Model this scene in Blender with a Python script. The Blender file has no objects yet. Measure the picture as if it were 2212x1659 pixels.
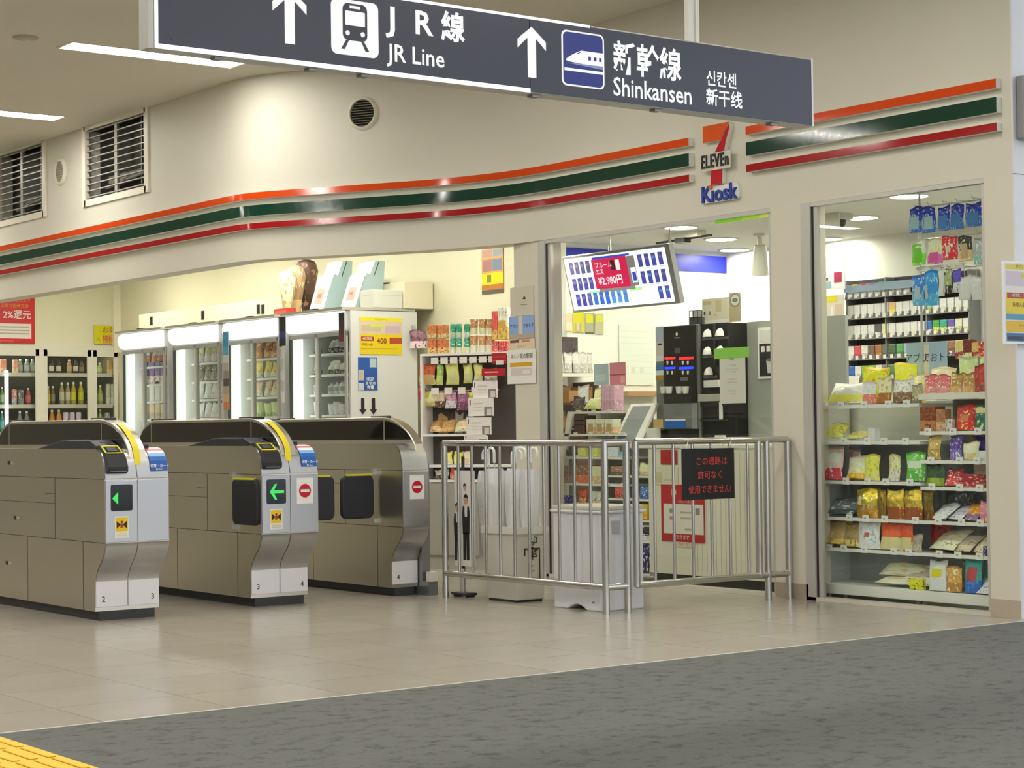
import bpy, bmesh, math, random
from mathutils import Vector, Matrix, Euler
random.seed(7)
sc = bpy.context.scene
COL = sc.collection
PI = math.pi

# ---------------------------------------------------------------- camera
F_PX, YAW, PITCH, ROLL, EYE = 4125.35, .9299, .0231, -.0124, 1.2
D_ = Vector((-math.sin(YAW)*math.cos(PITCH), math.cos(YAW)*math.cos(PITCH), math.sin(PITCH)))
r0 = Vector((math.cos(YAW), math.sin(YAW), 0)); u0 = r0.cross(D_)
R_ = r0*math.cos(ROLL) + u0*math.sin(ROLL)
U_ = -r0*math.sin(ROLL) + u0*math.cos(ROLL)
EYEP = Vector((0, 0, EYE))
cam_d = bpy.data.cameras.new('camera'); cam = bpy.data.objects.new('camera', cam_d); COL.objects.link(cam)
cam_d.sensor_width = 36; cam_d.sensor_fit = 'HORIZONTAL'; cam_d.lens = F_PX/2212*36
cam_d.clip_start = .05; cam_d.clip_end = 200
mm = Matrix((R_, U_, -D_)).transposed().to_4x4(); mm.translation = EYEP
cam.matrix_world = mm
sc.camera = cam

# ---------------------------------------------------------------- world, exposure
sc.view_settings.view_transform = 'Standard'; sc.view_settings.look = 'None'
sc.view_settings.gamma = 1; sc.view_settings.use_curve_mapping = False
sc.view_settings.exposure = 0.1
LAMP_HALL, LAMP_SHOP, LAMP_COOL, WORLD = 33.0, 85.0, 2.2, 1.45
w = bpy.data.worlds.new('world'); sc.world = w; w.use_nodes = True
w.node_tree.nodes['Background'].inputs[0].default_value = (.90, .94, 1.0, 1)   # daylight at the open end of the concourse
w.node_tree.nodes['Background'].inputs[1].default_value = WORLD
try:
    sc.cycles.use_denoising = True
    sc.cycles.max_bounces = 8; sc.cycles.diffuse_bounces = 4; sc.cycles.glossy_bounces = 4
    sc.cycles.transmission_bounces = 4; sc.cycles.transparent_max_bounces = 10
    sc.cycles.caustics_reflective = False; sc.cycles.caustics_refractive = False
    sc.cycles.sample_clamp_indirect = 6
except Exception: pass

# ---------------------------------------------------------------- pixel -> point on a known plane
def ray(px, py): return D_ + R_*((px-1106)/F_PX) - U_*((py-829.5)/F_PX)
def on(px, py, p0, n):
    v = ray(px, py); n = Vector(n); return EYEP + v*((Vector(p0)-EYEP).dot(n)/v.dot(n))
def at_x(px, py, x): return on(px, py, (x, 0, 0), (1, 0, 0))
def at_y(px, py, y): return on(px, py, (0, y, 0), (0, 1, 0))
def at_z(px, py, z): return on(px, py, (0, 0, z), (0, 0, 1))

# ---------------------------------------------------------------- materials
def lin(h):
    h = h.lstrip('#'); v = [int(h[i:i+2], 16)/255 for i in (0, 2, 4)]
    return tuple((c/12.92 if c <= .04045 else ((c+.055)/1.055)**2.4) for c in v) + (1,)
_m = {}
def mat(h, rough=.5, metal=0, emit=0, spec=.5, coat=0, bump=0, bscale=40, name=None):
    key = (h, rough, metal, emit, spec, coat, bump, bscale)
    if key in _m: return _m[key]
    m = bpy.data.materials.new(name or 'paint_'+h.strip('#')); m.use_nodes = True
    nt = m.node_tree; b = nt.nodes['Principled BSDF']
    b.inputs['Base Color'].default_value = lin(h); b.inputs['Roughness'].default_value = rough
    b.inputs['Metallic'].default_value = metal; b.inputs['Specular IOR Level'].default_value = spec
    if coat: b.inputs['Coat Weight'].default_value = coat; b.inputs['Coat Roughness'].default_value = .05
    if emit:
        b.inputs['Emission Color'].default_value = lin(h); b.inputs['Emission Strength'].default_value = emit
    tc = nt.nodes.new('ShaderNodeTexCoord'); nz = nt.nodes.new('ShaderNodeTexNoise')
    nt.links.new(tc.outputs['Object'], nz.inputs['Vector']); nz.inputs['Scale'].default_value = bscale
    mr = nt.nodes.new('ShaderNodeMapRange'); mr.inputs['To Min'].default_value = max(0, rough-.05); mr.inputs['To Max'].default_value = min(1, rough+.05)
    nt.links.new(nz.outputs['Fac'], mr.inputs['Value']); nt.links.new(mr.outputs['Result'], b.inputs['Roughness'])
    if bump:
        bp = nt.nodes.new('ShaderNodeBump'); bp.inputs['Strength'].default_value = bump; bp.inputs['Distance'].default_value = .01
        nt.links.new(nz.outputs['Fac'], bp.inputs['Height']); nt.links.new(bp.outputs['Normal'], b.inputs['Normal'])
    _m[key] = m; return m
def emis(h, s, name='lamp_glow'):
    key = ('e', h, s)
    if key in _m: return _m[key]
    m = bpy.data.materials.new(name); m.use_nodes = True; nt = m.node_tree
    for n in list(nt.nodes): nt.nodes.remove(n)
    e = nt.nodes.new('ShaderNodeEmission'); o = nt.nodes.new('ShaderNodeOutputMaterial')
    e.inputs[0].default_value = lin(h); e.inputs[1].default_value = s; nt.links.new(e.outputs[0], o.inputs[0])
    _m[key] = m; return m
def glass_mat(name, tint='#ffffff', refl=.06, rough=0.0):
    m = bpy.data.materials.new(name); m.use_nodes = True; nt = m.node_tree
    for n in list(nt.nodes): nt.nodes.remove(n)
    t = nt.nodes.new('ShaderNodeBsdfTransparent'); g = nt.nodes.new('ShaderNodeBsdfGlossy'); mx = nt.nodes.new('ShaderNodeMixShader')
    f = nt.nodes.new('ShaderNodeLayerWeight'); o = nt.nodes.new('ShaderNodeOutputMaterial'); pw = nt.nodes.new('ShaderNodeMath'); ml = nt.nodes.new('ShaderNodeMath')
    pw.operation = 'POWER'; pw.inputs[1].default_value = 5; ml.operation = 'MULTIPLY_ADD'; ml.inputs[1].default_value = .6; ml.inputs[2].default_value = refl
    t.inputs[0].default_value = lin(tint); g.inputs['Roughness'].default_value = rough
    nt.links.new(f.outputs['Facing'], pw.inputs[0]); nt.links.new(pw.outputs[0], ml.inputs[0]); nt.links.new(ml.outputs[0], mx.inputs[0])
    nt.links.new(t.outputs[0], mx.inputs[1]); nt.links.new(g.outputs[0], mx.inputs[2]); nt.links.new(mx.outputs[0], o.inputs[0])
    return m
def film_mat(name, col, alpha):
    m = bpy.data.materials.new(name); m.use_nodes = True; nt = m.node_tree; b = nt.nodes['Principled BSDF']
    b.inputs['Base Color'].default_value = lin(col); b.inputs['Roughness'].default_value = .25; b.inputs['Alpha'].default_value = alpha
    tc = nt.nodes.new('ShaderNodeTexCoord'); nz = nt.nodes.new('ShaderNodeTexNoise'); bp = nt.nodes.new('ShaderNodeBump')
    nz.inputs['Scale'].default_value = 14; nt.links.new(tc.outputs['Object'], nz.inputs['Vector'])
    bp.inputs['Strength'].default_value = .6; bp.inputs['Distance'].default_value = .02
    nt.links.new(nz.outputs['Fac'], bp.inputs['Height']); nt.links.new(bp.outputs['Normal'], b.inputs['Normal'])
    return m
def linb(h): return tuple(min(.92, c*1.75) for c in lin(h)[:3]) + (1,)  # wrapper colours lifted to make up for dim light on the shelves
def pack_mat(c1, c2, c3, foil=0):
    """printed wrapper: ground colour, a middle band and speckled print, crinkled film"""
    key = ('p', c1, c2, c3, foil)
    if key in _m: return _m[key]
    m = bpy.data.materials.new('wrapper'); m.use_nodes = True; nt = m.node_tree; b = nt.nodes['Principled BSDF']; L = nt.links.new
    tc = nt.nodes.new('ShaderNodeTexCoord'); sp = nt.nodes.new('ShaderNodeSeparateXYZ'); L(tc.outputs['Generated'], sp.inputs[0])
    rp = nt.nodes.new('ShaderNodeValToRGB'); rp.color_ramp.interpolation = 'CONSTANT'
    e = rp.color_ramp.elements; e[0].position = 0; e[0].color = linb(c2)
    k = random.random(); a = .30 + .15*k
    e[1].position = a; e[1].color = linb(c1)
    L(sp.outputs['Z'], rp.inputs['Fac'])
    nz = nt.nodes.new('ShaderNodeTexNoise'); nz.inputs['Scale'].default_value = 5+3*k; nz.inputs['Detail'].default_value = 3
    mp = nt.nodes.new('ShaderNodeMapping'); mp.inputs['Location'].default_value = (k*9, k*5, k*7); L(tc.outputs['Generated'], mp.inputs[0]); L(mp.outputs[0], nz.inputs['Vector'])
    gt = nt.nodes.new('ShaderNodeMath'); gt.operation = 'GREATER_THAN'; gt.inputs[1].default_value = .59; L(nz.outputs['Fac'], gt.inputs[0])
    mx = nt.nodes.new('ShaderNodeMix'); mx.data_type = 'RGBA'; L(gt.outputs[0], mx.inputs['Factor']); L(rp.outputs['Color'], mx.inputs[6]); mx.inputs[7].default_value = linb(c3)
    L(mx.outputs[2], b.inputs['Base Color']); b.inputs['Roughness'].default_value = .28 if foil else .38
    b.inputs['Metallic'].default_value = .75 if foil else 0
    n2 = nt.nodes.new('ShaderNodeTexNoise'); n2.inputs['Scale'].default_value = 4; n2.inputs['Detail'].default_value = 4; L(mp.outputs[0], n2.inputs['Vector'])
    bp = nt.nodes.new('ShaderNodeBump'); bp.inputs['Strength'].default_value = .5; bp.inputs['Distance'].default_value = .03
    L(n2.outputs['Fac'], bp.inputs['Height']); L(bp.outputs['Normal'], b.inputs['Normal'])
    _m[key] = m; return m
def steel_mat(name, col, rough, stretch=(1, 1, 60)):
    m = bpy.data.materials.new(name); m.use_nodes = True; nt = m.node_tree; b = nt.nodes['Principled BSDF']; L = nt.links.new
    b.inputs['Base Color'].default_value = lin(col); b.inputs['Metallic'].default_value = 1
    tc = nt.nodes.new('ShaderNodeTexCoord'); mp = nt.nodes.new('ShaderNodeMapping'); mp.inputs['Scale'].default_value = stretch
    nz = nt.nodes.new('ShaderNodeTexNoise'); nz.inputs['Scale'].default_value = 6; nz.inputs['Detail'].default_value = 4
    L(tc.outputs['Object'], mp.inputs[0]); L(mp.outputs[0], nz.inputs['Vector'])
    mr = nt.nodes.new('ShaderNodeMapRange'); mr.inputs['To Min'].default_value = rough-.06; mr.inputs['To Max'].default_value = rough+.08
    L(nz.outputs['Fac'], mr.inputs['Value']); L(mr.outputs['Result'], b.inputs['Roughness'])
    bp = nt.nodes.new('ShaderNodeBump'); bp.inputs['Strength'].default_value = .04; bp.inputs['Distance'].default_value = .002
    L(nz.outputs['Fac'], bp.inputs['Height']); L(bp.outputs['Normal'], b.inputs['Normal'])
    return m
WHITE = mat('#e9e6dc', .45); OFFW = mat('#dcd8c8', .5); BLACK = mat('#17171a', .35); CHAR = mat('#2d2f33', .5)
STEEL = steel_mat('brushed_steel', '#cfcabd', .30); TUBE = steel_mat('tube_steel', '#c9c8c4', .22, (1, 1, 1)); ALU = mat('#c6c6c0', .35, .6)
DARKGLASS = mat('#1b1712', .06, 0, 0, .6); RED = mat('#c8102a', .4); PAPER = mat('#f1ecdf', .6); YEL = mat('#e8d713', .4)
GLASS = glass_mat('clear_glass', '#fafdfb', .035); FROST = film_mat('cool_film', '#eef6f2', .25)

# ---------------------------------------------------------------- mesh builder
class MB:
    def __init__(s): s.v = []; s.f = []; s.m = []; s.sm = []; s.mats = []; s.T = Matrix()
    def mi(s, m):
        if m not in s.mats: s.mats.append(m)
        return s.mats.index(m)
    def add(s, vs, fs, m, smooth=False):
        o = len(s.v); k = s.mi(m)
        s.v += [s.T @ Vector(p) for p in vs]
        for f in fs: s.f.append([o+i for i in f]); s.m.append(k); s.sm.append(smooth)
        return s
    def box(s, x0, x1, y0, y1, z0, z1, m):
        x0, x1 = min(x0, x1), max(x0, x1); y0, y1 = min(y0, y1), max(y0, y1); z0, z1 = min(z0, z1), max(z0, z1)
        vs = [(x, y, z) for z in (z0, z1) for y in (y0, y1) for x in (x0, x1)]
        return s.add(vs, [(0, 2, 3, 1), (4, 5, 7, 6), (0, 1, 5, 4), (2, 6, 7, 3), (0, 4, 6, 2), (1, 3, 7, 5)], m)
    def prism(s, prof, ax, a, b, m, smooth=False):
        """prof: 2-D points; ax 'y': (x,z) swept in y, 'x': (y,z) swept in x, 'z': (x,y) swept in z"""
        def P(p, t): return {'y': (p[0], t, p[1]), 'x': (t, p[0], p[1]), 'z': (p[0], p[1], t)}[ax]
        n = len(prof); vs = [P(p, a) for p in prof] + [P(p, b) for p in prof]
        o = len(s.v); s.add(vs, [], m); k = s.mi(m)
        for i in range(n):
            s.f.append([o+i, o+(i+1) % n, o+n+(i+1) % n, o+n+i]); s.m.append(k); s.sm.append(smooth)
        s.f.append([o+i for i in range(n)][::-1]); s.f.append([o+n+i for i in range(n)]); s.m += [k, k]; s.sm += [False, False]
        return s
    def tube(s, pts, r, m, n=12, cap=True):
        pts = [Vector(p) for p in pts]; rs = r if isinstance(r, (list, tuple)) else [r]*len(pts)
        rings = []; ref = None
        for i, p in enumerate(pts):
            t = (pts[min(i+1, len(pts)-1)] - pts[max(i-1, 0)]).normalized()
            if ref is None: ref = Vector((0, 0, 1)) if abs(t.z) < .9 else Vector((1, 0, 0))
            a = t.cross(ref).normalized(); b = t.cross(a).normalized(); ref = -b if False else ref
            rings.append([p + (a*math.cos(2*PI*j/n) + b*math.sin(2*PI*j/n))*rs[i] for j in range(n)])
        vs = [q for g in rings for q in g]; fs = []
        for i in range(len(rings)-1):
            for j in range(n): fs.append((i*n+j, i*n+(j+1) % n, (i+1)*n+(j+1) % n, (i+1)*n+j))
        s.add(vs, fs, m, True)
        if cap:
            s.add(rings[0], [tuple(range(n))], m); s.add(rings[-1], [tuple(range(n))[::-1]], m)
        return s
    def lathe(s, prof, c, m, n=16, flat=False):
        c = Vector(c); vs = []; fs = []
        for r, z in prof:
            for j in range(n): vs.append(c + Vector((r*math.cos(2*PI*j/n), r*math.sin(2*PI*j/n), z)))
        for i in range(len(prof)-1):
            for j in range(n): fs.append((i*n+j, i*n+(j+1) % n, (i+1)*n+(j+1) % n, (i+1)*n+j))
        s.add(vs, fs, m, not flat)
        s.add(vs[:n], [tuple(range(n))[::-1]], m); s.add(vs[-n:], [tuple(range(n))], m)
        return s
    def poly(s, pts, m): return s.add(pts, [tuple(range(len(pts)))], m)
    def build(s, name, parent=None, loc=None, rz=0, world=None, bevel=0, seg=2):
        me = bpy.data.meshes.new(name)
        vs = s.v
        if world is not None:            # authored in world space under a root at `world`
            inv = world.matrix_basis.inverted(); vs = [inv @ p for p in vs]
        me.from_pydata([tuple(p) for p in vs], [], s.f); me.update()
        for m in s.mats: me.materials.append(m)
        me.polygons.foreach_set('material_index', s.m); me.polygons.foreach_set('use_smooth', s.sm)
        bm = bmesh.new(); bm.from_mesh(me); bmesh.ops.recalc_face_normals(bm, faces=bm.faces); bm.to_mesh(me); bm.free()
        o = bpy.data.objects.new(name, me); COL.objects.link(o)
        if parent: o.parent = parent
        if loc: o.location = loc
        o.rotation_euler.z = rz
        if bevel:
            md = o.modifiers.new('bevel', 'BEVEL'); md.width = bevel; md.segments = seg; md.limit_method = 'ANGLE'; md.angle_limit = math.radians(40)
        return o
def tag(o, label, cat, group=None, kind=None):
    o['label'] = label; o['category'] = cat
    if group: o['group'] = group
    if kind: o['kind'] = kind
    return o
def thing(name, label, cat, loc=(0, 0, 0), rz=0, group=None):
    o = bpy.data.objects.new(name, None); COL.objects.link(o); o.empty_display_size = .1
    o.location = loc; o.rotation_euler.z = rz
    o.matrix_basis = Matrix.Translation(loc) @ Matrix.Rotation(rz, 4, 'Z')
    return tag(o, label, cat, group)
def struct(name, mb, bevel=0):
    o = mb.build(name, bevel=bevel); o['kind'] = 'structure'; return o
def copy_tree(o, parent=None):
    c = o.copy(); COL.objects.link(c)
    if parent: c.parent = parent
    for ch in o.children: copy_tree(ch, c)
    return c

class FR:
    """flat frame: origin, right, up -> points; n points at the viewer"""
    def __init__(s, o, r, u): s.o = Vector(o); s.r = Vector(r).normalized(); s.u = Vector(u).normalized(); s.n = s.r.cross(s.u)
    def p(s, x, y, h=0): return s.o + s.r*x + s.u*y + s.n*h
    def mat(s, x, y, h=0):
        m = Matrix((s.r, s.u, s.n)).transposed().to_4x4(); m.translation = s.p(x, y, h); return m
    def slab(s, mb, x0, y0, x1, y1, h0, h1, m, rad=0, k=5):
        pts = rrect(x0, y0, x1, y1, rad, k); s.shape(mb, pts, h0, h1, m)
    def shape(s, mb, pts, h0, h1, m):
        n = len(pts); vs = [s.p(x, y, h0) for x, y in pts] + [s.p(x, y, h1) for x, y in pts]
        fs = [tuple(range(n)), tuple(range(n, 2*n))] + [(i, (i+1) % n, n+(i+1) % n, n+i) for i in range(n)]
        mb.add(vs, fs, m)
def rrect(x0, y0, x1, y1, r, k=5):
    if r <= 0: return [(x0, y0), (x1, y0), (x1, y1), (x0, y1)]
    out = []
    for cx, cy, a0 in ((x1-r, y0+r, -PI/2), (x1-r, y1-r, 0), (x0+r, y1-r, PI/2), (x0+r, y0+r, PI)):
        for i in range(k+1): a = a0 + PI/2*i/k; out.append((cx+r*math.cos(a), cy+r*math.sin(a)))
    return out
def ellipse(cx, cy, rx, ry, n=24): return [(cx+rx*math.cos(2*PI*i/n), cy+ry*math.sin(2*PI*i/n)) for i in range(n)]

SPACING = [1.0]
def text_mesh(body, size, m, align='CENTER', bold=0, ext=0, sx=1, res=2, shear=0):
    c = bpy.data.curves.new('lettering', 'FONT'); c.body = body; c.size = size; c.align_x = align; c.align_y = 'CENTER'
    c.offset = bold*size; c.extrude = ext; c.resolution_u = res; c.shear = shear; c.space_character = SPACING[0]
    o = bpy.data.objects.new('lettering', c)
    me = bpy.data.meshes.new_from_object(o)
    bpy.data.objects.remove(o); bpy.data.curves.remove(c)
    if sx != 1:
        for v in me.vertices: v.co.x *= sx
    me.materials.clear(); me.materials.append(m)
    return me
def lettering(fr, items, root, name='lettering', local=False):
    """items: (x, y, size, text, material[, align, bold, sx, ext]) -> ONE mesh on the frame, child of root"""
    bm = bmesh.new(); mats = []
    for it in items:
        x, y, size, body, m = it[:5]; al, bold, sx, ext = (list(it[5:]) + ['CENTER', 0, 1, 0][len(it)-5:])[:4]
        me = text_mesh(body, size, m, al, bold, ext, sx)
        if m not in mats: mats.append(m)
        k = mats.index(m); n0 = len(bm.faces)
        me.transform(fr.mat(x, y, ext)); bm.from_mesh(me); bm.faces.ensure_lookup_table()
        for f in bm.faces[n0:]: f.material_index = k
        bpy.data.meshes.remove(me)
    me = bpy.data.meshes.new(name); bm.transform(Matrix() if local else root.matrix_basis.inverted()); bm.to_mesh(me); bm.free()
    for m in mats: me.materials.append(m)
    o = bpy.data.objects.new(name, me); COL.objects.link(o); o.parent = root
    return o
def poster(name, label, cat, fr, w, h, base, rects=(), texts=(), thick=.004, group=None, rad=0, part='sheet', shapes=(), glow=0):
    """flat printed sheet: rects in 0..1 of the sheet, texts (x,y,size[0..1 of h],string,colour,...)"""
    root = thing(name, label, cat, fr.p(w/2, 0), 0, group)
    mb = MB(); fr.slab(mb, 0, 0, w, h, 0, thick, mat(base, .4, 0, glow), rad)
    k = 1
    for x0, y0, x1, y1, c in rects:
        fr.slab(mb, x0*w, y0*h, x1*w, y1*h, thick, thick+.0006*k, mat(c, .4, 0, glow)); k += .12
    for pts, c in shapes:
        fr.shape(mb, [(x*w, y*h) for x, y in pts], thick, thick+.0007*k, mat(c, .4)); k += .12
    mb.build(part, root, world=root)
    if texts:
        f2 = FR(fr.p(0, 0, thick+.0008*k+.0006), fr.r, fr.u)
        lettering(f2, [(t[0]*w, t[1]*h, t[2]*h, t[3], mat(t[4], .5)) + tuple(t[5:]) for t in texts], root)
    return root
VX = ((0, 1, 0), (0, 0, 1))     # right/up of a face that looks along +X
VY = ((1, 0, 0), (0, 0, 1))     # right/up of a face that looks along -Y
def fr_px(plane, val, px0, py1):  # frame whose origin is the lower corner seen at that pixel
    p = at_x(px0, py1, val) if plane == 'x' else at_y(px0, py1, val)
    return FR(p, *(VX if plane == 'x' else VY))
def size_px(plane, val, px0, py0, px1, py1):
    f = at_x if plane == 'x' else at_y
    a, b = f(px0, py0, val), f(px1, py1, val); a2 = f(px0, py1, val)
    return abs((b.y-a.y) if plane == 'x' else (b.x-a.x)), abs(a.z-a2.z)
# ================================================================ large lamps: hall ceiling, shop ceiling
ZC = 4.36; YS = 9.45; ZF = 2.72
A1 = (-12.83, YS); A2 = (-14.95, 8.25); XR = -7.516
LAMP_H = emis('#fffaf1', LAMP_HALL); LAMP_W = emis('#fff6e4', LAMP_SHOP); LAMP_C = emis('#fbfdf6', LAMP_COOL)
def overhead_emitter(x, y, L, label, proto=[None]):
    if proto[0] is None:
        r = thing('ceiling_light', label, 'ceiling light', (x, y, ZC), 0, 'recessed strip lights in the concourse ceiling')
        mb = MB()
        for a, b, c, d in ((-.16, -.135, -L/2-.025, L/2+.025), (.135, .16, -L/2-.025, L/2+.025), (-.135, .135, -L/2-.025, -L/2), (-.135, .135, L/2, L/2+.025)): mb.box(a, b, c, d, -.006, .02, WHITE)
        mb.build('frame', r); MB().box(-.135, .135, -L/2, L/2, -.004, .01, LAMP_H).build('diffuser', r)
        proto[0] = r; return r
    c = copy_tree(proto[0]); c.location = (x, y, ZC); c['label'] = label; return c
overhead_emitter(-14.54, 7.15, 1.57, 'long recessed white strip light in the ceiling, beside the end of the hanging sign')
overhead_emitter(-17.98, 7.0, 1.57, 'recessed white strip light cut by the picture edge, above the louvred windows')
for x in (-21.4, -14.54, -11.1, -7.66, -4.2, -.8):
    for y in (7.0, 3.6, .2, -3.2):
        if (x, y) in ((-14.54, 7.0),): continue
        overhead_emitter(x, y, 1.57, 'recessed white strip light out of view in the ceiling over the concourse')
def downlight(x, y, z, r, label, group='round downlights in the shop ceiling', s=None):
    t = thing('downlight', label, 'ceiling light', (x, y, z), 0, group)
    MB().lathe([(r+.02, 0), (r+.02, -.008), (r, -.012), (r, 0)], (0, 0, 0), WHITE, 24).build('ring', t)
    MB().lathe([(r, -.004), (r, -.001)], (0, 0, 0), s or LAMP_W, 24, True).build('lens', t)
    return t
ZS = 2.8; ZL = 3.25
for x, y, l in ((-9.05, 10.25, 'bright round downlight above the hanging blue packs'), (-11.53, 12.0, 'round downlight near the back wall, above the cigarette rack'),
                (-12.68, 12.0, 'round downlight near the back wall, beside the ceiling spot lamp'), (-11.45, 10.25, 'round downlight over the tilted menu screen'),
                (-12.45, 9.9, 'round downlight just behind the glass beside the menu screen')):
    downlight(x, y, ZS, .13, l)
for x, y in ((-10.2, 11.0), (-8.2, 11.2), (-10.3, 9.9), (-12.0, 11.2)): downlight(x, y, ZS, .13, 'round downlight hidden behind the fascia in the shop ceiling')
def strip(x, y, z, L, label):
    t = thing('strip_light', label, 'ceiling light', (x, y, z), 0, 'strip lights in the drinks corner ceiling')
    MB().box(-L/2-.02, L/2+.02, -.06, .06, -.03, 0, WHITE).build('housing', t); MB().box(-L/2, L/2, -.05, .05, -.036, -.028, emis('#fffaea', LAMP_SHOP*.75)).build('diffuser', t)
for x in (-20.2, -18.2, -16.2, -14.1): strip(x, 9.25, ZL, 1.2, 'strip light hidden behind the fascia in the drinks corner ceiling')

# ================================================================ structure
def wallmat(name, c, rough=.55, var=.03, bump=.02):
    m = bpy.data.materials.new(name); m.use_nodes = True; nt = m.node_tree; b = nt.nodes['Principled BSDF']; L = nt.links.new
    tc = nt.nodes.new('ShaderNodeTexCoord'); nz = nt.nodes.new('ShaderNodeTexNoise'); nz.inputs['Scale'].default_value = 1.5; L(tc.outputs['Object'], nz.inputs['Vector'])
    hs = nt.nodes.new('ShaderNodeHueSaturation'); hs.inputs['Color'].default_value = lin(c)
    mr = nt.nodes.new('ShaderNodeMapRange'); mr.inputs['To Min'].default_value = 1-var; mr.inputs['To Max'].default_value = 1+var; L(nz.outputs['Fac'], mr.inputs['Value']); L(mr.outputs['Result'], hs.inputs['Value'])
    L(hs.outputs['Color'], b.inputs['Base Color']); b.inputs['Roughness'].default_value = rough
    n2 = nt.nodes.new('ShaderNodeTexNoise'); n2.inputs['Scale'].default_value = 120; L(tc.outputs['Object'], n2.inputs['Vector'])
    bp = nt.nodes.new('ShaderNodeBump'); bp.inputs['Strength'].default_value = bump; bp.inputs['Distance'].default_value = .01; L(n2.outputs['Fac'], bp.inputs['Height']); L(bp.outputs['Normal'], b.inputs['Normal'])
    return m
M_WALL = wallmat('wall_paint', '#d7d3c3'); M_CEIL = wallmat('ceiling_paint', '#dad6c8'); M_SHOP = wallmat('shop_wall', '#e9ebe2', .4); M_YEL = wallmat('drinks_corner_wall', '#e8e6cc', .45)
M_PIL = wallmat('pillar_paint', '#d8d3c2', .4); M_COOLW = wallmat('side_wall_daylight_tint', '#dfe1e2', .4)  # side wall tone cooled: bluish daylight put into its colour

def floor_mat():
    m = bpy.data.materials.new('floor_tiles'); m.use_nodes = True; nt = m.node_tree; b = nt.nodes['Principled BSDF']; L = nt.links.new
    tc = nt.nodes.new('ShaderNodeTexCoord'); mp = nt.nodes.new('ShaderNodeMapping'); mp.inputs['Location'].default_value = (.13, .21, 0); L(tc.outputs['Object'], mp.inputs[0])
    br = nt.nodes.new('ShaderNodeTexBrick'); br.offset = 0; br.inputs['Scale'].default_value = 1; br.inputs['Brick Width'].default_value = .6; br.inputs['Row Height'].default_value = .6
    br.inputs['Mortar Size'].default_value = .0035; br.inputs['Color1'].default_value = lin('#aba497'); br.inputs['Color2'].default_value = lin('#a69f91'); br.inputs['Mortar'].default_value = lin('#827b6f'); br.inputs['Mortar Smooth'].default_value = .2
    L(mp.outputs[0], br.inputs['Vector'])
    nz = nt.nodes.new('ShaderNodeTexNoise'); nz.inputs['Scale'].default_value = 3; nz.inputs['Detail'].default_value = 6; L(mp.outputs[0], nz.inputs['Vector'])
    hs = nt.nodes.new('ShaderNodeHueSaturation'); mr = nt.nodes.new('ShaderNodeMapRange'); mr.inputs['To Min'].default_value = .94; mr.inputs['To Max'].default_value = 1.06
    L(nz.outputs['Fac'], mr.inputs['Value']); L(mr.outputs['Result'], hs.inputs['Value']); L(br.outputs['Color'], hs.inputs['Color']); L(hs.outputs['Color'], b.inputs['Base Color'])
    m2 = nt.nodes.new('ShaderNodeMapRange'); m2.inputs['To Min'].default_value = .19; m2.inputs['To Max'].default_value = .23; L(nz.outputs['Fac'], m2.inputs['Value']); L(m2.outputs['Result'], b.inputs['Roughness'])
    bp = nt.nodes.new('ShaderNodeBump'); bp.invert = True; bp.inputs['Strength'].default_value = .3; bp.inputs['Distance'].default_value = .003; L(br.outputs['Fac'], bp.inputs['Height']); L(bp.outputs['Normal'], b.inputs['Normal'])
    return m
def carpet_mat():
    m = bpy.data.materials.new('carpet_tiles'); m.use_nodes = True; nt = m.node_tree; b = nt.nodes['Principled BSDF']; L = nt.links.new
    tc = nt.nodes.new('ShaderNodeTexCoord'); nz = nt.nodes.new('ShaderNodeTexNoise'); nz.inputs['Scale'].default_value = 45; nz.inputs['Detail'].default_value = 8; nz.inputs['Roughness'].default_value = .7
    mp = nt.nodes.new('ShaderNodeMapping'); mp.inputs['Scale'].default_value = (1.25, .85, 1); L(tc.outputs['Object'], mp.inputs[0]); L(mp.outputs[0], nz.inputs['Vector'])
    rp = nt.nodes.new('ShaderNodeValToRGB'); e = rp.color_ramp.elements; e[0].position = .30; e[0].position = .36; e[0].color = lin('#2c2e2b'); e[1].position = .52; e[1].color = lin('#60625d')
    n3 = nt.nodes.new('ShaderNodeTexNoise'); n3.inputs['Scale'].default_value = 11; n3.inputs['Detail'].default_value = 9; L(mp.outputs[0], n3.inputs['Vector'])
    ad = nt.nodes.new('ShaderNodeMath'); ad.operation = 'MULTIPLY_ADD'; ad.inputs[1].default_value = .55; L(n3.outputs['Fac'], ad.inputs[0]); hf = nt.nodes.new('ShaderNodeMath'); hf.operation = 'MULTIPLY'; hf.inputs[1].default_value = .5; L(nz.outputs['Fac'], hf.inputs[0]); L(hf.outputs[0], ad.inputs[2])
    L(ad.outputs[0], rp.inputs['Fac']); L(rp.outputs['Color'], b.inputs['Base Color']); b.inputs['Roughness'].default_value = .8
    n2 = nt.nodes.new('ShaderNodeTexNoise'); n2.inputs['Scale'].default_value = 180; L(tc.outputs['Object'], n2.inputs['Vector'])
    bp = nt.nodes.new('ShaderNodeBump'); bp.inputs['Strength'].default_value = .5; bp.inputs['Distance'].default_value = .006; L(n2.outputs['Fac'], bp.inputs['Height']); L(bp.outputs['Normal'], b.inputs['Normal'])
    return m
XM = -7.4
struct('floor', MB().box(-27, XM, -9, 13, -.12, 0, floor_mat()))
struct('carpet_floor', MB().box(XM+.012, 8, -9, 16, -.12, .002, carpet_mat()))
struct('trim_1', MB().box(XM, XM+.012, -9, 13, -.12, .004, mat('#e3dfd2', .35, .3)))
tp = thing('tactile_paving', 'yellow tactile guide paving at the near corner of the dark carpet', 'tactile paving', (-6, 2.75, .002))
MT = mat('#e8c433', .55, 0, 0, .5, 0, .3, 60)
MB().box(-1.29, 3, -.143, .143, 0, .006, MT).build('base', tp)
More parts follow.
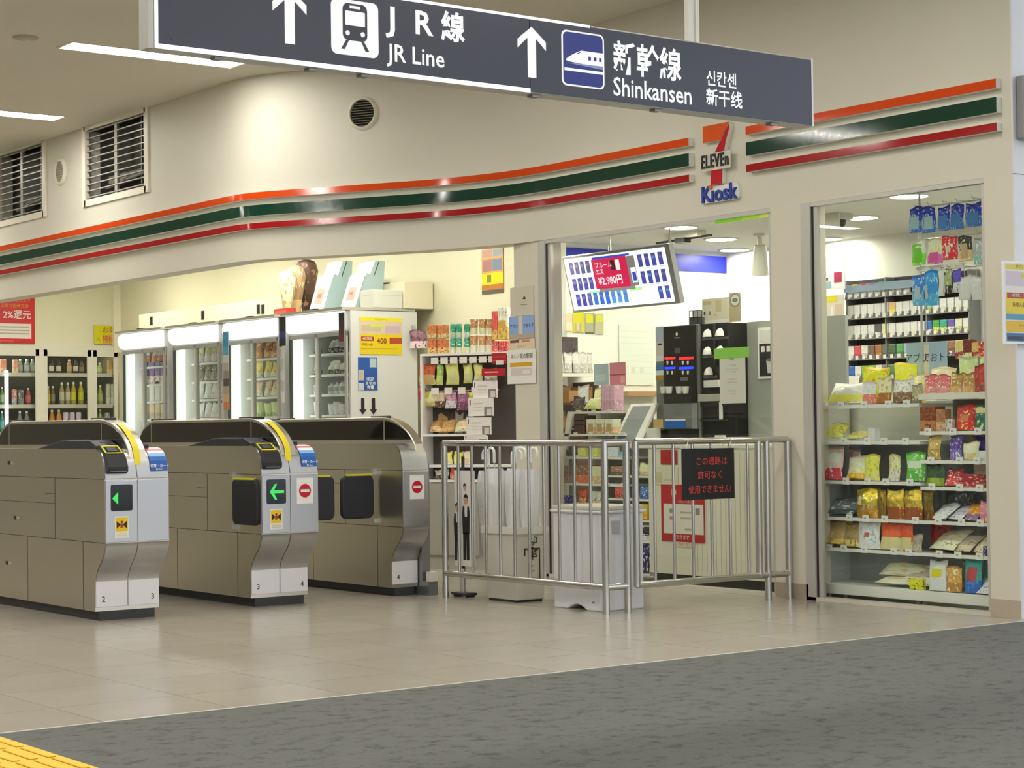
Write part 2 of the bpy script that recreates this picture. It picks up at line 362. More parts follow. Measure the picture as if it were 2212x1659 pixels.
for k in range(14):
    for j in range(4): 
        y = -.105+.07*j
        tb = MB().box(-1.26+.3*k, -.99+.3*k, y-.017, y+.017, .006, .012, MT).build('bar', tp, bevel=.004, seg=1)

def wall_seg(mb, a, b, z0, z1, t, m):   # slab behind the line a->b (away from the concourse)
    a = Vector((a[0], a[1], 0)); b = Vector((b[0], b[1], 0)); d = (b-a).normalized(); n = Vector((-d.y, d.x, 0))
    if n.y < 0: n = -n
    q = [a, b, b+n*t, a+n*t]
    mb.prism([(p.x, p.y) for p in q], 'z', z0, z1, m)
# fascia wall, one continuous band of three runs with two window openings
W1 = (-18.38, -16.95, 3.585, 4.33); W2 = (-20.72, -19.43, 3.585, 4.35)
mb = MB(); T = .22

def ease(pts, rs, k=8):
    out = [pts[0]]
    for i in range(1, len(pts)-1):
        p, a, b = Vector(pts[i]), Vector(pts[i-1]), Vector(pts[i+1]); r = rs[i-1]; u = (a-p).normalized()*r; v = (b-p).normalized()*r
        for j in range(k+1): s = j/k; out.append(tuple((p+u)*(1-s)**2 + p*2*s*(1-s) + (p+v)*s*s))
    return out+[pts[-1]]
def offsets(P):
    off = []
    for i, p in enumerate(P):
        ds = []
        if i: ds.append((p-P[i-1]).normalized())
        if i < len(P)-1: ds.append((P[i+1]-p).normalized())
        n = sum((Vector((d.y, -d.x, 0)) for d in ds), Vector()).normalized(); off.append(n/max(.5, n.dot(Vector((ds[0].y, -ds[0].x, 0)))))
    return off
P = [Vector((x, y, 0)) for x, y in ease([(-15.6, A2[1]), A2, A1, (XR, YS)], (.3, .8))]; OF = offsets(P); n_ = len(P)
for (ha, za, hb, zb_) in ((0, ZF, 0, 4.6), (0, ZF, -T, ZF), (-T, ZF, -T, 4.6), (0, 4.6, -T, 4.6)):
    vs = [P[i]+OF[i]*ha+Vector((0, 0, za)) for i in range(n_)] + [P[i]+OF[i]*hb+Vector((0, 0, zb_)) for i in range(n_)]
    mb.add(vs, [(i, i+1, n_+i+1, n_+i) for i in range(n_-1)], M_WALL, True)
mb.add([P[-1]+Vector((0, 0, ZF)), P[-1]+OF[-1]*-T+Vector((0, 0, ZF)), P[-1]+OF[-1]*-T+Vector((0, 0, 4.6)), P[-1]+Vector((0, 0, 4.6))], [(0, 1, 2, 3)], M_WALL)
Y3 = A2[1]
for x0, x1, z0, z1 in ((-27, -15.6, ZF, 3.585), (-27, W2[0], 3.585, 4.6), (W2[1], W1[0], 3.585, 4.6), (W1[1], -15.6, 3.585, 4.6), (W1[0], W1[1], W1[3], 4.6), (W2[0], W2[1], W2[3], 4.6)):
    mb.box(x0, x1, Y3, Y3+T, z0, z1, M_WALL)
struct('wall_north', mb)
struct('wall_east', MB().box(XR, XR+.014, YS+.001, 16, 0, ZF-.003, M_COOLW).box(XR, XR+.014, YS+.001, 16, ZF+.004, 4.6, M_COOLW))
struct('pillar', MB().box(-7.735, XR, YS, YS+.22, 0, ZF, M_PIL))
struct('baseboard_east', MB().box(-7.737, XR+.004, YS-.004, YS+.11, 0, .11, mat('#b5a996', .45)).box(XR-.01, XR+.018, YS+.1, 16, 0, .13, mat('#3a3b3d', .4)))
for i, (x0, x1) in enumerate(((-12.62, -12.27), (-9.615, -9.30))):
    p = struct('pillar', MB().box(x0, x1, YS, YS+.22, 0, ZF, M_PIL))
    struct('baseboard_pillar', MB().box(x0-.004, x1+.0, YS-.004, YS+.2, 0, .105, mat('#a89c8a', .45)))
struct('ceiling', MB().box(-27, 8, -9, 9.9, ZC, ZC+.2, M_CEIL))
struct('wall_south', MB().box(-27, 8, -9.2, -9, 0, ZC, wallmat('south_wall', '#c4bead')))
struct('wall_west', MB().box(-27.2, -27, -9, 13, 0, 4.6, M_WALL))
# shop shell
XB = -13.0; YB = 12.2; YL = 10.3; XC = -22.0
mb = MB().box(XB-.1, -7.7, YB, YB+.15, 0, ZS+.5, M_SHOP)
struct('wall_shop_back', mb)
struct('wall_shop_side', MB().box(XB-.1, XB, YL+.0, YB, 0, ZL, M_SHOP))
struct('wall_drinks_back', MB().box(XC-.6, XB-.1, YL, YL+.12, 0, ZL, M_YEL))
struct('wall_drinks_side', MB().box(XC-.2, XC-.02, 8.48, YL, 2.26, ZL, M_YEL).box(XC-.2, XC-.02, 5.5, 8.19, 0, 2.26, M_YEL))
struct('ceiling_shop', MB().box(-12.95, -7.7, YS+.2, YB, ZS, ZS+.1, mat('#eeeeea', .6)).prism([(-22.6, 8.48), (-15.07, 8.48), (-12.96, 9.68), (-12.96, 10.4), (-22.6, 10.4)], 'z', ZL, ZL+.1, M_YEL).box(-12.97, -12.95, 9.69, YL, ZS, ZL, M_SHOP))
struct('trim_2', MB().box(-16.17, -16.07, 7.60+.78, 7.60+.86, 0, ZL, mat('#f4f0dc', .4)) if False else MB().box(XC-.03, XC+.06, YL-.09, YL, 2.2, ZL, mat('#f6f2de', .4)))
tag(MB().box(XB, XB+.012, 10.3, 12.19, 2.615, 2.765, mat('#1222b8', .35)).build('signboard_band'), 'deep blue band across the white wall panel behind the menu screen', 'sign band')

def louvre_window(n, W):
    x0, x1, z0, z1 = W
    r = bpy.data.objects.new(n, None); COL.objects.link(r); r.location = (x0, Y3, z0); r.matrix_basis = Matrix.Translation((x0, Y3, z0)); r['kind'] = 'structure'
    mb = MB()
    for a, b, c, d in ((x0-.05, x0+.03, z0-.05, z1+.05), (x1-.03, x1+.05, z0-.05, z1+.05), (x0, x1, z0-.05, z0+.015), (x0, x1, z1-.01, z1+.05)): mb.box(a, b, Y3-.02, Y3+.03, c, d, mat('#e9e4d2', .4))
    mb.build('window_frame', r, world=r)
    mb = MB(); k = 11
    for i in range(k):
        z = z0 + (z1-z0)*(i+.6)/k; mb.box(x0+.03, x1-.03, Y3-.002, Y3+.02, z-.0055, z+.0055, mat('#a5a298', .4, .3))
    mb.build('louvre_slats', r, world=r)
    xm = (x0+x1)/2; MB().box(xm-.03, xm+.03, Y3+.004, Y3+.03, z0, z1, mat('#a9a79e', .4, .3)).build('mullion', r, world=r)
    mb = MB(); G = mat('#d3cfc0', .5); K = mat('#0c0b0a', .6)  # black sides and back stand in for the unlit room behind
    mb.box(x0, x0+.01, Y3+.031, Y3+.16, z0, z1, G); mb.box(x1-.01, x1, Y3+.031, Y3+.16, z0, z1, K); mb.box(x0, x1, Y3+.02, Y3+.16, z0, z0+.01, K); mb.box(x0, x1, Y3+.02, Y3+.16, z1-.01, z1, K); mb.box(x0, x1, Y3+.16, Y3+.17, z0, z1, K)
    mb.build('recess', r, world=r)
    mb = MB(); mb.box(x1-.32, x1-.3, Y3+.09, Y3+.11, z0, z1, mat('#8d8a80', .4, .5)); mb.box(x0+.3, x1, Y3+.12, Y3+.14, z0+.16, z0+.24, mat('#77746a', .5)); mb.tube([(x0+.3, Y3+.1, z0+.12), (x1-.05, Y3+.1, z0+.2)], .02, mat('#8d8a80', .4, .5))
    mb.build('pipework', r, world=r)
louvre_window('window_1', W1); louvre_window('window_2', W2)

def vent(fr, r, label, louvred):
    t = thing('wall_vent', label, 'vent', fr.p(0, 0))
    mb = MB(); m = mat('#e2dcc8', .45)
    n = 28; prof = [(r*1.18, 0), (r*1.14, .014), (r*.98, .03), (r*.93, .03), (r*.93, .004)]
    vs = [fr.p(a*math.cos(2*PI*j/n), a*math.sin(2*PI*j/n), h) for a, h in prof for j in range(n)]
    mb.add(vs, [(i*n+j, i*n+(j+1) % n, (i+1)*n+(j+1) % n, (i+1)*n+j) for i in range(len(prof)-1) for j in range(n)], m, True); mb.build('rim', t, world=t)
    mb = MB(); fr.shape(mb, ellipse(0, 0, r*.94, r*.94, 28), .002, .006, mat('#17150f', .6) if louvred else mat('#a9a28f', .6)); mb.build('backing', t, world=t)
    if louvred:
        mb = MB()
        for k in range(11):
            y = -r*.86 + r*1.72*k/10; h = math.sqrt(max(0, (r*.93)**2-y*y)); 
            vs = [fr.p(-h, y+.006, .012), fr.p(h, y+.006, .012), fr.p(h, y-.004, .028), fr.p(-h, y-.004, .028)]; mb.poly(vs, mat('#8d8777', .5))
        mb.build('slats', t, world=t)
    else:
        mb = MB(); 
        for k in range(9):
            y = -r*.8+r*1.6*k/8; h = math.sqrt((r*.9)**2-y*y); fr.slab(mb, -h, y-.004, h, y+.004, .006, .010, mat('#8c8675', .6))
        mb.build('slats', t, world=t)
d2 = (Vector((A1[0], A1[1], 0))-Vector((A2[0], A2[1], 0))).normalized()
n2 = Vector((d2.y, -d2.x, 0))
vent(FR((-13.935, 8.828, 3.935), d2, (0, 0, 1)), .128, 'round white wall vent with dark louvres under the hanging sign', True)
vent(FR((-19.0, Y3, 3.97), *VY), .125, 'round grey wall vent between the two louvred windows', False)
for (px, py, l) in ((55, 80, 'small white ceiling sensor near the strip lights'),):
    p = at_z(px, py, ZC); t = thing('ceiling_sensor', l, 'sensor', (p.x, p.y, ZC))
    MB().lathe([(.10, 0), (.10, -.012), (.06, -.02)], (0, 0, 0), mat('#bdb5a0', .5), 24).build('ring', t); MB().lathe([(.035, -.018), (.03, -.035), (.005, -.04)], (.0, 0, 0), mat('#d8d2c0', .4), 16).build('lens', t)

# glazing: two shopfront windows with aluminium frames
def shop_window(n, x0, x1):
    r = bpy.data.objects.new(n, None); COL.objects.link(r); r.location = (x0, YS, 0); r.matrix_basis = Matrix.Translation((x0, YS, 0)); r['kind'] = 'structure'
    mb = MB(); F = mat('#c9c8c0', .35, .35); K = mat('#22221f', .5)
    mb.box(x0-.02, x0+.07, YS-.004, YS+.05, 0, ZF, F); mb.box(x0+.07, x0+.085, YS+.01, YS+.05, 0, ZF, K); mb.box(x0+.085, x0+.12, YS+.015, YS+.045, 0, ZF, F)
    mb.box(x0, x1, YS+.0, YS+.06, ZF-.03, ZF-.001, F); mb.box(x0, x1, YS-.004, YS+.09, 0, .022, mat('#d8d4c6', .4, .2)); mb.box(x1-.03, x1, YS+.01, YS+.05, 0, ZF, F)
    mb.build('window_frame', r, world=r)
    MB().box(x0+.12, x1-.03, YS+.026, YS+.034, .022, ZF-.03, GLASS).build('pane', r, world=r)
shop_window('window_3', -12.27, -9.615); shop_window('window_4', -9.30, -7.735)
# ================================================================ fascia stripes and shop sign
M_OR, M_GR, M_RD = mat('#d9480a', .08, 0, 0, .6), mat('#0c3a2a', .08, 0, 0, .6), mat('#a51219', .08, 0, 0, .6)
EDGE = mat('#e6e9e2', .4)
def stripe(name, label, pts, z0, z1, m, t=.05):
    """raised glossy board following the wall line; pts run along the wall face"""
    mb = MB(); face = MB()
    P = [Vector((x, y, 0)) for x, y in pts]; off = offsets(P)
    n = len(P)
    def ringv(h, z): return [P[i]+off[i]*h+Vector((0, 0, z)) for i in range(n)]
    b0, b1, f0, f1 = ringv(.001, z0), ringv(.001, z1), ringv(t, z0), ringv(t, z1)
    vs = b0+b1+f0+f1
    for i in range(n-1):
        mb.add([b0[i], b0[i+1], f0[i+1], f0[i]], [(0, 1, 2, 3)], EDGE); mb.add([b1[i], b1[i+1], f1[i+1], f1[i]], [(0, 1, 2, 3)], EDGE); 0
    mb.add(f0+f1, [(i, i+1, n+i+1, n+i) for i in range(n-1)], m, True)
    for i in (0, n-1): mb.add([b0[i], f0[i], f1[i], b1[i]], [(0, 1, 2, 3)], EDGE)
    return tag(mb.build(name), label, 'sign stripe')
curve = ease([(-26.5, Y3), A2, A1, (-10.40, YS)], (.3, .8))
for nm, z0, z1, m in (('orange', 3.255, 3.313, M_OR), ('dark green', 3.105, 3.20, M_GR), ('red', 2.99, 3.042, M_RD)):
    stripe('signboard_stripe', f'long glossy {nm} stripe bending round the wall from the louvred windows to the logo', curve, z0, z1, m)
    stripe('signboard_stripe', f'short straight glossy {nm} stripe between the logo and the corner wall', [(-9.80, YS), (-7.585, YS)], z0, z1, m)

SG = FR((-10.095, YS, 3.20), *VY)
lg = thing('shop_logo_sign', 'raised numeral seven logo with lettering between the fascia stripes', 'sign', (-10.095, YS, 2.8))
def bez(p0, p1, p2, n=8): return [((1-t)**2*p0[0]+2*t*(1-t)*p1[0]+t*t*p2[0], (1-t)**2*p0[1]+2*t*(1-t)*p1[1]+t*t*p2[1]) for t in [i/n for i in range(n+1)]]
# seven: orange bar with red stem below (in metres around the sign centre)
H7 = .42; yt = 3.375-3.20; yb = 2.94-3.20
bar = [(-.165, yt-.12), (-.165, yt), (.112, yt), (.06, yt-.06), (.02, yt-.12)]
stem = [(.118, yt-.012), (.118, yt-.045)] + bez((.118, yt-.05), (.035, yt-.20), (.035, yb), 10)[1:] + [(-.085, yb)] + bez((-.085, yb), (-.085, yt-.22), (.03, yt-.125), 10)[1:-1] + [(.03, yt-.125), (.07, yt-.062)]
mb = MB(); SG.shape(mb, bar, .001, .035, EDGE); SG.shape(mb, bar, .035, .038, mat('#e0571a', .15)); mb.build('numeral_bar', lg, world=lg)
mb = MB(); SG.shape(mb, stem, .001, .038, EDGE); SG.shape(mb, stem, .038, .041, mat('#c01522', .15)); mb.build('numeral_stem', lg, world=lg)
mb = MB(); SG.slab(mb, -.19, -.155, .13, -.03, .041, .044, M_WALL); mb.build('backing_plate', lg, world=lg)
SPACING[0] = 1.16
lettering(FR(SG.p(0, 0, .045), *VY), [(-.03, -.092, .135, 'ELEVEn', mat('#141414', .3), 'CENTER', .012, .62, .004)], lg)
SPACING[0] = 1.0
KB = thing('shop_name_letters', 'small blue raised lettering with an orange dot below the logo', 'sign', (-10.095, YS, 2.8))
mb = MB(); SG.shape(mb, rrect(-.215, -.385, .185, -.265, .03), .001, .022, EDGE); mb.build('backing_plate', KB, world=KB)
lettering(FR(SG.p(0, 0, .023), *VY), [(-.015, -.328, .165, 'Kıosk', mat('#1b3a9c', .3), 'CENTER', .02, .98, .006)], KB)
mb = MB(); SG.shape(mb, ellipse(-.098, -.273, .017, .017, 14), .022, .036, mat('#e0651a', .3)); mb.build('dot', KB, world=KB)

# ================================================================ hanging guide sign (faces +X)
XS = -6.81
GS = FR((XS, 0, 0), *VX)
def sgp(px, py): p = at_x(px, py, XS); return (p.y, p.z)
y0, zb = sgp(335, 95); y1, _ = sgp(1757, 280); zt = sgp(1755, 127)[1]; zb = (sgp(1150, 200)[1]+sgp(1757, 280)[1]+zb)/3
gs = thing('hanging_sign', 'long dark grey station direction sign with white pictograms hung above the gates', 'sign', (XS, (y0+y1)/2, zb))
ym = sgp(1145, 200)[0]; H_S = zt-zb
mb = MB(); mb.box(XS-.10, XS-.004, y0, y1, zb, zt, mat('#c9c9c4', .35, .4)); mb.build('sign_box', gs, world=gs, bevel=.006)
PN = mat('#3c3f4e', .3, 0, .05, .5)
mb = MB(); GS.slab(mb, y0+.012, zb+.018, ym-.002, zt-.012, -.004, .002, PN); mb.build('panel', gs, world=gs)
mb = MB(); GS.slab(mb, ym+.002, zb+.006, y1-.012, zt-.008, -.004, .002, PN); mb.build('panel', gs, world=gs)
LE = mat('#f2f3f8', .4, 0, .9)
def edge(*q5, m=LE): mb = MB(); GS.slab(mb, *q5, -.004, .004, m); mb.build('edge_frame', gs, world=gs)
edge(y0, zb, ym, zb+.018); edge(y0, zb+.018, y0+.012, zt-.012); edge(y1-.012, zb, y1, zt, m=mat('#e2e3e6', .4)); edge(y0, zt-.012, ym+.35, zt)
for f in (.08, .2, .27, .52, .72, .93): MB().box(XS-.06, XS-.02, y0+(y1-y0)*f-.02, y0+(y1-y0)*f+.02, zb-.012, zb, mat('#8d8d88', .4, .5)).build('underside_clip', gs, world=gs)
WL = mat('#f4f5f8', .4, 0, .35); BLU = mat('#1a2f86', .4, 0, .1)
def arrow(c0, ct, cb, wsh, whd):
    x = c0; return [(x-wsh, cb), (x+wsh, cb), (x+wsh, ct-.075), (x+whd, ct-.155), (x+whd, ct-.085), (x, ct), (x-whd, ct-.085), (x-whd, ct-.155), (x-wsh, ct-.075)]
ya, _ = sgp(1148, 110); z_t = sgp(1146, 58)[1]; z_b = sgp(1149, 168)[1]; wsh = (sgp(1158, 110)[0]-sgp(1140, 110)[0])/2; whd = (sgp(1178, 100)[0]-sgp(1117, 100)[0])/2
mb = MB(); hh = z_t-z_b
def arrow2(x, zt_, zb_): 
    return [(x-wsh, zb_), (x+wsh, zb_), (x+wsh, zt_-hh*.22), (x+whd, zt_-hh*.44), (x+whd, zt_-hh*.27), (x, zt_), (x-whd, zt_-hh*.27), (x-whd, zt_-hh*.44), (x-wsh, zt_-hh*.22)]
GS.shape(mb, arrow2(ya, z_t, z_b), .002, .0035, WL); mb.build('arrow', gs, world=gs)
mb = MB(); ya2 = sgp(625, 40)[0]; zb2 = sgp(625, 95)[1]; GS.shape(mb, arrow2(ya2, zb2+hh, zb2), .002, .0035, WL); mb.build('arrow', gs, world=gs)
# train pictogram
a = sgp(715, 110); b = sgp(817, 125); yc = (a[0]+b[0])/2; hw = (b[0]-a[0])/2; z0 = sgp(766, 121)[1]; S = hw*2
def sq(mb, x0, y0_, x1, y1_, h, m, rad=0): GS.slab(mb, yc-hw+x0*S, z0+y0_*S, yc-hw+x1*S, z0+y1_*S, .002, .0035+h*.0008, m, rad*S)
mb = MB(); sq(mb, 0, 0, 1, 1, 0, WL, .12); DK = mat('#3a3d4c', .4)
GS.shape(mb, [(yc-hw+x*S, z0+y*S) for x, y in rrect(.24, .27, .76, .94, .11)], .003, .0045, DK)
sq(mb, .29, .54, .71, .80, 2, WL, .02); sq(mb, .39, .85, .61, .90, 2, WL)
for cx in (.34, .66): GS.shape(mb, [(yc-hw+x*S, z0+y*S) for x, y in ellipse(cx, .40, .045, .045, 14)], .003, .0055, WL)
for s in (-1, 1): GS.shape(mb, [(yc+s*x*S, z0+y*S) for x, y in ((.13, .27), (.19, .27), (.30, .10), (.22, .10))], .003, .0046, DK)
mb.build('train_pictogram', gs, world=gs)
# bullet train pictogram
a = sgp(1213, 180); b = sgp(1305, 195); yc = (a[0]+b[0])/2; hw = (b[0]-a[0])/2; zl = sgp(1259, 189)[1]; zh = sgp(1259, 70)[1]; z0 = zl; S = hw*2; SH = (zh-zl)
def q(x, y): return (yc-hw+x*S, zl+y*SH)
mb = MB(); GS.shape(mb, rrect(*q(0, 0), *q(1, 1), .11*S), .002, .0035, WL); GS.shape(mb, rrect(*q(.035, .03), *q(.965, .97), .09*S), .003, .0043, BLU)
nose = [q(.97, .42), q(.97, .66)] + [q(*p) for p in bez((.45, .66), (.2, .56), (.09, .47), 8)] + [q(.12, .44), q(.5, .42)]
GS.shape(mb, nose, .003, .0052, WL); GS.shape(mb, [q(.10, .41), q(.97, .36), q(.97, .41), q(.5, .425)], .003, .0051, mat('#9fa8d6', .4)); GS.slab(mb, *q(.06, .27), *q(.97, .32), .003, .0051, WL)
for x in (.62, .75, .87): GS.slab(mb, *q(x, .50), *q(x+.06, .57), .004, .0058, BLU)
GS.shape(mb, [q(.33, .585), q(.43, .64), q(.46, .64), q(.37, .585)], .004, .0058, BLU)
mb.build('bullet_train_pictogram', gs, world=gs)
def st(px, py, hpx, s, bold=.012, sx=1, al='LEFT'):
    p = sgp(px, py); h = abs(sgp(px, py-hpx/2)[1]-sgp(px, py+hpx/2)[1]); return (p[0], p[1], h/.75, s, WL, al, bold, sx)
for grp in ([st(838, 42, 54, 'J', .02, 1.2), st(893, 50, 54, 'R', .02, 1.1), st(952, 60, 50, '線', .03, .93)], [st(838, 115, 40, 'JR Line', .012, .98)],
    [st(1323, 128, 56, '新幹線', .02, .88)], [st(1323, 188, 42, 'Shinkansen', .012, .92)], [st(1524, 170, 27, '신칸센', .015, .92)], [st(1524, 211, 29, '新干线', .015, .93)]):
    lettering(FR((XS+.003, 0, 0), *VX), grp, gs)
for px in (1495,):
    p = at_x(px, 78, XS-.05); mb = MB().box(XS-.065, XS-.035, p.y-.035, p.y-.012, zt, ZC, WHITE).box(XS-.065, XS-.035, p.y+.012, p.y+.035, zt, ZC, WHITE)
    mb.box(XS-.055, XS-.045, p.y-.012, p.y+.012, zt, ZC, WHITE); mb.build('hanger_post', gs, world=gs)
mb = MB().box(XS-.065, XS-.035, y0+.5, y0+.56, zt, ZC, WHITE); mb.build('hanger_post', gs, world=gs)
mb = MB().box(XS-.09, XS-.01, y0-.025, y0, zb, zt, mat('#b9b7ae', .4, .4)); mb.build('end_cap', gs, world=gs)
# ================================================================ ticket gates
STF = steel_mat('brushed_face', '#c2c3c5', .34, (1, 60, 1)); GRV = mat('#3a362d', .6); PLN = mat('#38393c', .55); PLATE = mat('#ecebee', .35, .1)
DARK = mat('#1e1f23', .45); YELL = mat('#d9d21c', .45); GREEN = mat('#2fae4a', .4, 0, 1.2); SCREEN = mat('#0d1a18', .12)
def hump_prof(x0=-2.25, x1=-.05, z0=1.095, z1=1.292, inset=0):
    a = []
    a += bez((x0+inset, z0+inset), (x0+.03+inset, z1-.03-inset), (x0+.26, z1-inset), 8)
    a += bez((x1-.42, z1-inset), (x1-.14-inset*.6, z1-.02-inset), (x1-inset, z0+inset), 10)
    return a
def gate(loc, w, hy, label, left, right, nums, group='automatic ticket gates'):
    g = thing('ticket_gate', label, 'ticket gate', loc, 0, group); FX = FR((0, 0, 0), *VX); FY = FR((0, 0, 0), *VY)
    L = -2.42; pr = [(L, .06), (L, 1.0)] + bez((L, 1.0), (L, 1.10), (L+.12, 1.10), 5)[1:] + bez((-.17, 1.10), (-.035, 1.10), (-.02, .985), 7) + [(0, .90), (0, .50)] + bez((0, .50), (-.01, .42), (-.09, .36), 5) + bez((-.09, .36), (-.152, .30), (-.155, .24), 5)[1:] + [(-.155, .06)]
    mb = MB(); mb.prism(pr, 'y', 0, w, STEEL)
    # seams of the side panels (both sides) and face
    for y in (-.0012, w+.0002):
        for z in (.905, .50): mb.box(L+.02, -.003, y, y+.001, z, z+.004, GRV)
        mb.box(-.78, -.776, y, y+.001, .50, .905, GRV); mb.box(-.94, -.78, y, y+.001, .80, .803, GRV) ; mb.box(L+.02, -.78, y, y+.001, .735, .738, GRV)
        mb.box(-1.25, -1.247, y, y+.001, .06, .50, GRV); mb.box(-.34, -.336, y, y+.001, .06, .50, GRV)
    mb.build('body', g)
    mb = MB(); nf = 2 if w > .3 else 1
    for i in range(nf):
        a, b = w*i/nf+.003, w*(i+1)/nf-.003
        mb = MB(); pts = [(0, .505), (0, .90)]; FX.slab(mb, a, .505, b, .90, .0005, .006, STF); mb.build('face_panel', g, bevel=.004)
        mb = MB(); pf = [(.004, .50)] + bez((.004, .50), (-.006, .42), (-.086, .36), 6) + bez((-.086, .36), (-.146, .30), (-.149, .255), 6)[1:]
        vs = [(x, y, z) for y in (a, b) for x, z in pf]; n = len(pf)
        mb.add(vs, [(j, j+1, n+j+1, n+j) for j in range(n-1)], STF, True); mb.build('curved_panel', g)
        mb = MB(); mb.box(-.156, -.147, a, b, .085, .25, PLATE); kp = mb.build('kick_plate', g, bevel=.003)
        if nums[i:i+1]:
            kf = FR((-.1465, 0, 0), *VX)
            me = lettering(kf, [((a+.05) if i == 0 else (b-.045), .135, .05, nums[i], mat('#4a4a4a', .5), 'CENTER', .02)], g, 'number', True); me.parent = kp
        mb = MB(); a2, b2 = a, b
        vs = [(x+.004, y, z+.002) for y in (a, b) for x, z in bez((-.17, 1.10), (-.035, 1.10), (-.02, .985), 7) + [(-.001, .908)]]; n = 9
        mb.add(vs, [(j, j+1, n+j+1, n+j) for j in range(n-1)], STF, True); mb.build('shoulder_panel', g)
    MB().box(L+.05, -.17, .035, w-.035, 0, .065, PLN).box(-.18, -.158, .03, w-.03, 0, .075, PLN).build('plinth', g)
    # raised guide board with dark windows
    y0, y1 = hy; mb = MB(); hp = hump_prof(); mb.prism(hp + [(-.02, 1.0), (-.06, .99), (-2.2, 1.09)], 'y', y0, y1, STEEL, False)
    hb = mb.build('guide_board', g, bevel=.006)
    for s, y in ((-1, y0), (1, y1)):
        mb = MB(); hi = hump_prof(inset=.022); 
        def cut(xa, xb):
            pts = [p for p in hi if xa <= p[0] <= xb]; zlo = 1.125
            zt_ = lambda x: max([p[1] for p in hi if abs(p[0]-x) < .3] + [1.2])
            top = [(x, z) for x, z in pts if z > zlo]
            if xa > hi[0][0]+.05: top = [(xa, min(1.27, 1.27))] + top
            if xb < hi[-1][0]-.05: top = top + [(xb, 1.27)]
            return [(top[0][0], zlo)] + top + [(top[-1][0], zlo)]
        for xa, xb in ((-2.3, -2.03), (-2.01, -.46), (-.44, .0)):
            mb = MB(); c = cut(xa, xb); ys = y-.002 if s < 0 else y; mb.prism(c, 'y', ys, ys+.002, DARKGLASS); o = mb.build('dark_window', g); o.parent = hb
    for x in (-1.95, -.55):
        o = MB().box(x-.12, x+.12, y0+.02, y1-.02, 1.288, 1.303, CHAR).build('sensor_cap', g, bevel=.006)
    if left:     # entry side: reader, display, warning sticker, ticket tray, yellow tape
        rd = MB().prism([(-.17, 1.10), (-.165, 1.118), (-.125, 1.125), (-.02, 1.06), (.022, .985), (.022, .955), (.0, .94), (-.03, 1.0)], 'y', .012, .155, DARK).build('card_reader', g, bevel=.008)
        sl = FR((-.122, 0, 1.1265), (0, 1, 0), (-.105, 0, .065)); mb = MB()
        sl2 = FR((-.022, 0, 1.0625), (0, 1, 0), (-.105, 0, .065))
        for a, b, c, d in ((.022, .032, .012, .105), (.132, .142, .012, .105), (.022, .142, .012, .022), (.022, .142, .095, .105)): sl2.slab(mb, a, c, b, d, .0005, .0035, YELL)
        o = mb.build('touch_outline', g); o.parent = rd
        mb = MB(); sl2.slab(mb, .05, .035, .115, .085, .0005, .004, mat('#4c4d52', .3)); o = mb.build('touch_pad', g); o.parent = rd
        fr2 = FR((.0225, 0, .95), (0, 1, 0), (-.04, 0, .075)); mb = MB(); fr2.slab(mb, .03, .004, .14, .04, .0003, .003, mat('#77787c', .3, .3)); fr2.shape(mb, ellipse(.108, .03, .016, .016, 16), .003, .0045, mat('#eef2f4', .4)); o = mb.build('reader_badge', g); o.parent = rd
        mb = MB(); FX.slab(mb, .038, .705, .186, .872, .006, .010, SCREEN, .012); ds = mb.build('display_screen', g)
        mb = MB()
        if left == 'head': FX.shape(mb, [(.045, .785), (.085, .745), (.085, .825)], .010, .012, GREEN)
        else: FX.shape(mb, [(.06, .787), (.098, .735), (.116, .735), (.092, .777), (.17, .777), (.17, .797), (.092, .797), (.116, .84), (.098, .84)], .010, .012, GREEN)
        o = mb.build('lit_arrow', g); o.parent = ds
        mb = MB(); FX.slab(mb, .062, .532, .158, .672, .006, .0075, mat('#f3efe2', .5)); ws = mb.build('warning_sticker', g)
        mb = MB(); FX.slab(mb, .068, .575, .152, .662, .0078, .0085, mat('#f2cf10', .5)); K = mat('#2a2213', .5)
        FX.shape(mb, [(.075, .64), (.098, .622), (.098, .612), (.075, .592)], .0085, .0092, K); FX.shape(mb, [(.145, .64), (.122, .622), (.122, .612), (.145, .592)], .0085, .0092, K); FX.shape(mb, ellipse(.11, .634, .009, .009, 10), .0085, .0092, mat('#b0401a', .5)); FX.slab(mb, .10, .598, .12, .625, .0085, .0092, mat('#b0401a', .5)); 
        for k in range(2): FX.slab(mb, .075, .545+.012*k, .145, .549+.012*k, .0078, .0085, mat('#c8c2b0', .5))
        o = mb.build('sticker_print', g); o.parent = ws
        tr = MB().prism([(-1.12, 1.10), (-.72, 1.155), (-.28, 1.155), (-.12, 1.10)], 'y', .02, y0-.01, CHAR).build('ticket_tray', g, bevel=.006)
        o = MB().add([(-.66, .03, 1.158), (-.30, .03, 1.158), (-.16, y0-.02, 1.125), (-.60, y0-.02, 1.158)], [(0, 1, 2, 3)], mat('#8f95c4', .3, 0, .5)).build('tray_display', g); o.parent = tr
        mb = MB(); m = mat('#e6d21a', .45); hp2 = [p for p in hump_prof() if p[0] > -.35]
        vs = [(x+.004, y, z+.004) for y in (y0+.03, y1-.045) for x, z in hp2 + [(-.02, .99)]]; n = len(hp2)+1
        mb.add(vs, [(j, j+1, n+j+1, n+j) for j in range(n-1)], m, True); mb.build('yellow_tape', g)
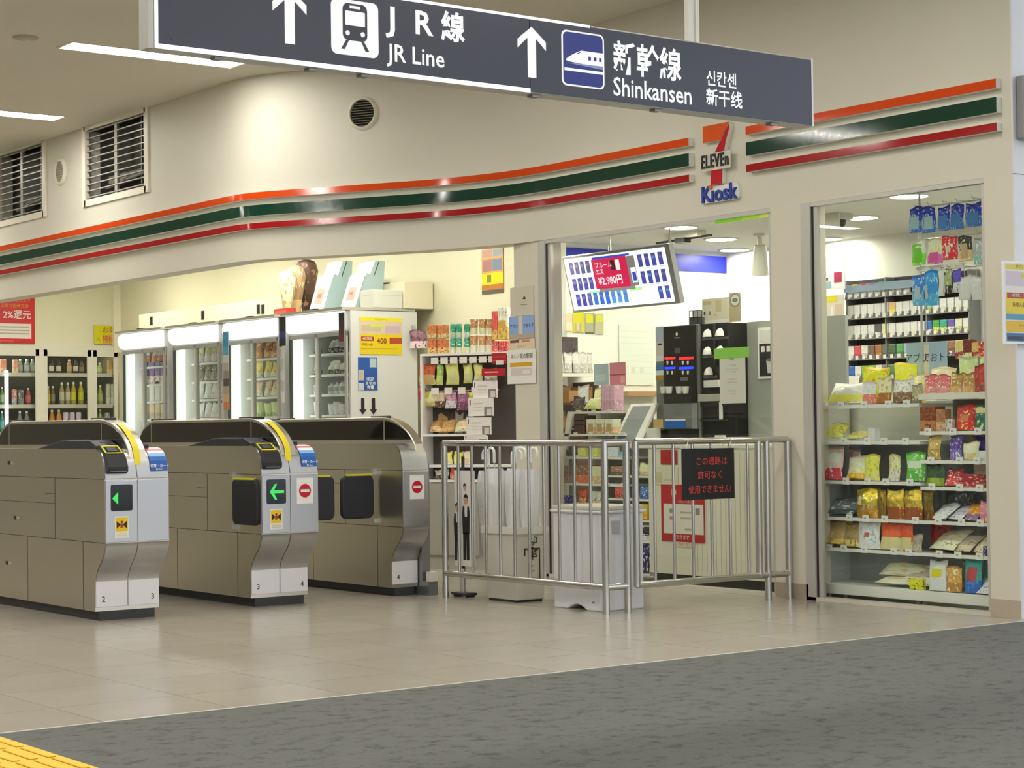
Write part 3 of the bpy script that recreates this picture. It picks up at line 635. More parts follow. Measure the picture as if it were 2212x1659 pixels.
    if right:    # exit side: poster sticker and no entry sign
        if right[0]:
            a, b = w-.125, w-.006; mb = MB(); sh = bez((-.17, 1.10), (-.035, 1.10), (-.02, .985), 7)+[(-.012, .95)]
            vs = [(x+.009, y, z+.004) for y in (a, b) for x, z in sh]; n = len(sh)
            cols = ['#f2f4f6', '#f2f4f6', '#d86a78', '#eef0f6', '#86b8e4', '#2f6cc0', '#2060b4', '#2060b4']
            for j in range(n-1): mb.add([vs[j], vs[j+1], vs[n+j+1], vs[n+j]], [(0, 1, 2, 3)], mat(cols[j], .35))
            gst = mb.build('guide_sticker', g)
            lettering(FR((.006, 0, 0), *VX), [((a+b)/2, .985, .022, '切符・カード', mat('#f6f8fa', .5), 'CENTER', .02), ((a+b)/2, .963, .018, '投入口', mat('#f6f8fa', .5), 'CENTER', .004)], g, 'lettering', True).parent = gst
            MB().box(-.22, -.10, y1+.01, y1+.05, 1.098, 1.125, CHAR).build('ticket_slot', g, bevel=.004)
        if right[1]:
            a, b, c, d = right[1]; mb = MB(); FX.slab(mb, a, c, b, d, .006, .0078, mat('#f4f3ef', .45)); ns = mb.build('no_entry_sign', g)
            cy_ = (c+d)/2; cx_ = (a+b)/2; r = (b-a)*.36; mb = MB(); FX.shape(mb, ellipse(cx_, cy_, r, r, 28), .008, .009, mat('#c91226', .4)); FX.slab(mb, cx_-r*.72, cy_-r*.2, cx_+r*.72, cy_+r*.2, .009, .0098, mat('#f4f3ef', .4)); o = mb.build('sign_print', g); o.parent = ns
    for x, z in ((-1.55, 1.0), (-1.45, .62), (-1.6, .30)):
        mb = MB(); mb.box(x-.035, x, -.003, 0, z-.012, z+.014, mat('#2b2822', .4)); mb.tube([(x+.04, -.006, z), (x+.04, 0, z)], .01, mat('#d9d6cc', .3, .6), 10); mb.build('key_lock', g)
    return g
def flap(g, x, y, length, ang, z0=.56, z1=.875):
    """rounded dark flap door with yellow top edge, hinged at (x,y)"""
    fr = FR((x, y, 0), (math.cos(ang), math.sin(ang), 0), (0, 0, 1)); mb = MB(); fr.slab(mb, .03, z0, length, z1, -.022, .022, mat('#24252c', .55), .045, 6)
    o = mb.build('flap_door', g, bevel=.012)
    mb = MB(); fr.slab(mb, .04, z1-.006, length-.035, z1+.006, -.02, .02, YELL); e = mb.build('flap_edge', g); e.parent = o
    for a, b in ((z0-.035, z0-.005), (z1-.0, z1+.04)): mb = MB(); fr.slab(mb, -.01, a, .035, b, -.018, .018, mat('#c9c8c2', .3, .7)); h = mb.build('flap_hinge', g); h.parent = o
XG = -11.395
g1 = gate((-11.25, 5.165, 0), .445, (.185, .305), 'ticket gate with kick plates 2 and 3, showing a green arrowhead', 'head', (True, None), ('2', '3'))
g2 = gate((-11.395, 6.371, 0), .446, (.175, .295), 'middle ticket gate with a green arrow and a round no entry sign', 'arrow', (True, (.272, .402, .70, .876)), ('3', '4'))
g3 = gate((-11.41, 7.525, 0), .225, (.14, .215), 'narrow ticket gate by the railing with only a no entry sign', None, (False, (.058, .182, .70, .873)), ('4',))
flap(g2, -.39, -.012, .36, 0.03); flap(g2, -.37, .446, .33, PI/2-.12); flap(g3, -.35, 0, .30, -PI/2)
bx = MB().box(-.30, -.02, .23, .31, 0, .10, mat('#8c8f92', .3, .6)).box(-.35, -.1, .228, .30, .10, .95, mat('#9a9c9c', .3, .8)).box(-.06, .0, .235, .30, .10, .17, WHITE)
bx.build('side_pedestal', g3)

# ================================================================ steel barriers
def barrier(name, label, p0, p1, n, posts, label_post=None, ret=None, zt=1.10, zb=.175, stub=0):
    p0 = Vector((*p0, 0)); p1 = Vector((*p1, 0)); d = (p1-p0).normalized(); L = (p1-p0).length
    r = thing(name, label, 'barrier', tuple(p0), 0)
    R = .0235; Z = Vector((0, 0, 1))
    def P(s, z): return p0 + d*s + Z*z
    def bar(a, b, nm, rr=R): MB().tube([a, b], rr, TUBE, 14).build(nm, r, world=r)
    bar(P(-stub, zt), P(L, zt), 'top_rail', .0225); bar(P(0, zb), P(L, zb), 'bottom_rail', .0225)
    for s, z in posts: 
        MB().tube([P(s, z), P(s, zt+.006)], R, TUBE, 14).build('post', r, world=r)
    a, b = n[1], n[2]
    for k in range(n[0]):
        s = a+(b-a)*k/(n[0]-1); MB().tube([P(s, zb), P(s, zt)], .0105, TUBE, 10).build('baluster', r, world=r)
    if ret:
        q0 = p1; q1 = Vector((*ret, 0)); MB().tube([q0+Z*zt, q1+Z*zt], .0225, TUBE, 14).build('top_rail', r, world=r); MB().tube([q0+Z*zb, q1+Z*zb], .0225, TUBE, 14).build('bottom_rail', r, world=r)
        MB().tube([q1, q1+Z*(zt+.004)], R, TUBE, 14).build('post', r, world=r)
    return r
barrier('steel_barrier', 'tubular steel barrier running from the narrow ticket gate, in front of the white bins', (-11.20, 7.745), (-9.459, 7.786), (10, .165, 1.60), [(0, 0), (1.741, 0)], ret=(-9.445, 7.955))
b2 = barrier('steel_barrier', 'tubular steel barrier carrying the black notice, ending at the pillar', (-9.447, 8.035), (-9.452, 9.415), (6, .16, 1.00), [(0, .165), (1.10, .165), (1.18, 0), (1.38, 0)])
# black notice tied on the barrier
fr = fr_px('x', -9.40, 1473, 1081); wn, hn = size_px('x', -9.40, 1473, 970, 1588, 1081)
nt_ = poster('notice_board', 'black notice with red handwritten style Japanese text tied on the barrier', 'notice', fr, wn, hn, '#1a1b20',
    texts=[(.56, .74, .17, 'この通路は', '#d04040', 'CENTER', .004), (.54, .47, .17, '許可なく', '#d04040', 'CENTER', .004), (.53, .19, .17, '使用できません!', '#d84848', 'CENTER', .004, .93)], thick=.003, part='board')
for f in (.1, .92):
    MB().tube([fr.p(wn*f, hn*.96, -.01), fr.p(wn*f, hn+.06, .02), fr.p(wn*f, hn+.075, -.05), fr.p(wn*f, hn+.03, -.075), fr.p(wn*f, hn*.96, -.03)], .0025, WHITE, 6).build('tie', nt_, world=nt_)
# ================================================================ goods: builders
ORD = ['first', 'second', 'third', 'fourth', 'fifth', 'sixth', 'seventh', 'eighth', 'ninth', 'tenth', 'eleventh', 'twelfth', 'thirteenth', 'fourteenth', 'fifteenth', 'sixteenth', 'seventeenth']
NUM = ['one', 'two', 'three', 'four', 'five', 'six', 'seven', 'eight', 'nine']
def bag_surf(w, h, t, kind, seed):
    rnd = random.Random(seed); ph = [rnd.uniform(0, 6) for _ in range(6)]
    def S(u, v, side):
        e = max(0, math.sin(PI*u))**.55
        if kind == 'pouch': f = (.95 if v < .12 else max(0, 1-((v-.12)/.80)**1.7)) if v < .92 else 0
        elif kind == 'cube': f = 1 if v < .72 else max(0, 1-((v-.72)/.2)) if v < .92 else 0
        else: f = max(0, math.sin(PI*v))**.6
        th = t/2*e*f
        th *= 1+.10*math.sin(9*u+ph[0])*math.sin(8*v+ph[1])
        pin = 1-.05*math.sin(PI*v) if kind != 'cube' else 1
        x = (u-.5)*w*pin; z = v*h
        if kind == 'cube': z = v*h
        if v > .9: x += .004*math.sin(20*u+ph[2])*0; th += 0
        return Vector((x + .004*math.sin(6*v+ph[3]), side*(th+.0012) + .004*math.sin(7*u+ph[4])*v, z + (.008*math.sin(5*u+ph[5]) if v > .85 else 0)*min(1, w/.1)))
    return S
def surf_patch(mb, S, u0, u1, v0, v1, nu, nv, side, m, off=0):
    vs = []
    for j in range(nv+1):
        for i in range(nu+1):
            p = S(u0+(u1-u0)*i/nu, v0+(v1-v0)*j/nv, side); p.y += side*off; vs.append(p)
    mb.add(vs, [(j*(nu+1)+i, j*(nu+1)+i+1, (j+1)*(nu+1)+i+1, (j+1)*(nu+1)+i) for j in range(nv) for i in range(nu)], m, True)
_seed = [0]
def bag(name, w, h, t, c, kind='pouch', lean=0, foil=0, lab=None, yaw=0, roll=0):
    """wrapper of film with crimped top; base centre at the local origin, leaning back by `lean`"""
    _seed[0] += 1
    S = bag_surf(w, h, t, kind, _seed[0]); pm = pack_mat(*c, foil=foil)
    T = Matrix.Rotation(yaw, 4, 'Z') @ Matrix.Rotation(-lean, 4, 'X') @ Matrix.Rotation(roll, 4, 'Y')
    lift = (t/2)*math.sin(min(PI/2, abs(lean)))
    mb = MB(); surf_patch(mb, S, 0, 1, 0, 1, 10, 10, -1, pm); surf_patch(mb, S, 0, 1, 0, 1, 10, 10, 1, pm)
    mb.v = [T @ p + Vector((0, 0, lift)) for p in mb.v]
    o = mb.build(name)
    if lab:
        mb = MB(); surf_patch(mb, S, lab[1], lab[2], lab[3], lab[4], 5, 4, -1, mat(lab[0], .35), .0016); mb.v = [T @ p + Vector((0, 0, lift)) for p in mb.v]
        l = mb.build('label', o)
    mb = MB(); surf_patch(mb, S, .02, .98, .93, 1, 8, 1, -1, mat(c[0], .4), .001); mb.v = [T @ p + Vector((0, 0, lift)) for p in mb.v]; mb.build('top_seal', o)
    return o
def carton(name, w, h, d, c, lab=None, foil=0):
    mb = MB().box(-w/2, w/2, -d/2, d/2, 0, h, pack_mat(*c, foil=foil)); o = mb.build(name, bevel=.002, seg=1)
    if lab: FRL = FR((0, -d/2-.0002, 0), *VY); mb = MB(); FRL.slab(mb, (lab[1]-.5)*w, lab[3]*h, (lab[2]-.5)*w, lab[4]*h, 0, .0008, mat(lab[0], .4)); mb.build('label', o)
    return o
def bottle(name, r, h, cb, cl, cc, clear=False):
    m = mat(cb, .12, 0, 0, .6)
    o = MB().lathe([(r*.9, 0), (r, .01), (r, h*.62), (r*.92, h*.68), (r*.42, h*.86), (r*.38, h*.9)], (0, 0, 0), m, 14).build(name)
    MB().lathe([(r*.46, h*.89), (r*.46, h*.985), (r*.4, h)], (0, 0, 0), mat(cc, .4), 12).build('cap', o)
    if cl: MB().lathe([(r*1.012, h*.22), (r*1.012, h*.58)], (0, 0, 0), mat(cl, .4), 14).build('label', o)
    return o
def can(name, r, h, c1, c2):
    o = MB().lathe([(r*.86, 0), (r, .008), (r, h-.012), (r*.86, h)], (0, 0, 0), pack_mat(c1, c2, '#e8e0c8'), 16).build(name)
    MB().lathe([(r*.84, h-.002), (r*.84, h+.003)], (0, 0, 0), mat('#d8d4c8', .3, .7), 16).build('lid', o)
    return o
def cup(name, r0, r1, h, c1, c2):
    o = MB().lathe([(r0, 0), (r1, h)], (0, 0, 0), pack_mat(c1, c2, '#f0ead8'), 16).build(name)
    MB().lathe([(r1*1.05, h), (r1*1.05, h+.006), (r1*.9, h+.008)], (0, 0, 0), mat('#ece8dc', .4), 16).build('lid', o)
    return o
CATS = {'snack_bag': 'snack bag', 'foil_pouch': 'snack bag', 'flat_pack': 'snack bag', 'snack_box': 'box', 'cup_noodles': 'cup'}
class Shelf:
    """a run of goods on one shelf: positions come from a plane, height from the shelf board"""
    def __init__(s, f, z, where, group, rz=0, nf=(0, -1, 0), zmax=99): s.zmax = zmax; s.f = f; s.z = z; s.where = where; s.group = group; s.rz = rz; s.made = []; s.nf = Vector(nf)
    def put(s, px0, px1, py0, kind, c, desc, back=0, lean=None, foil=0, lab=None, t=None, dz=0, yaw=0, py1=None, cat=None):
        pm = (px0+px1)/2; za, zb = s.f(pm, 700).z, s.f(pm, 1200).z; y1 = 700+500*(za-s.z-dz)/(za-zb)
        a, b = s.f(px0, y1), s.f(px1, y1); w = (Vector((b.x-a.x, b.y-a.y))).length; top = s.f(pm, py0); h = max(.02, top.z - s.z - dz)
        base = (a+b)/2; base.z = s.z+dz+.001
        base -= s.nf*back
        if back: k = (base-EYEP).length/((a+b)/2-EYEP).length; w *= k; h = max(.02, (EYE+(top.z-EYE)*k) - s.z - dz)
        h = min(h, s.zmax-s.z-dz)
        t_ = t or min(.09, max(.02, w*.35))
        if kind == 'pouch': o = bag('snack_bag', w, h*1.01, t_, c, 'pouch', .08 if lean is None else lean, foil, lab, yaw)
        elif kind == 'pillow': o = bag('snack_bag', w, h, t_, c, 'pillow', .06 if lean is None else lean, foil, lab, yaw)
        elif kind == 'cube': o = bag('foil_pouch', w, h, t_, c, 'cube', .0 if lean is None else lean, foil, lab, yaw)
        elif kind == 'lay': 
            ln = 1.0 if lean is None else lean; L = min(.34, max(.12, (h-t_*.4)/max(.2, math.cos(ln)))); o = bag('flat_pack', w, L, t_, c, 'pillow', ln, foil, lab, yaw)
        elif kind == 'box': o = carton('snack_box', w, h, t or min(.10, max(.03, w*.8)), c, lab, foil)
        elif kind == 'can': o = can('can', w/2, h, c[0], c[1])
        elif kind == 'cup': o = cup('food_cup', w*.38, w*.5, h-.008, c[0], c[1])
        elif kind == 'bottle': o = bottle('drink_bottle', w/2, h, *c)
        d2_ = {'box': t or min(.10, max(.03, w*.8)), 'can': w, 'cup': w, 'bottle': w}.get(kind, t_)
        base -= s.nf*(d2_/2+.004)
        o.location = base; o.rotation_euler.z = s.rz
        o['category'] = cat or {'box': 'box', 'can': 'can', 'cup': 'cup', 'bottle': 'bottle'}.get(kind, 'snack bag'); o['group'] = s.group
        s.made.append((desc, pm, o)); return o
    def done(s, frm):
        by = {}
        for d, x, o in s.made: by.setdefault(d, []).append((x, o))
        for d, l in by.items():
            l.sort(key=lambda q: q[0])
            for i, (x, o) in enumerate(l):
                o['label'] = f'{d} {s.where}' if len(l) == 1 else f'{d} {s.where}, {ORD[i]} of {NUM[len(l)-1]} from {frm}'
def tags_on(parent, fr, xs, zs, m=None, w=.028, h=.02, name='price_tag'):
    for x in xs:
        mb = MB(); fr.slab(mb, x-w/2, zs-h/2, x+w/2, zs+h/2, .001, .004, PAPER); fr.slab(mb, x-w*.35, zs-h*.2, x+w*.2, zs+h*.1, .004, .0046, mat('#8b8a86', .6)); o = mb.build(name); 
        o.parent = parent; inv = parent.matrix_world if False else None
    return

# ---------------------------------------------------------------- display rack in the corner window
YD = 9.62
rk = thing('display_rack', 'white snack display rack filling the corner shop window', 'display rack', (-8.63, 9.8, 0))
SHW = mat('#f7f5ef', .4); DKB = mat('#6d7274', .5); DKS = mat('#c4c8c8', .4)
LB = (-9.39, -8.44); RB = (-8.44, -7.84)
def shelf_part(x0, x1, z, th=.022, y0=YD, y1=YD+.34, m=None):
    o = MB().box(x0, x1, y0, y1, z-th, z, m or SHW).build('shelf', rk, world=rk)
    k = max(2, int((x1-x0)/.19)); rnd = random.Random(int(z*1000))
    for i in range(k):
        x = x0+(x1-x0)*(i+.5+rnd.uniform(-.2, .2))/k; mb = MB().box(x-.028, x+.028, y0-.005, y0-.001, z-th-.002, z+.022, mat('#fbfaf5', .5)).box(x-.014, x+.004, y0-.0058, y0-.005, z-.004, z+.006, mat('#b5b2aa', .6))
        mb.build('price_tag', o, world=rk)
for z in (1.33, 1.083, .812): shelf_part(*LB, z)
for z in (1.372, 1.145, .957, .785): shelf_part(*RB, z)
for z in (.563, .352): shelf_part(LB[0], RB[1], z)
b = MB().box(LB[0], RB[1], YD, YD+.36, .035, .105, SHW)
b.build('base_deck', rk, world=rk, bevel=.004)
for x in (-9.2, -8.55, -8.5, -7.95): MB().lathe([(.022, 0), (.014, .01), (.012, .036)], (x, YD+.09, 0), mat('#c9c6bc', .4, .5), 10).build('foot', rk, world=rk)
MB().box(LB[0], RB[1], YD+.345, YD+.365, .1, 1.06, mat('#b0b6b9', .5)).build('back_panel', rk, world=rk)
MB().box(-8.45, RB[1], YD+.345, YD+.365, 1.0601, 1.40, mat('#6a675f', .5)).build('back_panel', rk, world=rk)
MB().box(LB[0]-.012, LB[0], YD+.02, YD+.36, .105, 1.08, mat('#d5d8d6', .4)).build('side_panel', rk, world=rk)
MB().prism([(YD, 1.083), (YD+.03, 1.083), (YD+.12, 1.36), (YD+.09, 1.36)], 'x', LB[0]-.008, LB[0]+.006, SHW).build('side_bracket', rk, world=rk)
MB().box(RB[0], RB[1], YD-.006, YD, 1.352, 1.392, PAPER).build('price_rail', rk, world=rk)
fy = lambda px, py: at_y(px, py, YD)
G = lambda z: 'snacks in the corner window rack'
s = Shelf(fy, .106, 'on the window rack deck', 'snacks on the window rack deck', zmax=.323)
s.put(1876, 1982, 1222, 'lay', ('#cfc4a4', '#d8cfb4', '#b5a57c'), 'large beige bag lying on top of another', lean=1.0, t=.07, back=.06, dz=.045)
s.put(1880, 1962, 1246, 'lay', ('#c2b79b', '#d2c8ac', '#e0d8c2'), 'large beige bag lying flat underneath', lean=1.35, t=.05)
s.put(1930, 2000, 1226, 'lay', ('#a99c8c', '#c3b9a8', '#8d8170'), 'greyish brown bag leaning back', lean=.9, t=.06, back=.02)
s.put(1962, 1995, 1250, 'box', ('#e6d21c', '#e0c414', '#4a3c10'), 'small yellow bar pack', t=.02)
s.put(2000, 2038, 1213, 'pouch', ('#d8dcdc', '#e4e6e4', '#b8bfc2'), 'white pouch with a yellow star print', lab=('#f0e11a', .2, .8, .45, .72))
s.put(2038, 2072, 1226, 'pouch', ('#b98a3c', '#a2742c', '#e2d2b0'), 'orange brown snack pouch')
s.put(2046, 2078, 1211, 'pouch', ('#4e7a52', '#b08a44', '#d6c17a'), 'green and brown pouch standing behind', back=.12)
s.put(2074, 2112, 1205, 'pouch', ('#138d8a', '#1d57ad', '#2b9fa0'), 'teal pouch with a red blob and blue foot', lab=('#c0202e', .25, .8, .35, .75), t=.08)
s.put(2096, 2124, 1207, 'pouch', ('#0f7673', '#0c5f66', '#169a92'), 'dark teal pouch behind', back=.1)
s.put(2104, 2136, 1250, 'lay', ('#e9e7e2', '#d9d7d4', '#8d8f96'), 'white flat pack next to the pillar', lean=.8, t=.02)
s.done('the post')
s = Shelf(fy, .353, 'on the second window shelf', 'snacks on the second window shelf', zmax=.536)
s.put(1766, 1822, 1128, 'pouch', ('#a48b54', '#caa54e', '#857452'), 'clear bag of brown crackers', lean=.3)
s.put(1812, 1853, 1132, 'pouch', ('#8f7a4c', '#d2ab56', '#6f6248'), 'clear bag of darker crackers', lean=.25)
s.put(1845, 1892, 1128, 'pouch', ('#dfe2e2', '#c8cfd2', '#8fa3ad'), 'silver white pouch with a red dot', lab=('#c26a4a', .4, .65, .42, .58))
s.put(1893, 1938, 1124, 'pouch', ('#cf4a12', '#e5d794', '#d9591c'), 'bright orange noodle pouch', lab=('#ecdf9e', .08, .92, .04, .46), t=.07)
s.put(1940, 1966, 1125, 'pouch', ('#b83f12', '#e2d48e', '#c8501a'), 'narrow orange noodle pouch', lab=('#e8db9a', .08, .92, .04, .48))
s.put(1972, 2020, 1128, 'pouch', ('#7e1710', '#6d2417', '#98261a'), 'dark red pouch standing behind', back=.13)
s.put(1966, 1988, 1156, 'pouch', ('#8f8676', '#a59b88', '#6b6355'), 'narrow grey brown pouch')
s.put(1990, 2060, 1147, 'lay', ('#b0a68e', '#d6c9a6', '#8b8069'), 'taupe bag lying askew', lean=.95, t=.06, yaw=-.25)
s.put(2038, 2094, 1158, 'lay', ('#9b8f78', '#b5a98e', '#7b705c'), 'brown bag lying askew', lean=.95, t=.05, yaw=-.25)
s.put(2086, 2136, 1152, 'lay', ('#a89e86', '#beb49a', '#766c58'), 'grey beige bag lying by the pillar', lean=.9, t=.05, yaw=-.25)
s.put(2122, 2137, 1180, 'box', ('#23245a', '#1c1d4a', '#e6e6f0'), 'small navy pack', t=.03)
s.done('the post')
s = Shelf(fy, .564, 'on the third window shelf', 'snacks on the third window shelf', zmax=.758)
s.put(1774, 1838, 1078, 'lay', ('#5d6468', '#3c4244', '#aab2b6'), 'dark clear bag of black sticks', lean=.9, t=.05)
s.put(1841, 1888, 1051, 'cube', ('#c9a92c', '#b5832a', '#efe2a0'), 'wide shiny gold pouch with white diamonds', foil=1, t=.09, lab=('#f3ecc8', .25, .42, .45, .75))
s.put(1889, 1906, 1056, 'cube', ('#8d7328', '#8a6a2c', '#5e4a1c'), 'narrow dark gold pouch', foil=1, back=.02)  # darker gold than the pouches beside it
for a in (1908, 1946): s.put(a, a+37, 1052, 'cube', ('#b69a34', '#a8561c', '#d2b858'), 'orange footed gold pouch', foil=1, t=.08, lab=('#a9591f', .05, .95, .03, .42))
s.put(1986, 2007, 1060, 'cube', ('#6e5c22', '#73481c', '#8f7a34'), 'dull gold pouch at the end of the row', foil=1, back=.03)
s.put(2018, 2056, 1066, 'box', ('#3a3d40', '#26282a', '#80868a'), 'dark box standing behind', back=.14)
s.put(1996, 2046, 1090, 'lay', ('#b7babd', '#eceef2', '#8d8f80'), 'silver pack lying at a slant', lean=.9, t=.03, yaw=-.3)
s.put(2030, 2078, 1096, 'lay', ('#a49fae', '#dedbe8', '#77708a'), 'lilac silver pack lying at a slant', lean=.95, t=.03, yaw=-.3)
s.put(2064, 2108, 1089, 'lay', ('#c07a1e', '#7a5584', '#e0b05a'), 'orange and purple pack lying at a slant', lean=.8, t=.03, yaw=-.2)
s.put(2112, 2136, 1084, 'pouch', ('#c0708e', '#b8607e', '#d8c04a'), 'pink striped pack by the pillar', t=.03)
s.done('the post')
s = Shelf(fy, .813, 'on the fourth window shelf, post side', 'snacks on the fourth window shelf', zmax=1.055)
s.put(1769, 1811, 966, 'pouch', ('#c9a6a0', '#b42c38', '#dfe8d8'), 'red bag with a white middle', lab=('#e6eede', .05, .9, .5, .78), t=.08)
s.put(1808, 1834, 970, 'pouch', ('#8e6f6a', '#7a3a3a', '#b59a92'), 'brownish bag half hidden', back=.08)
s.put(1820, 1862, 988, 'pouch', ('#d6cfae', '#c9962a', '#e6b84a'), 'clear bag of orange nuts', lean=.3)
s.put(1861, 1894, 984, 'pouch', ('#c9c04e', '#d8d270', '#a8a83a'), 'yellow green pouch')
s.put(1895, 1913, 992, 'pouch', ('#6c6f60', '#77705c', '#4d5046'), 'dark grey pouch', back=.1)
s.put(1914, 1939, 984, 'pouch', ('#c9c28e', '#e6ddb0', '#a09468'), 'pale cream pouch')
s.put(1950, 1992, 979, 'pouch', ('#5aa83c', '#4c9a34', '#d6e8c8'), 'bright green pouch with a white oval', lab=('#dcebd4', .15, .85, .45, .70))
s.done('the post')
s = Shelf(fy, .786, 'on the fourth window shelf, pillar side', 'snacks on the fourth window shelf', zmax=.93)
s.put(1995, 2034, 1003, 'pouch', ('#20401e', '#6d8f22', '#1a3016'), 'dark green pouch with a lime foot', lab=('#a9bd3a', .3, .85, .05, .35))
s.put(2035, 2068, 1021, 'lay', ('#a82028', '#c43a3c', '#e8c8b8'), 'red pack leaning back', lean=.5, t=.03)
s.put(2069, 2122, 1025, 'box', ('#8e1420', '#a01c28', '#d8b0a0'), 'wide dark red box', t=.08)
s.put(2074, 2114, 1003, 'box', ('#c9bfa6', '#2c2620', '#e6dcc6'), 'cream and black box behind', back=.13)
s.done('the post')
s = Shelf(fy, .958, 'on the fifth window shelf, pillar side', 'snacks on the fifth window shelf', zmax=1.118)
s.put(1999, 2027, 938, 'pouch', ('#b0914e', '#a07c38', '#d8c088'), 'tan bag of nuts', t=.04)
s.put(2047, 2073, 940, 'pouch', ('#4a2a7e', '#6a58a0', '#d4cce4'), 'purple pouch')
s.put(2072, 2104, 939, 'pouch', ('#4b2a80', '#3c2068', '#6a50a0'), 'plain purple pouch behind', back=.1)
s.put(2075, 2110, 956, 'pouch', ('#cfc49c', '#b8a878', '#e2dabb'), 'cream bag of biscuits')
s.put(2112, 2134, 974, 'box', ('#dcdcd8', '#e8e8e6', '#b8b8b4'), 'white tray by the pillar', t=.06)
s.done('the post')
s = Shelf(fy, 1.146, 'on the sixth window shelf, pillar side', 'snacks on the sixth window shelf', zmax=1.345)
s.put(1987, 2020, 879, 'box', ('#7c3f22', '#a8714a', '#542a18'), 'brown chocolate box')
s.put(2021, 2041, 884, 'box', ('#9a6a4a', '#c49a78', '#6d4228'), 'narrow tan chocolate box')
s.put(2041, 2056, 906, 'box', ('#ddd2c0', '#c8b8a0', '#8a6a50'), 'small cream packet', t=.03)
s.put(2059, 2100, 877, 'pouch', ('#a81c20', '#b82420', '#e8b070'), 'glossy red pouch', lab=('#d8803c', .3, .75, .35, .62), t=.06)
s.put(2100, 2133, 877, 'pouch', ('#1d5a48', '#20684e', '#d8d494'), 'green pouch with a pale yellow top', lab=('#dcd890', .04, .96, .70, .9))
s.done('the post')
s = Shelf(fy, 1.084, 'on the fifth window shelf, post side', 'snacks on the fifth window shelf', zmax=1.30)
s.put(1771, 1812, 914, 'lay', ('#cdbb58', '#d8c86a', '#a08f34'), 'yellow bag lying crumpled', lean=.7, t=.06)
s.put(1813, 1856, 934, 'lay', ('#c0b46a', '#cbbf78', '#9d9148'), 'yellow bag lying flat', lean=1.2, t=.03)
s.put(1874, 1890, 925, 'box', ('#e9e9e4', '#dcdcd6', '#c4c4be'), 'small white box', t=.05)
s.done('the post')
s = Shelf(fy, 1.331, 'on the top window shelf, post side', 'snacks on the top window shelf')
s.put(1778, 1850, 824, 'lay', ('#e6ddc4', '#e6d84e', '#d6b8a0'), 'large cream bag with a yellow hem', lean=.55, t=.08)
s.put(1826, 1884, 795, 'pillow', ('#e8d416', '#efe04a', '#b08a10'), 'bright yellow bag', back=.12, t=.08)
s.put(1886, 1936, 786, 'pillow', ('#ecd90f', '#e6dfae', '#fbf08a'), 'bright yellow bag', back=.16, t=.08)
s.put(1856, 1888, 826, 'pouch', ('#e6d2cc', '#c86a5c', '#f0e6e2'), 'pale pink bag')
s.put(1888, 1919, 815, 'pouch', ('#d3cf9a', '#8f5a22', '#b88a3e'), 'bag of brown biscuits with a pale top')
s.put(1922, 1965, 820, 'pouch', ('#e2dcc2', '#6a5136', '#a08a64'), 'cream bag of nuts')
s.put(1965, 1987, 831, 'pouch', ('#8c8468', '#746a50', '#b0a888'), 'grey green bag')
s.put(1926, 1962, 810, 'pillow', ('#d4bc86', '#c4a86a', '#e4d4a8'), 'tan bag behind', back=.14)
s.done('the post')
s = Shelf(fy, 1.373, 'on the top window shelf, pillar side', 'snacks on the top window shelf')
for a in (1992, 2020): s.put(a, a+28, 811, 'pouch', ('#cf5a5e', '#d67a78', '#e8c0b8'), 'pink swirl bag')
for a in (2050, 2076): s.put(a, a+25, 806, 'pouch', ('#9a7438', '#b88a58', '#d8c088'), 'brown cone bag')
s.put(2100, 2128, 788, 'pouch', ('#9c1a1e', '#7e3a30', '#c84a44'), 'tall red bag')
s.put(2030, 2072, 770, 'pillow', ('#a9bf7a', '#d8dcb8', '#e6e8d0'), 'green white bag', back=.15)
s.put(2074, 2116, 768, 'pillow', ('#9cb86a', '#d2d8a8', '#e6ead2'), 'green white bag', back=.15)
s.put(1966, 2020, 796, 'pillow', ('#d2bd92', '#b89c6a', '#e6dabc'), 'tan bag leaning behind the swirl bags', back=.16)
s.done('the post')
YP = YD+.37
fr = fr_px('y', YP, 1960, 802); wp, hp_ = size_px('y', YP, 1960, 739, 2048, 802)
MB().box(-8.46, -7.84, YP-.02, YP+.10, 1.392, 1.404, SHW).build('top_board', rk, world=rk)
fr.o.z = 1.405
poster('advert_card', 'pale blue advert card with black kana behind the window snacks', 'poster', fr, wp, at_y(2000, 739, YP).z-1.405, '#a9c4de', rects=[(.44, .3, .56, .95, '#e6d8d2'), (0, 0, 1, .28, '#c8a48e')], texts=[(.25, .68, .2, 'アプリ', '#20335a'), (.78, .68, .2, 'でおトク', '#20335a')])
sb = Shelf(lambda px, py: at_y(px, py, YP), 1.405, 'stacked behind the bags by the corner pillar', 'chocolate boxes behind the window snacks')
sb.z = at_y(2090, 775, YP).z; MB().box(-8.05, -7.80, YP, YP+.12, 1.404, sb.z, mat('#3a2a26', .5)).build('step_block', rk, world=rk)
sb.put(2062, 2080, 736, 'box', ('#c9b26a', '#8a2a26', '#e6dcb8'), 'cream and gold chocolate box')
sb.put(2080, 2098, 733, 'box', ('#5e1a1e', '#d8c49a', '#7a2a2a'), 'dark maroon chocolate box')
sb.put(2098, 2113, 740, 'box', ('#b0944a', '#8e1c20', '#d8c890'), 'gold and red chocolate box')
sb.put(2113, 2128, 738, 'box', ('#a81a1e', '#b8242a', '#e6c4a0'), 'plain red chocolate box')
sb.done('the post')

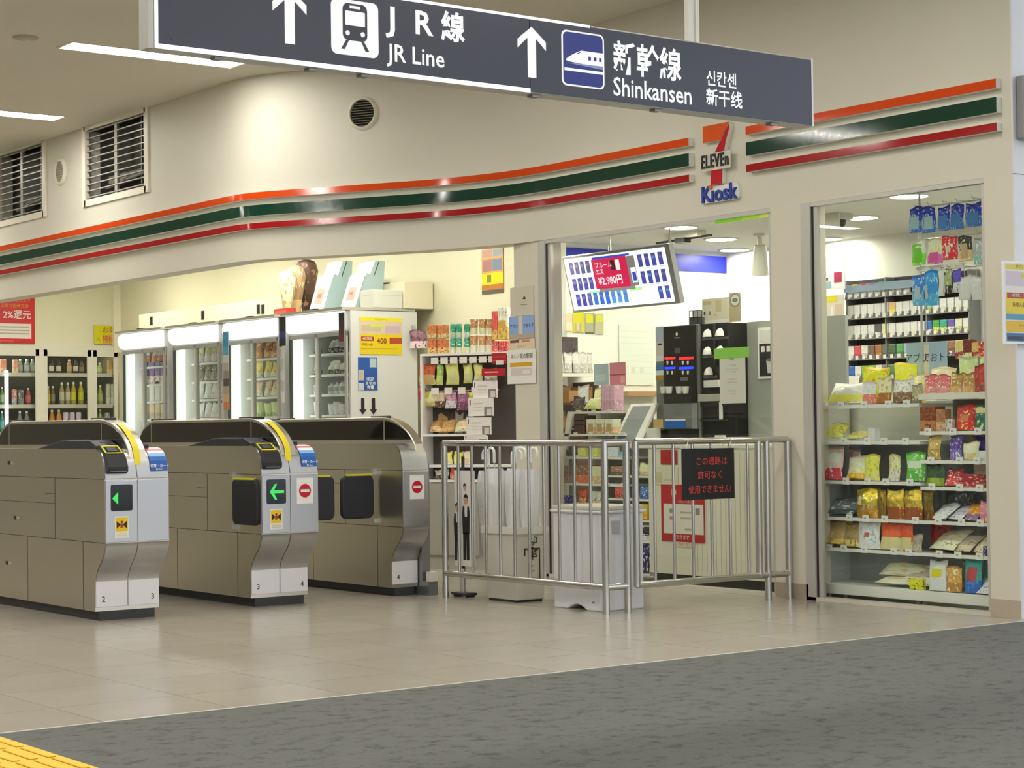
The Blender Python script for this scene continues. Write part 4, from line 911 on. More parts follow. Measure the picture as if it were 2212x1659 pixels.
# ---------------------------------------------------------------- hanging packs over the corner rack
YH = 9.80
hr = thing('hook_rack', 'chrome hook rack holding blister packs at the top of the corner window', 'hook rack', (-8.15, YH+.1, 1.40))
zr = [at_y(2040, y, YH).z for y in (436, 508, 577)]
x0h, x1h = at_y(1958, 450, YH).x, -7.75
for z in zr: MB().tube([(x0h, YH+.12, z), (x1h, YH+.12, z)], .006, ALU, 8).build('rail', hr, world=hr)
for x in (x0h+.01, x1h-.01): MB().tube([(x, YH+.12, 1.404), (x, YH+.12, ZS)], .008, ALU, 8).build('upright', hr, world=hr)
MB().box(at_y(1975, 580, YH).x, at_y(2080, 580, YH).x, YH+.02, YH+.025, zr[2]-.012, zr[2]+.02, PAPER).build('price_strip', hr, world=hr)
def hang(row, px0, px1, py0, py1, c, label, kind='pouch', lab=None, foil=0):
    a, b = at_y(px0, py1, YH), at_y(px1, py1, YH); h = at_y((px0+px1)/2, py0, YH).z-a.z; w = b.x-a.x
    o = bag('blister_pack', w, h, .03, c, 'pillow' if kind == 'pillow' else 'cube', 0, foil, lab)
    o.location = ((a.x+b.x)/2, YH, a.z); tag(o, label, 'pack', 'packs hanging in the corner window')
    hk = MB().tube([(0, .12, zr[row]-a.z), (0, -.01, zr[row]-a.z), (0, -.018, zr[row]-a.z+.012)], .003, ALU, 6).tube([(0, -.002, h-.01), (0, -.002, zr[row]-a.z)], .002, ALU, 6)
    o2 = hk.build('hook', hr); o2.location = Vector(((a.x+b.x)/2, YH, a.z)) - Vector(hr.matrix_basis.translation); return o
B1 = ('#1433c4', '#2a6ae0', '#a8dcf8')  # blue LED light put into the pack and label colours
for i, (a, b, y0_, y1_) in enumerate(((1965, 1992, 448, 504), (1993, 2021, 447, 504), (2027, 2053, 446, 499), (2054, 2082, 442, 496), (2087, 2122, 438, 491))):
    hang(0, a, b, y0_, y1_, B1, f'deep blue blister pack in the top hanging row, {ORD[i]} of five from the bare post', lab=('#c2ecfb' if i < 2 else '#4f9af0', .15, .85, .12, .62))
hang(1, 1970, 2000, 519, 574, ('#c9dcb0', '#6cc22e', '#e6f0d8'), 'clear pack with a lime green toy in the middle hanging row', lab=('#74cf2c', .08, .8, .1, .85))
hang(1, 2005, 2037, 516, 571, ('#e2c6a8', '#e05aa8', '#f0d84a'), 'pink and yellow pack in the middle hanging row', lab=('#e65fae', .2, .8, .05, .45))
hang(1, 2036, 2069, 510, 562, ('#c01c22', '#c8282c', '#e6ded2'), 'bright red pack in the middle hanging row', lab=('#e8d8c0', .3, .65, .3, .6))
hang(1, 2072, 2101, 510, 565, ('#2a2420', '#c9a878', '#e0c8a0'), 'beige and black pack in the middle hanging row', lab=('#d4b488', .2, .75, .1, .7))
hang(1, 2104, 2124, 513, 571, ('#8f9c9a', '#7aa89c', '#c8d4d2'), 'grey green pack next to the pillar in the middle hanging row')
hang(2, 1972, 1998, 594, 661, ('#2a6ec0', '#4f96d8', '#a8d0ec'), 'large blue pack hanging low, outer of the pair', lab=('#bfd4d8', .3, .75, .2, .6))
hang(2, 1998, 2028, 585, 661, ('#1f7ecb', '#3a8fd8', '#8ecaea'), 'large blue pack hanging low, inner of the pair', lab=('#c4d2d2', .05, .35, .2, .6))
hang(2, 2029, 2041, 580, 640, ('#d8dcd6', '#c9cdc8', '#f0f2ee'), 'narrow clear pack hanging beside the large blue packs')
hang(2, 2043, 2056, 580, 635, ('#8d9a62', '#20221c', '#c8d0a8'), 'narrow green and black pack in the low hanging row')
hang(2, 2059, 2077, 582, 632, ('#5648b0', '#e2e0ec', '#3a3080'), 'violet pack with a white loop in the low hanging row')
for a, b, l in ((2072, 2098, 'pale pink cloth pack in the low hanging row, farther from the pillar'), (2099, 2122, 'pale pink cloth pack in the low hanging row, next to the pillar')): hang(2, a, b, 596, 649, ('#e2cfc8', '#dcc6c0', '#eee0da'), l)

# ---------------------------------------------------------------- cigarette rack on the back wall
YG = 12.05
cr = thing('cigarette_rack', 'grey wall rack of cigarette packs behind the counter', 'rack', (-10.8, YG, 1.5))
fg = lambda px, py: at_y(px, py, YG)
xa, xb = fg(1826, 690).x, fg(2092, 690).x
rows = [fg(1830, 643).z, fg(1828, 687).z, fg(1828, 731).z, fg(1828, 775).z, fg(1828, 818).z]
RG = mat('#8b8e90', .4, .3)
for z in rows:
    o = MB().box(xa, xb, YG, YB-.01, z-.012, z, RG).box(xa, xb, YG-.004, YG, z-.02, z+.002, RG).build('shelf', cr, world=cr)
for px in (1827, 1911, 1999, 2091):
    x = fg(px, 690).x; MB().box(x-.006, x+.006, YG+.01, YB-.01, rows[-1]-.02, fg(1828, 606).z, RG).build('divider', cr, world=cr)
MB().box(xa, xb, YB-.02, YB-.008, rows[-1]-.02, rows[0]+.15, mat('#2a2c2e', .6)).build('back_panel', cr, world=cr)
MB().box(xa, fg(1976, 620).x, YG-.012, YG-.002, fg(1900, 627).z, fg(1900, 610).z, mat('#8fa6bc', .5)).build('header_strip', cr, world=cr)
for i, c in enumerate(('#e8c832', '#c83a44', '#9a6ab0', '#6ab0a0')):
    x = fg(1842+19*i, 612).x; MB().box(x, x+.06, YG-.014, YG-.0121, fg(1900, 613).z, fg(1900, 609).z, mat(c, .5)).build('header_flag', cr, world=cr)
wpk = (xb-xa)/17
prt = {}
def cig(c1, c2):
    if (c1, c2) not in prt:
        o = carton('cigarette_pack', wpk*.90, .105, .024, (c1, c2, c1)); MB().box(-wpk*.45, wpk*.45, -.0125, -.012, .098, .1, mat('#c8c8c4', .4)).build('lid_seam', o); prt[(c1, c2)] = o; return o
    o = prt[(c1, c2)]; return copy_tree(o)
pal = {0: [('#e2e4e2', '#b8c8dc')]*4+[('#d5d8da', '#c2cad2')]*5,
       1: [('#e6e4dc', '#d4d2ca'), ('#e4e0d2', '#d8d0b8'), ('#dedcd6', '#cfcdc6'), ('#dcdad6', '#c8c6c2'), ('#e2e0da', '#d0cec8'), ('#e6e6e2', '#d6d6d0'), ('#e0a070', '#d8c24a'), ('#e4e4e0', '#cfcfc8'), ('#e2e2de', '#cdcdc8'), ('#dedede', '#ccc'+'ccc'), ('#e6e6e0', '#d2d2ca'), ('#dce2d6', '#8aa06a'), ('#e4e4e0', '#ceccc6'), ('#dee2da', '#a8b49a'), ('#e6e4de', '#d0ceca'), ('#e2e2dc', '#c8c8c0'), ('#e0e0da', '#c6c6be')],
       2: [('#cfd4cc', '#b8c0b4'), ('#dadcd8', '#c4c8c2'), ('#c8ccca', '#b0b6b2'), ('#b9bdbb', '#a2a8a4'), ('#4a4c4e', '#c8c8c8'), ('#d8cf9e', '#c8b878'), ('#dfe2e0', '#c8cec8'), ('#d4d8d6', '#bcc2be'), ('#dedad0', '#c8c0b0'), ('#e0dcd0', '#ccc6b6'), ('#ded8ca', '#c4bca8'), ('#3c5ea0', '#dfe3ea'), ('#3c8a3c', '#d8dc60'), ('#2f8a78', '#d2cc7a'), ('#5c4a9c', '#d8c8a8'), ('#d8d8b0', '#8a9a4a'), ('#dcdcc0', '#a8ae6a')],
       3: [('#cdd2cc', '#b4bab2'), ('#b03a48', '#9c2c3a'), ('#bdbfb8', '#a4a69e'), ('#5c4a40', '#7a6252'), ('#8a5a34', '#a87244'), ('#4e5a4c', '#3a463a'), ('#3c5a3e', '#2c442e'), ('#4e8a52', '#3a7040'), ('#8c9cae', '#73869c'), ('#5f8a5a', '#4a7046'), ('#a8c23a', '#8aa82c'), ('#3a2a7a', '#2c2062'), ('#d4b82c', '#b89a1e'), ('#c9c0a8', '#b0a68c'), ('#7a5a48', '#5e4234'), ('#c8a86a', '#a88848'), ('#8e3030', '#702222')],
       4: [('#2c5aa0', '#204a8a'), ('#c0c6c0', '#a8aea8'), ('#5a9a5c', '#468448'), ('#8aa83a', '#6e8c2c'), ('#b8b8b0', '#9c9c94'), ('#6a6a64', '#50504a'), ('#4a6a4c', '#38543a'), ('#4e9a5a', '#3a8046')]}
RN = ['top', 'second', 'third', 'fourth', 'lowest']
CN = {'#e2e4e2': 'white', '#d5d8da': 'pale grey'}
def cname(h):
    r, g, b = [int(h[i:i+2], 16) for i in (1, 3, 5)]; mx, mn = max(r, g, b), min(r, g, b)
    if mx-mn < 26: return 'white' if mx > 205 else 'grey' if mx > 110 else 'black'
    if r == mx: return ('yellow' if b < 110 else 'cream') if g > r*.82 else 'brown' if g > r*.55 else 'red'
    return 'green' if g == mx else ('blue' if r < 110 and g > r*.9 else 'violet')
for ri, lst in pal.items():
    for k, (c1, c2) in enumerate(lst):
        o = cig(c1, c2); o.location = (xa+wpk*(k+.5), YG+.03, rows[ri]+.001)
        tag(o, f'{cname(c1)} cigarette pack, {ORD[k]} from the posters, {RN[ri]} row of the wall rack', 'cigarette pack', 'cigarette packs on the wall rack')
        MB().box(xa+wpk*(k+.12), xa+wpk*(k+.46), YG-.0065, YG-.0042, rows[ri]-.012, rows[ri]+.024, mat('#5f6470', .5)).box(xa+wpk*(k+.46), xa+wpk*(k+.86), YG-.0065, YG-.0042, rows[ri]-.012, rows[ri]+.02, PAPER).build('number_tag', cr, world=cr)
def wall_poster(name, label, px0, py0, px1, py1, base, rects=(), texts=(), plane='y', val=None, **k):
    val = YB-.006 if val is None else val
    fr = fr_px(plane, val, px0, py1); w_, h_ = size_px(plane, val, px0, py0, px1, py1)
    return poster(name, label, 'poster', fr, w_, h_, base, rects, texts, **k)
wall_poster('wall_poster', 'white poster with a crimson device on the back wall beside the cigarette rack', 1781, 545, 1828, 628, '#ece6e2', [(.40, .05, .95, .6, '#f6f2f2'), (.48, .18, .85, .45, '#a8184a'), (.05, .05, .35, .22, '#8ab4bc'), (.04, .25, .2, .33, '#3a3a40')], [(.3, .8, .12, '加熱式', '#b03a5a')], val=12.0)
wall_poster('wall_poster', 'yellow and grey photo poster low on the back wall beside the cigarette rack', 1779, 640, 1826, 735, '#d4cfc4', [(.02, .84, .7, 1, '#d6cc2a'), (.06, .2, .28, .5, '#c8d21a'), (.4, .15, .5, .75, '#e9e6e8'), (.6, .4, .95, .8, '#cdb8a8'), (.55, .2, .85, .42, '#7a6e66'), (0, 0, 1, .12, '#e9dfdb')], val=12.0)
wall_poster('notice_sheet', 'plain white notice sheet beside the aluminium post on the back wall', 1756, 560, 1776, 640, '#e4e8e4', [(.1, .6, .9, .63, '#b8beb8'), (.1, .4, .9, .43, '#b8beb8')], val=12.0)
# ================================================================ counter, coffee machine, menu screen
YK = 9.72
xk0, xk1 = at_y(1402, 1100, YK).x, -9.44
ct = thing('shop_counter', 'white ribbed shop counter behind the steel barrier', 'counter', ((xk0+xk1)/2, 10.0, 0))
CW = mat('#ece4d2', .45)
xtl = at_y(1190, 950, YK).x
MB().box(xk0, xk1, YK, 10.25, .07, 1.03, CW).build('body', ct, world=ct)
mb = MB()
for k in range(int((xk1-xk0-.5)/.052)): x = xk0+.5+k*.052; mb.box(x, x+.004, YK-.002, YK+.0005, .1, 1.0, mat('#d2c9b4', .5))
mb.build('panel_grooves', ct, world=ct)
MB().box(at_y(1347, 960, YK).x, xk1, YK-.012, 10.27, 1.03, 1.06, mat('#f3efe4', .3)).build('worktop', ct, world=ct, bevel=.005)
MB().box(xk0+.02, xk1, YK+.03, 10.2, 0, .07, BLACK).build('plinth', ct, world=ct)
def pan(px0, py0, px1, py1): fr = fr_px('y', YK-.003, px0, py1); return (fr,)+size_px('y', YK-.003, px0, py0, px1, py1)
fr, w_, h_ = pan(1430, 1046, 1525, 1168)
poster('counter_poster', 'red poster with a white box on the counter front, behind the barrier', 'poster', fr, w_, h_, '#c21a26', rects=[(.06, .14, .98, .66, '#efe6da'), (.2, .5, .3, .58, '#8fa08a'), (.2, .38, .32, .44, '#d88a80'), (.45, .5, .7, .53, '#b8b0a4'), (.45, .4, .7, .43, '#b8b0a4'), (.8, .48, .9, .6, '#8f8a84'), (.55, .2, .75, .24, '#c0b8aa')],
       texts=[(.30, .86, .15, '10', '#f0dcd4', 'CENTER', .03), (.5, .075, .09, 'セブンカフェ' if False else 'できます', '#f0d0c8', 'CENTER', .02), (.6, .70, .05, 'お支払いに使えます', '#f0d0c8')])
fr, w_, h_ = pan(1428, 972, 1464, 1003)
poster('counter_notice', 'small red notice above the red poster on the counter front', 'poster', fr, w_, h_, '#b8141f')
fr, w_, h_ = pan(1412, 1008, 1466, 1046)
poster('counter_notice', 'cream price notice between the two red ones on the counter front', 'poster', fr, w_, h_, '#e6dcc2', rects=[(.05, .1, .35, .7, '#d6c89c'), (.45, .2, .9, .3, '#cfc4a8')])
fr, w_, h_ = pan(1458, 1170, 1502, 1180)
poster('counter_caption', 'tiny red caption line under the red counter poster', 'poster', fr, w_, h_, '#ece2d0', texts=[(.5, .5, .8, 'ご利用ください', '#c0303a')])

YM = 9.98
def ym(px, py): return at_y(px, py, YM)
xm0, xm1 = ym(1417, 820).x, ym(1511, 820).x; zm0, zm1 = 1.062, ym(1465, 703).z
FM = FR((0, YM, 0), *VY)
cm = thing('coffee_machine', 'tall grey and black self service coffee machine on the counter', 'coffee machine', ((xm0+xm1)/2, YM+.2, 1.061))
def mxz(px, py): p = ym(px, py); return p.x, p.z
def mslab(mb, px0, py0, px1, py1, h0, h1, m, rad=0): x0, z1 = mxz(px0, py0); x1, z0 = mxz(px1, py1); FM.slab(mb, x0, z0, x1, z1, h0, h1, m, rad)
MB().box(xm0, xm1, YM, YM+.42, zm0, zm1, mat('#8d8c88', .35, .4)).build('housing', cm, world=cm, bevel=.006)
mb = MB(); mslab(mb, 1436, 706, 1506, 869, .001, .018, mat('#1f1b19', .25)); fp = mb.build('front_panel', cm, world=cm, bevel=.004)
mb = MB(); RL = mat('#e01a20', .4, 0, 2.5); BL = mat('#1c2fe0', .4, 0, 2.5); WT = mat('#e8e4dc', .4)
for a, b in ((1440, 1463), (1471, 1502)):
    mslab(mb, a, 772, b, 776, .019, .021, RL); mslab(mb, a, 793, b, 797, .019, .021, BL)
mb.build('lit_buttons', cm, world=cm)
for cx in (1446, 1456, 1479, 1490):
    for y in (780, 801):
        mb = MB(); x, z = mxz(cx, y+4); FM.shape(mb, [(x-.008, z-.014), (x+.008, z-.014), (x+.012, z+.014), (x-.012, z+.014)], .019, .021, WT); mb.build('cup_symbol', cm, world=cm)
mb = MB(); x, z = mxz(1466, 722); FM.shape(mb, ellipse(x, z, .012, .014, 14), .019, .0205, WT); mslab(mb, 1461, 729, 1472, 731, .019, .0205, mat('#8c8880', .4)); mslab(mb, 1461, 752, 1474, 763, .019, .0205, mat('#5a5650', .4)); mslab(mb, 1474, 815, 1490, 822, .019, .0205, mat('#6e6a64', .4)); mb.build('panel_marks', cm, world=cm)
mb = MB(); mslab(mb, 1434, 850, 1508, 926, .001, .003, mat('#2a2624', .3)); mslab(mb, 1434, 872, 1508, 926, .003, .006, mat('#a3a2a0', .25)); mb.build('cup_bay', cm, world=cm)
mb = MB(); mslab(mb, 1430, 852, 1509, 926, .07, .073, glass_mat('clear_door', '#f2f4f4', .05)); mb.build('bay_door', cm, world=cm)
for cx in (1440, 1452, 1474, 1488):
    x, z = mxz(cx, 850); MB().lathe([(.022, 0), (.03, .055)], (x, YM-.032, z), WT, 14).build('paper_cup', cm, world=cm)
mb = MB(); mslab(mb, 1452, 908, 1496, 924, .074, .0765, mat('#1f63b8', .4)); mslab(mb, 1452, 905, 1496, 909, .074, .077, WT); mb.build('blue_label', cm, world=cm)
mb = MB(); mslab(mb, 1427, 906, 1448, 924, .074, .0765, mat('#c8aa72', .4)); mb.build('beige_label', cm, world=cm)
mb = MB(); 
for a, b, c in ((706, 738, '#b9c2d2'), (739, 768, '#d8cfc6'), (769, 780, '#d9e2dc'), (789, 800, '#2b7ac0'), (800, 810, '#e2e6e8'), (811, 821, '#b88a2e')): mslab(mb, 1417, a, 1434, b, .0005, .003, mat(c, .45))
mslab(mb, 1421, 742, 1430, 746, .003, .004, BLACK); mb.build('side_stickers', cm, world=cm)
mb = MB(); mslab(mb, 1418, 928, 1510, 949, .001, .012, BLACK); mb.build('base_tray', cm, world=cm)
xc1 = ym(1569, 820).x
cu = thing('cup_rack', 'black two column dispenser of paper cups and lids beside the coffee machine', 'dispenser', ((xm1+xc1)/2, YM+.2, 1.061))
MB().box(xm1+.004, xc1, YM+.02, YM+.4, 1.062, ym(1540, 698).z, BLACK).build('cabinet', cu, world=cu, bevel=.003)
mb = MB(); mslab(mb, 1540, 700, 1544, 790, -.02, -.004, mat('#3c3c3e', .4)); mslab(mb, 1512, 868, 1569, 876, -.02, -.002, mat('#2e2e30', .3)); mslab(mb, 1512, 905, 1569, 909, -.02, -.002, mat('#3a3a3c', .3)); mb.build('divider', cu, world=cu)
def dome(cx, cy, rx, ry):
    x, z = mxz(cx, cy); mb = MB(); n = 12; vs = []; fs = []
    prof = [(math.cos(PI/2*i/6), math.sin(PI/2*i/6)) for i in range(7)]
    for c_, s_ in prof: vs += [(x+rx*c_*math.cos(PI*j/n), YM-.0-.05*c_*math.sin(PI*j/n), z+ry*s_) for j in range(n+1)]
    fs = [(i*(n+1)+j, i*(n+1)+j+1, (i+1)*(n+1)+j+1, (i+1)*(n+1)+j) for i in range(6) for j in range(n)]
    mb.add(vs, fs, WT, True); return mb
for cx, cy in ((1530, 728), (1557, 726), (1530, 766), (1557, 764), (1533, 810)): 
    dome(cx, cy, .036, .062).build('cup_stack', cu, world=cu)
    mb = MB(); mslab(mb, cx-15, cy+2, cx+13, cy+6, -.018, -.01, mat('#6a6866', .3)); mb.build('cell_lip', cu, world=cu)
mb = MB(); mslab(mb, 1526, 822, 1558, 836, -.018, .03, WT); mslab(mb, 1512, 852, 1560, 866, -.018, .02, mat('#b8b2a6', .4)); mb.build('lid_tray', cu, world=cu)
mb = MB(); mslab(mb, 1553, 868, 1560, 906, -.01, .0, WT); mslab(mb, 1548, 940, 1566, 946, -.01, .02, WT); mb.build('straw_holder', cu, world=cu)
pt = thing('partition_board', 'grey board standing between the cup dispenser and the pillar', 'board', ((xc1-9.62)/2-.0, YM+.3, 1.061))
MB().box(xc1+.004, -9.63, YM+.22, YM+.25, 1.062, at_y(1600, 697, YM+.22).z, mat('#9a9d96', .4)).build('panel', pt, world=pt)
fr = fr_px('y', YM+.215, 1639, 818); w_, h_ = size_px('y', YM+.215, 1639, 708, 1690, 818)
poster('cup_poster', 'black and white cup poster on the grey board by the pillar', 'poster', fr, w_, h_, '#ecebe6', rects=[(.06, .04, .95, .68, '#2b2b2b'), (.14, .52, .3, .63, '#e0deda'), (.38, .52, .54, .63, '#e0deda'), (.1, .70, .9, .95, '#d8d6d0')], shapes=[([(.42, .1), (.72, .1), (.8, .36), (.36, .36)], '#c9c6c0'), (ellipse(.58, .36, .22, .035, 18), '#6e6a66')])
ycard = YM+.05; fr = fr_px('y', ycard, 1518, 699); fr.o.z = ym(1540, 698).z+.001; w_, h_ = size_px('y', ycard, 1518, 645, 1577, 699)
poster('menu_card', 'cream drinks price card standing on the cup dispenser', 'card', fr, w_, h_, '#ddd5bb', rects=[(0, 0, 1, .14, '#eeeae0'), (.05, .75, .35, .9, '#c8b98e'), (.5, .45, .72, .9, '#cdbf95'), (.05, .35, .12, .5, '#4a4238'), (.25, .35, .32, .5, '#8f866e'), (.45, .3, .55, .36, '#b6ab8c')])
fr2 = FR(fr.p(w_+.004, 0), *VY); w2, h2 = size_px('y', ycard, 1577, 634, 1602, 697)
poster('badge_card', 'beige card with a round grey badge standing on the cup dispenser', 'card', fr2, w2, h2, '#b7aa86', shapes=[(ellipse(.52, .74, .48, .24, 24), '#8e8a80'), (ellipse(.52, .74, .36, .18, 24), '#d9d6ca'), (ellipse(.52, .74, .26, .07, 24), '#7c776c')])
fr = fr_px('y', YM+.02, 1490, 700); fr.o.z = zm1+.002; w_, h_ = size_px('y', YM+.02, 1490, 672, 1517, 701)
gb = thing('wire_box', 'small grey wire box with white cards on top of the coffee machine', 'box', fr.p(w_/2, 0))
mb = MB(); fr.slab(mb, 0, 0, w_, h_*.5, -.06, 0, mat('#55554f', .5)); fr.slab(mb, w_*.05, h_*.1, w_*.95, h_, -.03, -.02, mat('#c4c4ba', .5)); mb.build('cards', gb, world=gb)
mb = MB()
for k in range(4): mb.tube([fr.p(w_*k/3, 0, .004), fr.p(w_*k/3, h_, .004)], .003, BLACK, 6)
for k in (0, .5, 1): mb.tube([fr.p(0, h_*k, .004), fr.p(w_, h_*k, .004)], .003, BLACK, 6)
mb.build('wire_front', gb, world=gb)
# notice taped to the inside of the window
YN = YS+.042
fr = fr_px('y', YN, 1556, 872); w_, h_ = size_px('y', YN, 1556, 765, 1613, 872)
nt2 = poster('paper_notice', 'long white paper notice taped inside the counter window with green tape', 'notice', fr, w_, h_, '#efe6da', texts=[(.5, .88, .06, 'お願い', '#6a625c')]+[(.5, y, .035, t_, '#9a8e86') for y, t_ in ((.76, 'いつもご利用'), (.68, 'ありがとうございます'), (.63, 'マスクの着用'), (.48, 'レジ袋は有料です'), (.42, 'お申し付けください'), (.25, 'ご協力をお願い'), (.19, 'いたします'))], thick=.002)
f3 = fr_px('y', YN, 1543, 776); w3, h3 = size_px('y', YN, 1543, 753, 1619, 776); mb = MB(); f3.slab(mb, 0, 0, w3, h3, .002, .0032, mat('#9fdc5c', .4)); mb.build('green_tape', nt2, world=nt2)
f4 = fr_px('y', YN+.03, 1546, 484); w4, h4 = size_px('y', YN+.03, 1546, 470, 1672, 484)
poster('window_banner', 'lime green and yellow strip banner at the head of the counter window', 'banner', FR(f4.o, *VY), w4-.03, .085, '#8fd02c', rects=[(.5, 0, .8, 1, '#a8d63a'), (.8, 0, 1, 1, '#d8e05a')], glow=.55)
# tilted menu screen
xl = at_y(1214, 555, 9.80).x; 
yb_ = 9.80
for _ in range(60):
    yb_ += .005
    if at_y(1239, 675, yb_).x <= xl: break
Ptl = at_y(1214, 556, 9.80); Pbl = at_y(1239, 676, yb_); Ptr = at_y(1444, 526, 9.80)
Wt = Ptr.x-Ptl.x; up = (Ptl-Pbl); Ht = up.length; FT = FR(Pbl, (1, 0, 0), up)
tv = thing('menu_screen', 'tilted bright screen of blue product cards hung behind the counter window', 'screen', tuple(Pbl))
mb = MB(); FT.slab(mb, 0, 0, Wt, Ht, -.05, 0, mat('#a2a2a4', .35, .3)); mb.build('screen_case', tv, world=tv, bevel=.004)
SC = lambda c, e=.9: mat(c, .4, 0, e)
mb = MB(); FT.slab(mb, .02, .02, Wt-.055, Ht-.02, .0005, .003, SC('#f4f8ff', 1.05)); mb.build('screen_panel', tv, world=tv)
def tq(u, v): return .02+u*(Wt-.075), .02+v*(Ht-.04)
mb = MB(); FT.slab(mb, *tq(.275, .36), *tq(.62, .93), .003, .0036, SC('#c8084a')); FT.slab(mb, *tq(.30, .30), *tq(.66, .36), .003, .0035, SC('#9a8c8e', .6)); FT.slab(mb, *tq(.62, .36), *tq(.70, .92), .003, .0035, SC('#8a8684', .6)); FT.slab(mb, *tq(.645, .42), *tq(.695, .70), .0036, .004, SC('#f0f2fa')); FT.slab(mb, *tq(.655, .45), *tq(.69, .62), .004, .0044, SC('#3a3ab8')); FT.slab(mb, *tq(.285, .93), *tq(.66, .97), .003, .0035, SC('#2a44b8')); FT.slab(mb, *tq(.46, .70), *tq(.50, .88), .0036, .004, SC('#3a0c14', .3)); FT.slab(mb, *tq(.51, .68), *tq(.55, .88), .0036, .004, SC('#f4e8e8')); mb.build('advert_panel', tv, world=tv)
lettering(FR(FT.p(0, 0, .0042), FT.r, FT.u), [(*tq(.30, .80), .055, 'プルーム', SC('#f8e0e8'), 'LEFT', .01), (*tq(.30, .68), .05, 'エス', SC('#f8e0e8'), 'LEFT', .03), (*tq(.31, .50), .085, '¥2,980円', SC('#fbeef2'), 'LEFT', .012, .95)], tv)
def card(u, v, c, c2):
    mb = MB(); FT.slab(mb, *tq(u-.003, v-.01), *tq(u+.038, v+.225), .003, .0036, SC(c, .8)); FT.slab(mb, *tq(u+.006, v+.12), *tq(u+.03, v+.17), .0036, .004, SC(c2, .6)); FT.slab(mb, *tq(u-.004, v-.035), *tq(u+.04, v-.025), .003, .0034, SC('#b8bcc8', .6)); mb.build('product_card', tv, world=tv)
for r_, v in ((0, .70), (1, .385)):
    for k in range(4): card(.045+.057*k, v, '#4a4a86' if r_ == 0 else '#3c3aa0', '#8a7a96')
    for k in range(4): card(.735+.065*k, v, '#4444a0', '#5a9ad0' if k == 2-r_ else '#7a6a9a')
for k in range(9): card(.05+.06*k, .08, ['#3a34a8', '#3830a8', '#4c54a8', '#2a6ac8', '#1f64d0', '#2468d8', '#4f92dc', '#5a9ce0', '#4f8fd0'][k], '#7a74b8')
for k in range(2): card(.87+.065*k, .08, '#4a4aa8', '#4f96d0')
mb = MB(); FT.slab(mb, *tq(.19, .29), *tq(.56, .33), .003, .0034, SC('#8fe0a0')); FT.slab(mb, *tq(.60, .27), *tq(.72, .33), .003, .0034, SC('#a8e890')); mb.build('green_strip', tv, world=tv)
for f in (.35, .9): p = FT.p(Wt*f, Ht*.8, -.05); MB().tube([p, (p.x, p.y+.06, p.z+.08), (p.x, p.y+.06, ZS)], .016, ALU, 10).build('hanger', tv, world=tv)
p = at_z(1480, 515, ZS-.05); mt = thing('ceiling_bracket', 'black and white bracket on the shop ceiling beside the menu screen', 'bracket', (p.x, p.y, ZS))
MB().box(-.2, .2, -.05, .05, -.05, 0, WHITE).build('plate', mt); MB().box(-.05, .07, -.07, .0, -.09, -.05, BLACK).build('lens_box', mt); MB().tube([(-.36, 0, -.06), (.32, 0, -.05)], .01, BLACK, 8).build('arm', mt)
p = at_z(1640, 505, ZS); sp = thing('spot_lamp', 'white ceiling spot lamp beside the pillar in the counter window', 'lamp', (p.x, p.y, ZS))
MB().lathe([(.05, -.02), (.05, 0)], (0, 0, 0), WHITE, 16).build('base', sp); MB().tube([(0, 0, -.02), (.01, 0, -.14)], .02, WHITE, 10).build('arm', sp); MB().tube([(.03, -.02, -.10), (-.02, .02, -.34)], [.05, .075], WHITE, 16).build('head', sp)
p = at_z(1812, 463, ZS); sc_ = thing('security_camera', 'small dome security camera on the shop ceiling in the corner window', 'camera', (p.x, p.y, ZS))
MB().lathe([(.11, 0), (.11, -.035), (.09, -.045)], (0, 0, 0), mat('#c9c9c2', .4), 20).build('mount', sc_); MB().lathe([(.055, -.045), (.05, -.08), (.03, -.105), (.005, -.11)], (0, 0, 0), BLACK, 16).build('dome', sc_)
p = at_y(1784, 494, 10.6); hs_ = thing('ceiling_sign', 'small white hanging sign below the dome camera', 'sign', (p.x, 10.6, p.z)); 
MB().box(-.14, .14, -.01, .01, 0, .11, mat('#dedfd8', .4)).build('plate', hs_); MB().tube([(-.1, 0, .11), (-.1, 0, ZS-p.z)], .004, ALU, 6).tube([(.1, 0, .11), (.1, 0, ZS-p.z)], .004, ALU, 6).build('wires', hs_)
# white tub on the far counter
YT = 10.3; px = at_y(1790, 870, YT)
bc = thing('back_counter', 'low grey service counter seen below the cigarette rack', 'counter', (-10.3, 10.55, 0))
zbc = at_y(1780, 872, YT).z; MB().box(at_y(1752, 900, YT).x, -8.6, YT-.02, YT+.28, 0, zbc, mat('#b5b9ae', .4)).build('cabinet', bc, world=bc); MB().box(at_y(1740, 760, YT+.3).x, at_y(1826, 760, YT+.3).x, YT+.29, YT+.31, 0, at_y(1790, 721, YT+.3).z, mat('#b9bdad', .4)).build('back_board', bc, world=bc) 
tb = thing('utensil_tub', 'white tub with teal stripes and black tools on the service counter', 'tub', (px.x, YT+.14, zbc))
MB().lathe([(.11, .001), (.13, .2), (.12, .2), (.1, .02)], (0, 0, 0), WHITE, 20).build('body', tb)
for k in range(5): a = -.4+.2*k; MB().box(.131*math.sin(a)-.008, .131*math.sin(a)+.008, -.133*math.cos(a)-.002, -.131*math.cos(a), .06, .15, mat('#5aa8a0', .4)).build('stripe', tb)
MB().tube([(-.05, 0, .1), (-.04, 0, .31)], [.008, .012], BLACK, 8).build('tool', tb); MB().tube([(.03, .02, .1), (.05, .02, .28)], [.005, .008], BLACK, 8).build('tool', tb)

